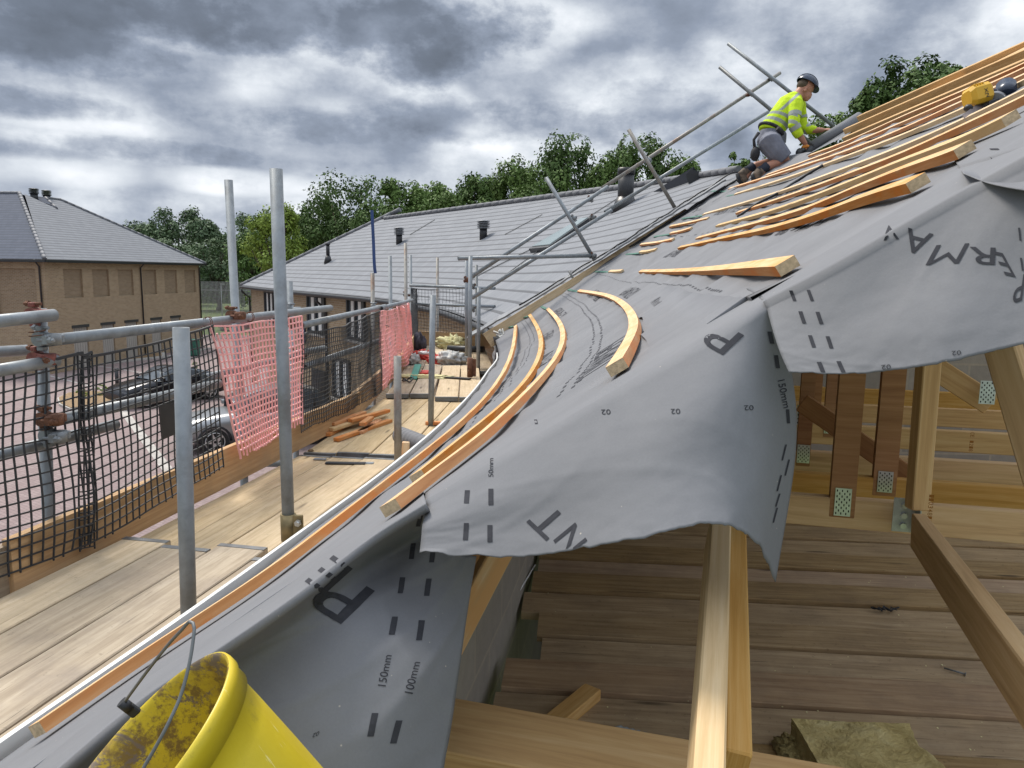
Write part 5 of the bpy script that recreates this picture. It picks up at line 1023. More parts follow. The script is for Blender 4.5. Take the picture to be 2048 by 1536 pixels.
TE, fE = sheet('membrane_drape', [
 [(22, 1546, 'u'), (237, 1371, 'u'), (410, 1259, 'u'), (572, 1150, 'u'), (722, 1032, 'u'), (842, 962, 'u')],
 [(80, 1590, 'r'), (272, 1424, 'r'), (440, 1312, 'r'), (592, 1206, 'r'), (738, 1092, 'r'), (858, 1016, 'r')],
 [(160, 1600, 1.00), (350, 1445, 1.105), (510, 1320, 1.165), (640, 1215, 1.235), (762, 1118, 1.40), (866, 1050, 1.40)],
 [(300, 1650, 1.0), (480, 1545, 1.07), (610, 1412, 1.13), (722, 1272, 1.22), (806, 1164, 1.36), (882, 1080, 1.38)],
 [(500, 1700, 1.0), (660, 1610, 1.07), (760, 1475, 1.13), (822, 1325, 1.22), (870, 1205, 1.33), (915, 1108, 1.37)],
 [(700, 1760, 1.04), (850, 1665, 1.12), (893, 1500, 1.20), (918, 1340, 1.27), (935, 1222, 1.34), (953, 1112, 1.37)]], 'dark grey membrane sheet sagging in soft folds at the lower left, behind the bucket', 90, 80, .016, 5)
# battens
BG = 'battens nailed along the roof'; simple('end_grain', (.55, .42, .26), .9, 0, .25, 120)
def batten(px, label, mat='batten_wood', w=.040, h=.023, tree=None, lift=.003, n_=26, wavy=.0015):
    if len(px) > 2: P = polycat([V((x, y, 0)) for x, y in px], n_)
    else: P = [V((px[0][0], px[0][1], 0)).lerp(V((px[1][0], px[1][1], 0)), i/n_) for i in range(n_+1)]
    pts = []; ups = []; sd = len(label)*1.7
    for q in P:
        p, n2 = hit(ROOF, q.x, q.y)
        if p is None: continue
        pts.append(p+n2*(.012+lift+wavy*noise.noise(V((p.y*1.6, sd, 0))))); ups.append(n2)
    # smooth in space
    for _ in range(9): pts = [pts[0]]+[(pts[i-1]+pts[i]*2+pts[i+1])/4 for i in range(1, len(pts)-1)]+[pts[-1]]
    b = MB(); b.sweep(pts, ups, w, h); o = b.build('roof_batten', mat); o.data.materials.append(M['end_grain']); o.data.polygons[len(o.data.polygons)-1].material_index = 1; o.data.polygons[len(o.data.polygons)-2].material_index = 1
    if mat == 'batten_wood':  # stained orange sides; the sunlit paleness of the top is put into its colour
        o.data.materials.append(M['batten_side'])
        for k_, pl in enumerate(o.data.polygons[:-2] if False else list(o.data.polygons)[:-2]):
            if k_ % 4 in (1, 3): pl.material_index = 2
    tag(o, label, 'batten', BG); return pts
BT = [([(90, 1486), (300, 1336), (550, 1168), (700, 1046), (830, 941), (940, 850), (1015, 768), (1045, 712), (1047, 680), (1034, 656)], 'lowest curved batten next to the white fascia', 'batten_wood'),
 ([(846, 972), (925, 905), (1010, 830), (1065, 765), (1090, 705), (1085, 668), (1062, 634)], 'second curved batten up from the fascia', 'batten_wood'),
 ([(795, 1040), (880, 970), (985, 885), (1050, 815), (1108, 745), (1138, 690), (1133, 655), (1098, 622)], 'third curved batten, ending with a pale cut face at the lower flap', 'batten_wood'),
 ([(1248, 758), (1268, 712), (1279, 665), (1260, 624), (1222, 598), (1160, 586)], 'strongly curved fourth batten with a red brown cut end', 'batten_wood'),
 ([(1590, 556), (1500, 552), (1400, 551), (1340, 550), (1284, 548)], 'level looking batten at eye height with a pale cut end', 'batten_wood'),
 ([(1850, 388), (1798, 400), (1700, 427), (1669, 438), (1560, 465), (1450, 484), (1362, 501)], 'lowest of the long straight battens at the right', 'batten_wood'),
 ([(1942, 319), (1928, 325), (1814, 358), (1700, 397), (1643, 422), (1542, 449), (1398, 482)], 'long batten, second above the lettered flap', 'batten_wood'),
 ([(2034, 256), (1944, 296), (1830, 332), (1700, 379), (1664, 392), (1560, 427), (1438, 457)], 'long batten, third above the lettered flap', 'batten_pale'),
 ([(2090, 202), (2048, 222), (1928, 272), (1830, 314), (1700, 359), (1589, 397), (1478, 431)], 'bright orange long batten below the power saw', 'batten_wood'),
 ([(2090, 184), (2048, 204), (1928, 257), (1830, 298), (1700, 344), (1589, 382), (1500, 409), (1410, 433)], 'long pale batten touching the front of the power saw', 'batten_pale'),
 ([(2090, 160), (2048, 180), (1925, 233), (1798, 285), (1700, 319), (1589, 358), (1473, 393)], 'long batten running under the back of the power saw', 'batten_pale'),
 ([(2090, 147), (2048, 167), (1934, 212), (1814, 265), (1700, 308), (1560, 352), (1461, 382)], 'thin long batten just above the one under the saw', 'batten_wood'),
 ([(2090, 132), (2048, 152), (1928, 203), (1814, 251), (1700, 297), (1649, 316), (1536, 355)], 'upper long batten beside the knees of the roofer', 'batten_wood'),
 ([(2090, 121), (2048, 141), (1928, 192), (1814, 238), (1700, 288), (1622, 316)], 'topmost long batten at the end of the membrane roll', 'batten_wood'),
 ([(1283, 508), (1298, 507), (1315, 503)], 'lowest short batten piece by the valley', 'batten_pale'), ([(1284, 493), (1320, 489), (1349, 483)], 'short batten piece by the valley, second from the bottom', 'batten_wood'),
 ([(1344, 471), (1365, 467), (1385, 461)], 'short batten piece by the valley, third from the bottom', 'batten_wood'), ([(1343, 457), (1380, 450), (1419, 441)], 'short batten piece by the valley, fourth from the bottom', 'batten_wood'), ([(1222, 547), (1235, 547), (1247, 546)], 'tiny pale batten piece left of the level one', 'batten_pale')]
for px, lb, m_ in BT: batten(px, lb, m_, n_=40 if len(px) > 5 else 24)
# green straps at the batten ends, lead and black edge of the valley
for i, px in enumerate([[(985, 664), (1003, 660), (1030, 655)], [(1040, 640), (1062, 634)], [(1080, 614), (1098, 622)], [(1138, 582), (1162, 587)], [(1190, 546), (1222, 547)], [(1250, 512), (1283, 509)], [(1310, 476), (1344, 471)], [(1366, 440), (1408, 434)], [(1440, 398), (1474, 392)], [(1425, 385), (1455, 386)]]):
    batten(px, OR[i] + ' green strap from the bottom at the valley end of the battens' if i < 6 else ['seventh', 'eighth', 'ninth', 'tenth'][i-6]+' green strap from the bottom at the valley end of the battens', 'green_strap', .03, .008, n_=6)
for o in list(COL.objects):
    if o.name.startswith('roof_batten') and 'green strap' in o['label']: o.name = 'green_strap'; o['category'] = 'strap'; o['group'] = 'green straps at the valley'
pts = polycat([V((x, y, 0)) for x, y in ((978, 668), (1040, 632), (1100, 598), (1180, 548), (1260, 500), (1360, 436), (1430, 392), (1490, 355))], 60); P3 = []; N3 = []
for i, q in enumerate(pts):
    p, n2 = hit(ROOF, q.x, q.y); P3.append(p+n2*(.03+.012*noise.noise(V((i*.5, 0, 0))))); N3.append(n2)
b = MB(); b.pipe(P3, [.018+.008*noise.noise(V((i*.9, 3, 0))) for i in range(61)], 7); tag(b.build('valley_edging', 'black_plastic'), 'black rubber edging along the valley between slates and membrane', 'edging')
b = MB(); b.pipe([p+N3[i]*.03+V((-.14, .0, 0))+V((0, 0, .02*noise.noise(V((i*.3, 8, 0))))) for i, p in enumerate(P3[10:])], .010, 6); tag(b.build('air_hose', 'black_plastic'), 'thin black hose lying along the valley on the slates', 'hose')
b = MB(); b.sweep([p+V((-.25, .0, -.07)) for p in P3], N3, .24, .02); tag(b.build('valley_lead', 'lead'), 'smooth grey lead lining of the valley beside the black edging', 'lead')
pts = [S(x, y, .03) for x, y in ((1588-0, 372), (1560, 385), (1520, 402), (1470, 432))]; b = MB(); b.pipe(polycat([S(1650, 338, .035), S(1600, 366, .03), S(1560, 392, .03), S(1520, 415, .04), S(1478, 440, .03)], 24), .012, 6); tag(b.build('air_hose', 'black_plastic'), 'black hose snaking down between the long battens', 'hose')
# torn bundle of membrane at the low corner of the valley
b = MB()
def tb(a, c):
    x = 985+a*60; y = 672-a*18+c*(52+14*math.sin(a*5)); p, n2 = hit(ROOF, x, 672-a*18) ; d = (p-EYE).dot(fwd); q = W(x+6*noise.noise(V((a*4, c*3, 0))), y, d-.25*c+.10*noise.noise(V((a*5, c*5, 2)))); return q
b.grid(tb, 40, 30); o = b.build('membrane_drape', 'membrane'); tag(o, 'crumpled end of membrane hanging at the low corner of the valley', 'membrane'); 
b = MB(); q = W(1000, 668, 9.25)
for i in range(5): b.pipe([q+V((random.uniform(-.08, .08), random.uniform(-.06, .06), random.uniform(-.08, .06))) for _ in range(5)], .014, 6)
tag(b.build('plastic_film', 'clear_film'), 'knotted pale plastic at the low corner of the valley', 'plastic')
# long timbers at the top, above the membrane
TG = 'bare rafters above the membrane'
for i, (a, c, lf, wd, m_, lb) in enumerate([((1690, 277), (2085, 110), .02, .05, 'truss_wood', 'bare timber closest to the upper membrane edge'), ((1692, 264), (2085, 96), .04, .045, 'truss_wood', 'bare long timber, second from the membrane edge'), ((1720, 240), (2085, 82), .05, .045, 'truss_wood', 'bare long timber, third from the membrane edge'), ((1728, 232), (1811, 199), .03, .05, 'batten_pale', 'short pale timber near the end of the membrane roll'), ((1811, 206), (1918, 165), .02, .12, 'truss_wood', 'ridge timber left of centre against the right oak'), ((1919, 166), (2085, 84), .02, .10, 'truss_wood', 'ridge timber running out at the upper right corner')]):
    A = S(*a, lf); B = S(*c, lf); timber('roof_timber', A, B, wd, .09, m_, lb, 'rafter', up=hit(ROOF, *a)[1], group=TG)
# printing on the membranes
GL = {}
def glyph(ch):
    if ch in GL: return GL[ch]
    cu = bpy.data.curves.new('glyph', 'FONT'); cu.body = ch; cu.offset = -.006 if ch == 'M' else .004; cu.resolution_u = 4; o = bpy.data.objects.new('glyph', cu); me = o.to_mesh(); vs = [v.co.copy() for v in me.vertices]; fs = [tuple(p.vertices) for p in me.polygons]; o.to_mesh_clear()
    bpy.data.objects.remove(o); bpy.data.curves.remove(cu); x0 = min(v.x for v in vs); x1 = max(v.x for v in vs); y0 = min(v.y for v in vs); y1 = max(v.y for v in vs); r_ = ([V(((v.x-x0)/(x1-x0), (v.y-y0)/(y1-y0), 0)) for v in vs], fs, (x1-x0)/(y1-y0)); GL[ch] = r_; return r_
def decal(b, tree, pts2, faces, lift=.0022):
    """pts2: picture positions of the mark; each lands on the sheet it is printed on"""
    # split long edges so the mark follows the folds
    import mathutils
    vs = list(pts2); fs = [list(f) for f in faces]; tri = []
    for f in fs:
        for i in range(1, len(f)-1): tri.append((vs[f[0]], vs[f[i]], vs[f[i+1]]))
    out = []
    stack = [(t_, 0) for t_ in tri]
    while stack:
        (p, q, r_), dp = stack.pop(); L1, L2, L3 = (p-q).length, (q-r_).length, (r_-p).length; mx = max(L1, L2, L3)
        if mx > 14 and dp < 6:
            if mx == L1: m_ = (p+q)/2; stack += [((p, m_, r_), dp+1), ((m_, q, r_), dp+1)]
            elif mx == L2: m_ = (q+r_)/2; stack += [((p, q, m_), dp+1), ((p, m_, r_), dp+1)]
            else: m_ = (r_+p)/2; stack += [((p, q, m_), dp+1), ((m_, q, r_), dp+1)]
        else: out.append((p, q, r_))
    for t_ in out:
        P3_ = [hit(tree, q.x, q.y, lift)[0] for q in t_]
        if any(p is None for p in P3_): continue
        if max((P3_[0]-P3_[1]).length, (P3_[1]-P3_[2]).length, (P3_[0]-P3_[2]).length) > .25: continue
        k = len(b.v); b.v += P3_; b.face((k, k+1, k+2))
def letter(b, tree, ch, o, xv, yv):
    vs, fs, _ = glyph(ch); o = V((*o, 0)); xv = V((*xv, 0)); yv = V((*yv, 0)); decal(b, tree, [o+xv*v.x+yv*v.y for v in vs], fs)
def word(b, tree, s, o, step, xv, yv): letter(b, tree, s, o, (step[0]*len(s)*.92, step[1]*len(s)*.92), yv)
def rects(b, tree, L_):
    for q in L_:
        if len(q) == 6: x, y, w, h, sx, sy = q; P = [V((x-w/2-sx/2, y-h/2-sy/2, 0)), V((x+w/2-sx/2, y-h/2+sy/2, 0)), V((x+w/2+sx/2, y+h/2+sy/2, 0)), V((x-w/2+sx/2, y+h/2-sy/2, 0))]
        decal(b, tree, P, [(0, 1, 2, 3)])
def child(b, name, par_label, mat='print'):
    par = [o for o in COL.objects if o.get('label', '') == par_label][0]; b.build(name, mat, par) if b.f else None
LA = 'grey membrane flap hanging over the cut roof end in the middle, torn along its hem'; LB = 'large grey membrane flap with dark lettering hanging below the upper battens at the right'; LEE = 'dark grey membrane sheet sagging in soft folds at the lower left, behind the bucket'; LM = 'large grey breather membrane stretched over the curved roof slope'; LC = 'small top flap of membrane with lifted lower edge at the far right'
# flap B : PERMAV upside down, dashes, small numbers
b = MB(); letter(b, TB, 'P', (2052, 548), (-20, 8), (-8, 54)); letter(b, TB, 'E', (2006, 508), (-22, -5), (26, 48)); letter(b, TB, 'R', (1992, 497), (-52, -2), (-2, 34)); letter(b, TB, 'M', (1940, 488), (-66, 4), (-22, 40)); letter(b, TB, 'A', (1868, 470), (-52, -14), (-16, 44)); letter(b, TB, 'V', (1795, 452), (-32, 2), (4, 28))
rects(b, TB, [(1587, 592, 7, 22, 8, 0), (1622, 592, 7, 22, 8, 0), (1606, 636, 8, 24, 8, 0), (1640, 637, 8, 24, 8, 0), (1625, 684, 8, 24, 8, 0), (1660, 686, 8, 24, 8, 0), (1643, 735, 9, 20, 8, 0), (1683, 735, 9, 22, 10, 0), (2040, 470, 4, 26, 3, 0), (2044, 530, 4, 26, 4, 0)])
child(b, 'printed_lettering', LB)
b = MB()
for x, y, r_ in ((1782, 730, -.05), (1922, 702, -.1)): word(b, TB, '02', (x, y), (-10, .8), (-8, .5), (.8, 9))
child(b, 'small_print', LB)
b = MB(); letter(b, TA, 'P', (1488, 672), (-46, -26), (-42, 40)); letter(b, TA, 'T', (1140, 1043), (-40, -38), (-46, 40)); letter(b, TA, 'N', (1176, 1082), (-24, -36), (-44, 36))
rects(b, TA, [(935, 995, 10, 26, -2, 0), (983, 995, 10, 32, 0, 0), (933, 1064, 10, 34, -2, 0), (981, 1068, 10, 34, 0, 0), (1540, 676, 9, 24, 5, 0), (1552, 724, 8, 26, 4, 0), (1574, 833, 6, 28, 2, 0), (1566, 905, 3, 32, -8, 0), (1572, 935, 3, 32, -8, 0), (1556, 966, 3, 32, -8, 0), (1548, 1030, 3, 30, -8, 0), (1553, 1000, 3, 26, -8, 0), (1083, 830, 6, 9, 2, 0), (1107, 812, 5, 8, 2, 0), (1073, 845, 6, 9, 2, 0)])
child(b, 'printed_lettering', LA)
b = MB()
for x, y in ((1222, 820), (1361, 819), (1505, 811)): word(b, TA, '02', (x, y), (-10, .3), (-7, .3), (.5, 10))
word(b, TA, '150mm', (1553, 762), (2.6, 12), (1.6, 8), (14, -3)); word(b, TA, '50mm', (988, 955), (0, -10), (0, -8), (-10, 0)); child(b, 'small_print', LA)
b = MB(); letter(b, TE, 'P', (750, 1184), (-72, -42), (-68, 66)); letter(b, TE, 'E', (704, 1136), (-36, -24), (-58, 52))
rects(b, TE, [(745, 1450, 13, 46, -10, 0), (791, 1464, 13, 46, -12, 0), (786, 1253, 12, 36, -6, 0), (840, 1262, 12, 40, -6, 0), (803, 1172, 11, 32, -6, 0), (856, 1175, 11, 36, -5, 0), (826, 1103, 10, 32, -4, 0), (866, 1110, 10, 30, -4, 0), (838, 1040, 9, 22, -6, 0)])
child(b, 'printed_lettering', LEE)
b = MB(); word(b, TE, '150mm', (771, 1374), (2.6, -13.5), (1.6, -10), (-16, -2)); word(b, TE, '100mm', (824, 1388), (3.4, -13.5), (2, -10), (-16, -2.4)); word(b, TE, '02', (640, 1462), (-7, 3), (-5, 3), (-3, 9)); child(b, 'small_print', LEE)
b = MB(); rects(b, TC, [(1988, 322, 5, 13, 10, 0), (2018, 322, 5, 13, 10, 0), (2014, 352, 5, 13, 10, 0), (2042, 352, 5, 13, 10, 0), (1990, 300, 18, 3, 3, 0)]); child(b, 'printed_marks', LC)
# foreshortened print and perforations on the main slope
b = MB(); letter(b, MEM, 'E', (1290, 640), (-26, 6), (-78, 66)) if False else None
def rdash(y0, v0, y1, v1, n_, L_, w): 
    for i in range(n_):
        y = y0+(y1-y0)*i/n_; v = v0+(v1-v0)*i/n_; dy = (y1-y0)/n_*L_; dv = (v1-v0)/n_*L_; q = [mp(y, v, .0022), mp(y+dy, v+dv, .0022), mp(y+dy, v+dv+w, .0022), mp(y, v+w, .0022)]; b.quad(*q)
rdash(2.2, .86, 9.3, .80, 90, .45, .010); rdash(2.2, .90, 9.3, .84, 90, .45, .010); rdash(2.4, 1.30, 9.3, 1.22, 90, .45, .009)
for v in (.30, .34): rdash(3, v, 9.3, v, 90, .5, .008)
for v in (1.95, 2.35, 2.75, 3.1): rdash(2.6, v, 9.2, v, 26, .35, .012)
def rtext(s, y, v, size, dy): 
    for i, ch in enumerate(s):
        vs, fs, asp = glyph(ch); k = len(b.v); b.v += [mp(y-(i+q.x*.8)*dy, v-q.y*size, .0026) for q in vs]; [b.face(tuple(k+j for j in f)) for f in fs]
for (y, v) in ((4.4, 1.25), (3.0, 1.02), (6.4, 1.2), (8.2, 1.05), (5.0, .6), (7.2, .55), (3.6, 1.75), (5.6, 1.85), (7.6, 1.72), (4.2, 2.3), (6.6, 2.45), (3.5, 2.62), (8.2, 2.4), (8.6, .7), (5.4, 2.9)): rtext('PERMAVENT', y, v, .11, .085)
child(b, 'printed_lettering', LM, 'print_soft')
# ================================================================== INTERIOR: floor boards, trusses, walls, bucket
FZ = 4.25
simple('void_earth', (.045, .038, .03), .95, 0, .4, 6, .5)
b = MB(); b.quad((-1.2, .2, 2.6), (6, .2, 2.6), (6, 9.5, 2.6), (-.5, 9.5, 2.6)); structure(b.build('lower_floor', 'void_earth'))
fa = Zp(1484, 1350, FZ); fb = Zp(2048, 1382, FZ); fd = (fb-fa).normalized(); fn_ = V((-fd.y, fd.x, 0))
# left ends of the boards as seen, by picture row
LE_ = [(1071, 1082), (1098, 1079), (1129, 1077), (1160, 1072), (1190, 1060), (1240, 1042), (1300, 1102), (1360, 1016), (1425, 990), (1500, 960), (1600, 930)]
orig = Zp(1484, 1350, FZ); rn = random.Random(4)
names_ = 'front next_front third fourth fifth sixth seventh eighth ninth tenth eleventh twelfth thirteenth fourteenth fifteenth sixteenth seventeenth eighteenth'.split()
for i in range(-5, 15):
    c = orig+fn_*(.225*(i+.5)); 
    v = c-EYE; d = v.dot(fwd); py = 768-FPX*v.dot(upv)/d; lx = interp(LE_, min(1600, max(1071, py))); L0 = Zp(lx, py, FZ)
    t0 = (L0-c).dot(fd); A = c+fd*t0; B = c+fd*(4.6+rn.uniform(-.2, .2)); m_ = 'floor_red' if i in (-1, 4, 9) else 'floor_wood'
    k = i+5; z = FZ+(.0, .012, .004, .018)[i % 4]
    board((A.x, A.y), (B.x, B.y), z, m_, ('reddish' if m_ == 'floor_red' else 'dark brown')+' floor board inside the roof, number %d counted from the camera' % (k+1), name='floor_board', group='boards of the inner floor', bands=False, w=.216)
tube('scaffold_tube', (.1, .6, FZ-.075), (.25, 6, FZ-.075), 'tube under the left ends of the inner floor boards', 'galv_dark')
# back wall of the attic
e = thing('attic_wall', 'grey blockwork wall at the back of the roof space behind the trusses', 'wall', (1, 5.4, FZ)); b = MB()
pts = [(-.3, 5.5), (4.5, 5.5)]; b.v = [V((-.2, 5.5, 2.6)), V((5, 5.5, 2.6)), V((5, 5.5, 7.4)), V((3.0, 5.5, 6.75)), V((1.0, 5.5, 5.55)), V((.1, 5.5, 4.95)), V((-.2, 5.5, 4.8))]; b.face((0, 1, 2, 3, 4, 5, 6), [(p.x, p.z) for p in b.v]); b.build('blocks', 'blockwork', e)
TGp = 'timber pieces of the roof trusses'
P0 = W(1570, 985, 2.30); P1 = W(2048, 1022, 2.12); cdv = (P1-P0).normalized(); cn = V((-cdv.y, cdv.x, 0)).normalized()
nail_n = [0]
def plate(par, c, n_, up, w, h):
    b = MB(); s_ = n_.cross(up).normalized(); b.box(c, s_*w/2, up*h/2, n_*.0012); o = b.build('nail_plate', 'steel', par); t_ = MB(); kx, ky = 6, 9
    for i in range(kx):
        for j in range(ky):
            if (i+j) % 2: t_.box(c+n_*.0016+s_*((i+.5)/kx-.5)*w*.92+up*((j+.5)/ky-.5)*h*.92, s_*w*.035, up*h*.038, n_*.0006)
    t_.build('tooth_slots', 'dark_inside', o)
simple('hdgalv', (.42, .44, .45), .45, .7, .2, 40)
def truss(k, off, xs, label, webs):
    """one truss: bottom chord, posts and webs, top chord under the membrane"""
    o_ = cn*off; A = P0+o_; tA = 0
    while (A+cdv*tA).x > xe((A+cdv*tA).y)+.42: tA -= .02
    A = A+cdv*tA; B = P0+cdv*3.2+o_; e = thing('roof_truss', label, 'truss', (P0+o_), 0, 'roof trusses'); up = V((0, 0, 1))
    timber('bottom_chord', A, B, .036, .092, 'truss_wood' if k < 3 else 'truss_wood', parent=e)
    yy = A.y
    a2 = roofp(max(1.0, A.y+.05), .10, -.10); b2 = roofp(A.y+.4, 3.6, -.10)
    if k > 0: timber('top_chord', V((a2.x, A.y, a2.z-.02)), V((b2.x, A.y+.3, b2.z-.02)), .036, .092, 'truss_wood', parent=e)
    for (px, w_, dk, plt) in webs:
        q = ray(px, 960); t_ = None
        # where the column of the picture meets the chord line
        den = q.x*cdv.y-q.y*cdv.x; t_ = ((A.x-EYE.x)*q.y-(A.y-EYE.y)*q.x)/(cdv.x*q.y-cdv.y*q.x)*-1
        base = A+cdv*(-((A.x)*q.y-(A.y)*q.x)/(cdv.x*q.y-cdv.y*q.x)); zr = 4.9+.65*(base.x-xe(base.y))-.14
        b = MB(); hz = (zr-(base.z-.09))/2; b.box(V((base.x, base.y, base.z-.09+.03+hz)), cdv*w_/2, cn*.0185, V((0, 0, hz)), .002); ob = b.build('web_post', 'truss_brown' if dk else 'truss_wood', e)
        if plt: plate(e, V((base.x, base.y, base.z-.01))-cn*.0215, -cn, up, .045, plt)
    return e, A, B
truss(0, 0.0, None, 'nearest roof truss, with the nail plate low on its orange brown post', [(1687, .070, True, .085)])
truss(1, .28, None, 'second roof truss, close behind the nearest one', [(1768, .070, True, .07)])
truss(2, .62, None, 'third roof truss back in the roof space', [(1602, .05, True, .07)])
truss(3, 1.2, None, 'fourth roof truss back in the roof space', [(1650, .05, True, .06)])
truss(4, 1.8, None, 'fifth roof truss back in the roof space', [(1620, .05, True, 0)]); truss(5, 2.4, None, 'rearmost roof truss just before the block wall', [])
def tm(a, c, w, h, mat, label, up=(0, 0, 1), name='roof_timber', group=None): return timber(name, W(*a), W(*c), w, h, mat, label, 'timber', up=up, group=group)
tm((1868, 700, 2.02), (1843, 1022, 2.06), .050, .045, 'truss_wood', 'pale upright post standing on the nearest truss joint', up=(0, -1, .1))
tm((1616, 790, 2.75), (1925, 1002, 2.5), .036, .07, 'truss_brown', 'brown diagonal brace crossing behind the posts', up=(.5, -.1, .85)); tm((1885, 718, 2.5), (1998, 790, 2.45), .036, .075, 'truss_wood', 'short pale diagonal under the right membrane flap', up=(.5, -.2, .85)); 
tm((2022, 640, 1.62), (2140, 1010, 1.45), .045, .062, 'truss_wood', 'thick pale rafter leaning in from the right edge under the lettered flap', up=(.5, -.75, .3))
tm((1838, 1027, 2.04), (2150, 1430, .98), .036, .095, 'truss_wood', 'long timber running from the truss joint towards the lower right corner', up=(0, .1, 1))
tm((1443, 1030, 1.40), (1417, 1600, .84), .037, .085, 'batten_pale', 'bright straight rafter end standing in front of the dark opening', up=(-.12, -.75, .6)); tm((1474, 1050, 1.46), (1478, 1505, 1.0), .036, .08, 'truss_wood', 'second timber fixed behind the bright rafter, shorter and cut off', up=(-.1, -.7, .6))
tm((840, 1436, 1.46), (1760, 1608, 1.26), .12, .05, 'truss_wood', 'wide pale beam lying across the bottom of the opening', up=(0, -.35, .94))
tm((1000, 1050, 1.78), (848, 1330, 1.56), .036, .06, 'batten_wood', 'orange rafter going down to the eave under the membrane', up=(-.45, .1, .8)); tm((965, 1060, 1.95), (830, 1290, 1.70), .04, .07, 'truss_brown', 'dark brown rafter behind the orange one at the left', up=(-.45, .1, .8))
c = W(1807, 1030, 2.16); e = thing('joist_hanger', 'galvanised joist hanger with bolt at the truss joint', 'hanger', c); b = MB(); b.box(c, cdv*.028, cn*.002, V((0, 0, .05)), .001); b.box(c+cdv*.03-cn*.03, cdv*.002, cn*.03, V((0, 0, .05)), .001); b.build('plate', 'hdgalv', e); b = MB()
for dz in (-.03, .0, .03): b.cyl(c-cn*.002+V((0, 0, dz)), c-cn*.012+V((0, 0, dz)), .009, n=6, smooth=False)
b.build('bolt', 'steel', e)
for i, (px, py, d) in enumerate(((1606, 830, 2.85), (1975, 785, 2.4))):
    e = thing('nail_plate', ['small nail plate on the third post behind the middle flap edge', 'grey nail plate at the top right beside the thick rafter'][i], 'plate', W(px, py, d)); plate(e, W(px, py, d), -cn, V((0, 0, 1)), .045, .075)
b = MB(); q = W(1940, 865, 3.35)
# stamped grading marks on the chords
for k, (px, py, d, s_) in enumerate(((1938, 862, 2.62, 'CE 1218'), (1855, 985, 2.035, '110348-0'))):
    o0 = W(px, py, d)
    for i, ch in enumerate(s_):
        if ch == ' ': continue
        vs, fs, _ = glyph(ch); kk = len(b.v); b.v += [o0+V((0, 0, -1))*(i*.010)+cdv*q_.y*.012-V((0, 0, 1))*q_.x*.008-cn*.02 for q_ in vs]; [b.face(tuple(kk+j for j in f)) for f in fs]
b.f and tag(b.build('timber_stamp', 'truss_brown'), 'small dark grading stamps on the pale truss timbers', 'stamp')
# things lying on the inner floor
A = Zp(1186, 1372, FZ+.05); B = Zp(1085, 1455, FZ+.05); timber('timber_offcut', A, B, .07, .045, 'truss_wood', 'short timber offcut lying diagonally on the dark floor boards', 'timber')
simple('bottle', (.42, .47, .50), .15, 0, .1, 3); c = Zp(1205, 1462, FZ+.03); dv = (Zp(1265, 1478, FZ+.03)-c).normalized(); e = thing('plastic_bottle', 'crushed clear bottle with ribs lying behind the wide beam', 'bottle', c); b = MB(); b.pipe([c+dv*t for t in (.0, .02, .05, .06, .07, .08, .09, .10, .11, .12, .13, .14, .19)], [.012, .013, .030, .033, .029, .033, .029, .033, .029, .033, .029, .032, .03], 16); b.build('body', 'bottle', e); b = MB(); b.cyl(c-dv*.018, c, .014, n=14); b.build('cap', 'pane', e)
t = MT('rockwool', .95); v = t.coord('Object', (1, 1, 1)); v2 = t.coord('Object', (3, 3, 30)); n1 = t.noise(v, 9, 7, .7, .8); n2 = t.noise(v2, 5, 5, .7); t.col(t.mix(t.math('MULTIPLY', n2, .5), t.ramp(n1, [(.3, (.36, .27, .09)), (.5, (.60, .48, .20)), (.72, (.72, .62, .32))]), (.20, .14, .05))); t.bump(t.math('ADD', n1, n2), .9, .02); M['rockwool'] = t.m
q0 = [Zp(x, y, FZ+.11) for x, y in ((1583, 1436), (1815, 1448), (1925, 1600), (1690, 1620))]
b = MB()
def slab(a, c):
    # a runs round the section, c along
    ring = [(0, 0), (.05, 0), (.5, 0), (.95, 0), (1, 0), (1, -.5), (1, -1), (.5, -1), (0, -1), (0, -.5), (0, 0)]; t_ = a*10; i = min(9, int(t_)); f_ = t_-i; u = ring[i][0]*(1-f_)+ring[i+1][0]*f_; w = ring[i][1]*(1-f_)+ring[i+1][1]*f_
    p = (q0[0].lerp(q0[1], u)).lerp(q0[3].lerp(q0[2], u), c); p = V((p.x, p.y, p.z+w*.105)); n_ = noise.noise(p*9)*.012+noise.noise(p*30)*.006+noise.noise(V((p.x*20, p.y*20, p.z*160)))*.003; return p+V((n_*(-1 if u < .5 else 1), -n_*.5, n_*.8))
b.grid(slab, 100, 50); b.grid(lambda a, c: slab(a*.4, 0).lerp(slab(1-a*.4, 0), c) if True else None, 20, 6); tag(b.build('insulation_slab', 'rockwool'), 'torn yellow brown slab of mineral wool on the floor at the bottom', 'insulation')
lump('insulation_scrap', 1590, 1510, FZ, .06, 'rockwool', 'small lump of mineral wool left of the big slab', 21, 'insulation', (1, 1, .6), .7, 30, 4)
b = MB(); c = Zp(1770, 1222, FZ+.012); b.pipe([c+V((.05*(t-6)/6*1.3, .015*math.sin(t*1.3), .01+.008*math.cos(t*2.1))) for t in range(13)], .004, 5); b.pipe([c+V((.05*(t-6)/6, .018*math.cos(t*1.9), .012)) for t in range(13)], .003, 5); tag(b.build('plastic_band', 'black_plastic'), 'twisted piece of black banding on the floor boards', 'band')
A = Zp(1888, 1336, FZ+.008); B = Zp(1930, 1348, FZ+.008); b = MB(); b.cyl(A, B, .0035, n=8); b.cyl(B, B+(B-A)*.04, .008, n=10); tag(b.build('nail', 'galv_dark'), 'long loose nail lying on the floor boards at the right', 'nail')
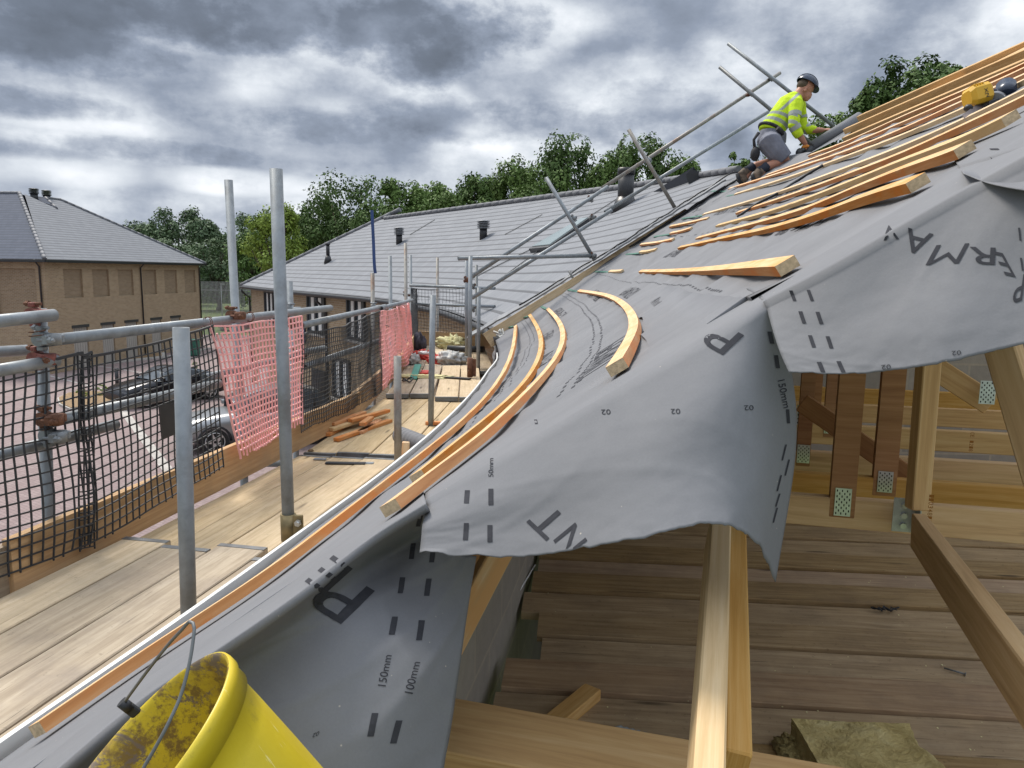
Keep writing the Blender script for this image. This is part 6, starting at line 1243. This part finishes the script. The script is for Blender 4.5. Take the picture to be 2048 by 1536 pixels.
b = MB(); b.pipe([Zp(1070, 1130, FZ), Zp(1040, 1180, FZ+.05), Zp(1010, 1240, FZ-.2)], .004, 5); tag(b.build('white_wire', 'white_plastic'), 'thin white wire in the dark gap beside the inner floor', 'wire')
rn = random.Random(8); b = MB()
for i in range(90):
    p = Zp(rn.uniform(1080, 2040), rn.uniform(1130, 1530), FZ+.009); s_ = rn.uniform(.001, .0026); b.box(p, V((s_, 0, 0)), V((0, s_*rn.uniform(.5, 2), 0)), V((0, 0, s_*.4)))
o = b.build('sawdust_crumbs', 'fluff'); o['kind'] = 'stuff'; tag(o, 'scattered crumbs on the inner floor boards', 'debris')
# bucket ---------------------------------------------------------------
t = MT('bucket_yellow', .42, 0, .5); v = t.coord('Object'); n1 = t.noise(v, 18, 7, .72); n2 = t.noise(v, 5, 5, .6)
g = t.n('ShaderNodeNewGeometry'); c = t.ramp(n2, [(.3, (.55, .40, .015)), (.7, (.66, .52, .025))]); c = t.mix(t.ramp(n1, [(.60, (0, 0, 0)), (.72, (1, 1, 1))]), c, (.40, .29, .03)); sc_ = t.ramp(t.noise(t.coord('Object', (1, 9, 1), rot=(.4, .3, .6)), 22, 3), [(.68, (0, 0, 0)), (.72, (1, 1, 1))]); t.col(t.mix(t.math('MULTIPLY', sc_, .6), c, (.78, .72, .35))); t.bump(n1, .2, .003); M['bucket_yellow'] = t.m
t = MT('bucket_dirty', .6, 0, .4); v = t.coord('Object'); n1 = t.noise(v, 24, 8, .75); n2 = t.noise(v, 8, 6, .65, .5)
c = t.mix(t.ramp(n2, [(.44, (0, 0, 0)), (.60, (1, 1, 1))]), (.58, .44, .02), (.40, .28, .03)); c = t.mix(t.ramp(n1, [(.47, (0, 0, 0)), (.56, (1, 1, 1))]), c, (.20, .13, .03)); c = t.mix(t.ramp(t.noise(v, 11, 8, .8, .8), [(.54, (0, 0, 0)), (.58, (1, 1, 1))]), c, (.17, .13, .095)); t.col(c); t.bump(n1, .3, .004); M['bucket_dirty'] = t.m
Cb = W(272, 1512, .80); aim = W(418, 1322, .80); mj = aim-Cb; Rb = mj.length; u1 = mj.normalized(); vw = ray(286, 1506).normalized()
sr = vw.cross(u1).normalized(); sr = sr if sr.dot(rgt) > 0 else -sr
ax = (sr*.95-u1*.05+vw*.25).normalized(); u1 = (u1-ax*ax.dot(u1)).normalized(); Rb *= 1.0; u2 = ax.cross(u1).normalized(); Lb = Rb*2.0
e = thing('bucket', 'yellow plastic bucket lying tipped on the grey membrane at the bottom left', 'bucket', Cb)
def bk(t_, r_, z): return Cb+u1*math.cos(t_)*r_+u2*math.sin(t_)*r_+ax*z
def lathe(prof, name, mat, seg=72):
    b = MB(); k = len(prof)
    b.grid(lambda a, c: bk(a*6.28318, interp_l(prof, c)[0], interp_l(prof, c)[1]), seg, k-1); return b.build(name, mat, e)
def interp_l(prof, c): t_ = c*(len(prof)-1); i = min(len(prof)-2, int(t_+1e-9)); f_ = t_-i; return (prof[i][0]*(1-f_)+prof[i+1][0]*f_, prof[i][1]*(1-f_)+prof[i+1][1]*f_)
r_ = Rb
lathe([(r_*1.0, .000), (r_*1.015, .001), (r_*1.02, .005), (r_*1.016, .013), (r_*.992, .015), (r_*.985, .03), (r_*.95, Lb*.10), (r_*.965, Lb*.105), (r_*.965, Lb*.118), (r_*.945, Lb*.123), (r_*.92, Lb*.25), (r_*.86, Lb*.5), (r_*.78, Lb*.8), (r_*.74, Lb*.97), (r_*.72, Lb), (r_*.2, Lb), (0.0005, Lb)], 'body', 'bucket_yellow')
lathe([(r_*1.0, .000), (r_*.975, .001), (r_*.955, .008), (r_*.93, Lb*.10), (r_*.895, Lb*.25), (r_*.835, Lb*.5), (r_*.757, Lb*.8), (r_*.715, Lb*.955), (r_*.69, Lb*.985), (r_*.2, Lb*.985), (0.0005, Lb*.985)], 'inside', 'bucket_dirty')
pts = [W(*q) for q in ((250, 1403, .83), (268, 1378, .80), (300, 1335, .77), (340, 1285, .74), (366, 1257, .725), (379, 1243, .72), (388, 1250, .715), (387, 1275, .71), (378, 1330, .70), (360, 1395, .69), (335, 1450, .68), (308, 1500, .675), (285, 1540, .67), (262, 1600, .67))]
b = MB(); b.pipe(polycat(pts, 60), .0017, 8); b.build('handle', 'galv_dark', e)
b = MB(); p = W(248, 1408, .83); b.cyl(p-ax*.004, p+ax*.010, .006, n=12); b.box(p+ax*.012, ax*.007, u1*.006, u2*.003, .002); b.build('handle_lug', 'black_plastic', e)
# ================================================================== ROOFER AND TOOLS
def mz(X, Y, d): return W(1440+X/5.6875, 130+Y/5.6875, d)
simple('skin', (.42, .20, .13), .55, 0, .12, 9); simple('helmet_blue', (.022, .035, .065), .3, 0, .1); simple('shorts_grey', (.16, .17, .21), .9, 0, .15, 14, .4); simple('boot_camo', (.13, .10, .075), .9, 0, .6, 22, .5); simple('boot_sole', (.02, .022, .026), .9); simple('sock_navy', (.025, .03, .045), .95); simple('webbing', (.02, .02, .024), .8); simple('glove', (.60, .22, .03), .8, 0, .3, 30); simple('tool_yellow', (.72, .42, .03), .45, 0, .08, 3)
man = thing('person', 'roofer kneeling on battens in yellow hi vis top, grey shorts and dark helmet', 'person', S(1535, 352))
def ell(b, c, ax_, n=16):
    """ellipsoid with three half axes"""
    b.grid(lambda a, q: V(c)+ax_[0]*math.cos(a*6.2832)*math.cos((q-.5)*3.14159)+ax_[1]*math.sin(a*6.2832)*math.cos((q-.5)*3.14159)+ax_[2]*math.sin((q-.5)*3.14159), n, n//2)
def remesh(o, vox, sm=6, disp=None):
    m = o.modifiers.new('r', 'REMESH'); m.mode = 'VOXEL'; m.voxel_size = vox; m.use_smooth_shade = True; s_ = o.modifiers.new('s', 'SMOOTH'); s_.iterations = sm; s_.factor = .5
X_ = rgt; Y_ = upv; F_ = fwd; mm = .00104
# body: one surface of head, neck, torso, arms with hands, legs
b = MB(); N = 8.72; FR = 9.02; MD = 8.87
b.pipe([mz(585, 860, MD), mz(600, 740, MD), mz(700, 590, MD), mz(800, 460, MD), mz(855, 390, MD), mz(905, 320, MD), mz(945, 270, MD)], [.135, .12, .125, .13, .085, .06, .06], 14)
hc = mz(972, 258, MD); fdir = (X_*.86-Y_*.50).normalized(); hup = (X_*.50+Y_*.86).normalized(); hs = F_
ell(b, hc+hup*.012, (fdir*.100, hs*.078, hup*.108)); ell(b, mz(985, 345, MD), (fdir*.060, hs*.052, hup*.062)); ell(b, mz(978, 388, MD), (fdir*.034, hs*.032, hup*.026))
b.pipe([mz(1018, 300, MD), mz(1042, 346, MD), mz(1028, 352, MD)], [.008, .013, .010], 8); ell(b, mz(1020, 372, MD), (fdir*.016, hs*.026, hup*.010)); ell(b, mz(1020, 290, MD), (fdir*.016, hs*.055, hup*.010))
for s_ in (-1, 1): ell(b, mz(942, 312, MD)+hs*.078*s_, (fdir*.018, hs*.010, hup*.030), 10)
def hand(b, wr, tip_dir, side, nrm, curl, sc=1.0):
    """palm with four curled fingers and a thumb"""
    t_ = tip_dir.normalized(); n_ = (nrm-t_*nrm.dot(t_)).normalized(); s_ = t_.cross(n_)*side; ell(b, wr+t_*.045*sc, (t_*.050*sc, s_*.040*sc, n_*.016*sc), 12)
    for i, (o_, L_) in enumerate(((-.030, .072), (-.010, .080), (.010, .076), (.029, .060))):
        p = wr+t_*.085*sc+s_*o_*sc; pts = [p-t_*.02]; a = 0
        for k in range(3):
            a += curl; d_ = t_*math.cos(a)-n_*math.sin(a); p = p+d_*L_*sc*(.45, .32, .23)[k]; pts.append(p)
        b.pipe(pts, [.0095*sc, .009*sc, .0085*sc, .0075*sc], 7)
    p = wr+t_*.03*sc-s_*.03*sc; b.pipe([p, p+(-s_*.6+t_*.7-n_*.3).normalized()*.035*sc, p+(-s_*.35+t_*.9-n_*.6).normalized()*.062*sc], [.011, .010, .008], 7)
b.pipe([mz(850, 400, MD), mz(868, 450, N), mz(848, 570, N-.04), mz(838, 690, N-.06), mz(905, 800, N-.04), mz(975, 905, N-.02)], [.07, .065, .055, .048, .042, .027], 12); hand(b, mz(972, 900, N-.02), X_*.45-Y_*.85, 1, -F_*.6+X_*.3, .5)
b.pipe([mz(850, 400, MD), mz(900, 460, FR), mz(925, 590, FR+.05), mz(940, 715, FR+.05), mz(1060, 745, FR), mz(1180, 740, FR-.04)], [.07, .065, .052, .048, .040, .026], 12); hand(b, mz(1172, 740, FR-.04), X_*.96+Y_*.12, -1, Y_*.9-F_*.3, .35)
for dd, kx, kn, ank, toe_ in ((N-.02, (560, 900), (745, 1100), (500, 1185), (420, 1300)), (FR+.02, (570, 890), (700, 1090), (345, 1185), (270, 1310))):
    b.pipe([mz(590, 860, MD), mz(kx[0], kx[1], dd), mz((kx[0]+kn[0])/2+10, (kx[1]+kn[1])/2, dd), mz(kn[0], kn[1], dd), mz(kn[0]-90, kn[1]+12, dd), mz(ank[0]+60, ank[1]-35, dd), mz(ank[0], ank[1], dd), mz(toe_[0]+10, toe_[1], dd)], [.11, .10, .088, .062, .060, .052, .040, .035], 12)
o = b.build('body', 'skin', man); remesh(o, .0075, 4)
# hi vis top
t = MT('hivis', .8, 0, .2); v = t.coord('Object'); n1 = t.noise(v, 16, 4); base = t.ramp(n1, [(.3, (.42, .60, .02)), (.7, (.60, .80, .035))])
def slabmask(p, q, half, extra=F_):
    P = mz(*p, MD)-man.location; Q = mz(*q, MD)-man.location; d_ = (Q-P).normalized(); n_ = d_.cross(extra).normalized(); dt = t.n('ShaderNodeVectorMath', operation='DOT_PRODUCT'); t.L(v, dt.inputs[0]); dt.inputs[1].default_value = n_; s_ = t.math('SUBTRACT', dt.outputs['Value'], P.dot(n_)); return t.math('LESS_THAN', t.math('ABSOLUTE', s_), half)
m1 = slabmask((520, 620), (700, 712), .022); m2 = slabmask((560, 555), (785, 660), .020)
pA = mz(600, 590, MD)-man.location; pB = mz(885, 340, MD)-man.location
m3 = slabmask((655, 550), (880, 345), .017)
sp = t.n('ShaderNodeVectorMath', operation='DOT_PRODUCT'); t.L(v, sp.inputs[0]); sp.inputs[1].default_value = Y_; up_ok = t.math('GREATER_THAN', sp.outputs['Value'], (mz(655, 560, MD)-man.location).dot(Y_)); sx = t.n('ShaderNodeVectorMath', operation='DOT_PRODUCT'); t.L(v, sx.inputs[0]); sx.inputs[1].default_value = X_; lf_ok = t.math('LESS_THAN', sx.outputs['Value'], (mz(790, 500, MD)-man.location).dot(X_))
m3 = t.math('MULTIPLY', m3, up_ok); mk = t.math('MAXIMUM', m3, t.math('MULTIPLY', t.math('MAXIMUM', m1, m2), lf_ok)); t.col(t.mix(mk, base, (.30, .33, .31))); t.bump(n1, .4, .02); M['hivis'] = t.m; simple('reflective', (.30, .33, .31), .5, 0, .1)
b = MB(); b.pipe([mz(575, 775, MD), mz(600, 720, MD), mz(700, 585, MD), mz(800, 455, MD), mz(850, 385, MD), mz(880, 345, MD)], [.150, .145, .145, .148, .105, .070], 16)
b.pipe([mz(840, 400, MD), mz(868, 445, N), mz(848, 570, N-.04), mz(838, 690, N-.06), mz(880, 770, N-.05), mz(908, 812, N-.04)], [.085, .082, .070, .064, .060, .052], 12)
b.pipe([mz(840, 400, MD), mz(900, 460, FR), mz(925, 590, FR+.05), mz(940, 712, FR+.05), mz(1010, 735, FR+.02), mz(1095, 742, FR)], [.085, .082, .066, .062, .058, .046], 12)
o = b.build('hi_vis_top', 'hivis', man); remesh(o, .009, 3)
b = MB()
def band(b, p, q, r0, r1): b.cyl(p, q, r0, r1, 18, caps=False)
band(b, mz(853, 545, N-.033), mz(849, 590, N-.041), .0735, .0725); band(b, mz(842, 690, N-.06), mz(868, 735, N-.055), .067, .064); band(b, mz(924, 580, FR+.05), mz(929, 615, FR+.05), .070, .069); band(b, mz(975, 722, FR+.04), mz(1015, 735, FR+.025), .064, .061)
b.build('reflective_band', 'reflective', man)
b = MB(); b.pipe([mz(600, 770, MD), mz(585, 860, MD), mz(600, 930, MD)], [.158, .168, .15], 16)
for dd, a, c in ((N-.02, (575, 900), (735, 1075)), (FR+.02, (580, 890), (705, 1065))): b.pipe([mz(585, 850, MD), mz(*a, dd), mz((a[0]+c[0])/2, (a[1]+c[1])/2+5, dd), mz(*c, dd)], [.13, .135, .122, .100], 14)
o = b.build('shorts', 'shorts_grey', man); remesh(o, .009, 3)
ax_ = (mz(700, 585, MD)-mz(575, 800, MD)).normalized(); c0_ = mz(588, 748, MD); a1 = ax_.orthogonal().normalized(); a2 = ax_.cross(a1); b = MB(); b.pipe([c0_+a1*math.cos(i*.2618)*.155+a2*math.sin(i*.2618)*.155 for i in range(24)], .020, 6, closed=True); o = b.build('tool_belt', 'webbing', man)
b = MB(); ell(b, mz(400, 1010, N+.02), (X_*.055+Y_*.01, F_*.06, Y_*.085)); b.pipe([mz(440, 770, N), mz(385, 850, N), mz(395, 960, N+.02)], [.02, .016, .02], 6); b.build('tool_pouch', 'webbing', man); b = MB(); b.pipe([mz(650, 720, N-.06), mz(700, 760, N-.04), mz(712, 800, N-.03)], [.028, .026, .02], 6); b.build('belt_clip', 'webbing', man)
b = MB(); hcc = hc+hup*.045-fdir*.004
b.grid(lambda a, c: hcc+fdir*math.cos(a*6.2832)*(.128)*math.cos(c*1.5708)+hs*math.sin(a*6.2832)*.106*math.cos(c*1.5708)+hup*math.sin(c*1.5708)*.105, 28, 10)
for k in (-.6, 0, .6): b.pipe([hcc+fdir*math.cos(t_)*.130+hs*k*.055*math.sin(t_)+hup*.107*math.sin(t_) for t_ in [i*.24+.15 for i in range(13)]], .005, 5)
pk = [hcc+fdir*(.105+.055*math.cos(t_))+hs*math.sin(t_)*.088-hup*.012*math.cos(t_) for t_ in [-1.4+i*.28 for i in range(11)]]; pi_ = [hcc+fdir*.09*math.cos(t_*.7)+hs*math.sin(t_)*.085 for t_ in [-1.4+i*.28 for i in range(11)]]
k = len(b.v); b.v += pk+pi_+[p-hup*.004 for p in pk]+[p-hup*.004 for p in pi_]
for i in range(10): b.face((k+i, k+i+1, k+12+i, k+11+i)); b.face((k+22+i, k+33+i, k+34+i, k+23+i)); b.face((k+i, k+22+i, k+23+i, k+1+i))
b.pipe([hcc+fdir*math.cos(i*.2618)*.128+hs*math.sin(i*.2618)*.106 for i in range(24)], .006, 5, closed=True); b.build('helmet', 'helmet_blue', man)
b = MB(); ell(b, hc-fdir*.035+hup*.01, (fdir*.075, hs*.082, hup*.075)); b.build('hair', 'bark_trunk', man)
for dd, an, hl_, to in ((N-.02, (490, 1185), (375, 1245), (455, 1330)), (FR+.02, (335, 1185), (205, 1235), (300, 1372))):
    b = MB(); b.pipe([mz(an[0]+48, an[1]-35, dd), mz(an[0], an[1], dd), mz(an[0]-50, an[1]+25, dd)], [.056, .050, .054], 12); b.build('sock', 'sock_navy', man)
    b = MB(); b.pipe([mz(an[0]-22, an[1]+10, dd), mz(hl_[0]+45, hl_[1]+10, dd), mz((hl_[0]+to[0])/2+15, (hl_[1]+to[1])/2, dd), mz(to[0], to[1]-20, dd)], [.055, .058, .052, .045], 12); o = b.build('boot', 'boot_camo', man); remesh(o, .009, 3)
    b = MB(); b.pipe([mz(hl_[0]-2, hl_[1]+2, dd), mz((hl_[0]+to[0])/2-35, (hl_[1]+to[1])/2+8, dd), mz(to[0]-15, to[1]+8, dd), mz(to[0]+25, to[1]-2, dd)], [.030, .030, .032, .022], 8); b.build('sole', 'boot_sole', o)
# nail gun held in the near hand
e = thing('nail_gun', 'dark nail gun with orange grip under the near hand of the roofer', 'nail gun', mz(950, 1030, N)); b = MB(); A = mz(1045, 955, N-.05); B = mz(905, 1125, N-.05); d_ = (B-A).normalized(); s_ = F_; w_ = d_.cross(s_).normalized(); b.box((A+B)/2, (B-A)/2, s_*.030, w_*.022, .006); b.cyl(A-d_*.01, A+d_*.10, .045, n=14); b.build('magazine', 'black_plastic', e)
b = MB(); c = mz(905, 1000, N); ell(b, c, (X_*.045, F_*.045, Y_*.055)); b.cyl(c, mz(960, 960, N-.02), .035, n=12); b.build('motor_housing', 'frame_dark', e); b = MB(); b.pipe([mz(935, 945, N-.02), mz(985, 925, N-.03), mz(1030, 945, N-.03)], [.022, .024, .02], 8); b.build('grip', 'glove', e); b = MB(); b.cyl(mz(850, 1120, N), mz(790, 1150, N), .02, .012, 10); b.box(mz(860, 1115, N), X_*.03, F_*.03, Y_*.02, .004); b.build('nose', 'steel', e)
e = thing('tool_bag', 'orange and black tool resting on the battens at the knee of the roofer', 'tool', mz(840, 1080, N+.2)); b = MB(); ell(b, mz(840, 1095, N+.1), (X_*.07, F_*.05, Y_*.03)); b.build('body', 'glove', e); b = MB(); b.pipe([mz(790, 1150, N), mz(840, 1140, N), mz(880, 1120, N)], .018, 6); b.build('handle', 'black_plastic', e)
# roll of membrane
A = mz(1030, 935, 8.85); B = mz(1588, 590, 9.0); b = MB(); b.cyl(A, B, .060, n=32); b.pipe([A.lerp(B, i/20)-Y_*.055+F_*.01*math.sin(i) for i in range(21)], .012, 6)
tag(b.build('membrane_roll', 'membrane_roll_grey' if 'membrane_roll_grey' in M else 'membrane'), 'thick grey membrane roll lying up the slope in front of the roofer', 'roll')
b = MB(); b.grid(lambda a, c: (A.lerp(B, a)-Y_*.06).lerp(S(1616+a*100-c*20, 314-a*48+c*8, .02), c), 20, 8); tag(b.build('loose_membrane', 'membrane'), 'loose tongue of membrane coming off the roll onto the battens', 'membrane')
# power saw resting on the battens
def sz(X, Y, d): return W(1840+X/5.6875, 130+Y/5.6875, d)
D0 = 2.84; e = thing('circular_saw', 'yellow cordless power saw with grey base plate resting on the long battens', 'power saw', sz(700, 620, D0+.1))
q = [sz(475, 575, D0-.02), sz(735, 385, D0+.12), sz(845, 510, D0+.10), sz(545, 662, D0-.05)]; n_ = (q[1]-q[0]).cross(q[3]-q[0]).normalized(); n_ = n_ if n_.dot(EYE-q[0]) > 0 else -n_; b = MB(); b.prism(q, n_*.004); simple('base_grey', (.23, .20, .20), .5, .3, .1, 6); b.build('base_plate', 'base_grey', e)
b = MB(); ct = sz(655, 350, D0+.08); hx = (sz(790, 300, D0+.08)-sz(520, 380, D0+.08))/2; hy = (sz(640, 240, D0+.08)-sz(690, 450, D0+.08))/2; b.box(ct, hx*.92, hy, hx.cross(hy).normalized()*.045, .014)
for i in range(4): b.box(ct+hy*.98-hx*(.55-.22*i), hx*.06, hy*.10, hx.cross(hy).normalized()*.04, .003)
b.build('motor_housing', 'tool_yellow', e); fn = hx.cross(hy).normalized(); fn = fn if fn.dot(EYE-ct) > 0 else -fn; b = MB()
for i, ch in enumerate('X2'):
    vs, fs, _ = glyph(ch); k = len(b.v); b.v += [ct+fn*.0465+hx*(.12+.0*i)+hx.normalized()*(p.x-.5)*.016-hy.normalized()*(-.002+.018*i-(p.y-.5)*.016) for p in vs]; [b.face(tuple(k+j for j in f)) for f in fs]
b.build('printed_mark', 'black_plastic', e)
b = MB(); c = sz(965, 310, D0+.12); b.cyl(c-X_*.012-Y_*.03-F_*.03, c+X_*.012+Y_*.03+F_*.01, .036, n=20); b.box(sz(870, 320, D0+.12), X_*.03-Y_*.004, F_*.015, Y_*.010, .003); b.build('battery', 'helmet_blue', e)
b = MB(); b.cyl(sz(835, 440, D0+.06), sz(880, 405, D0+.14), .040, n=22); b.box(sz(880, 390, D0+.12), X_*.030, F_*.02, Y_*.014, .004); b.build('blade_guard', 'lead', e); b = MB(); ell(b, sz(548, 490, D0+.04), (X_*.016, F_*.018, Y_*.014), 10); b.box(sz(835, 430, D0+.03), X_*.020+Y_*.008, F_*.006, Y_*.012, .003); b.build('knob', 'black_plastic', e)
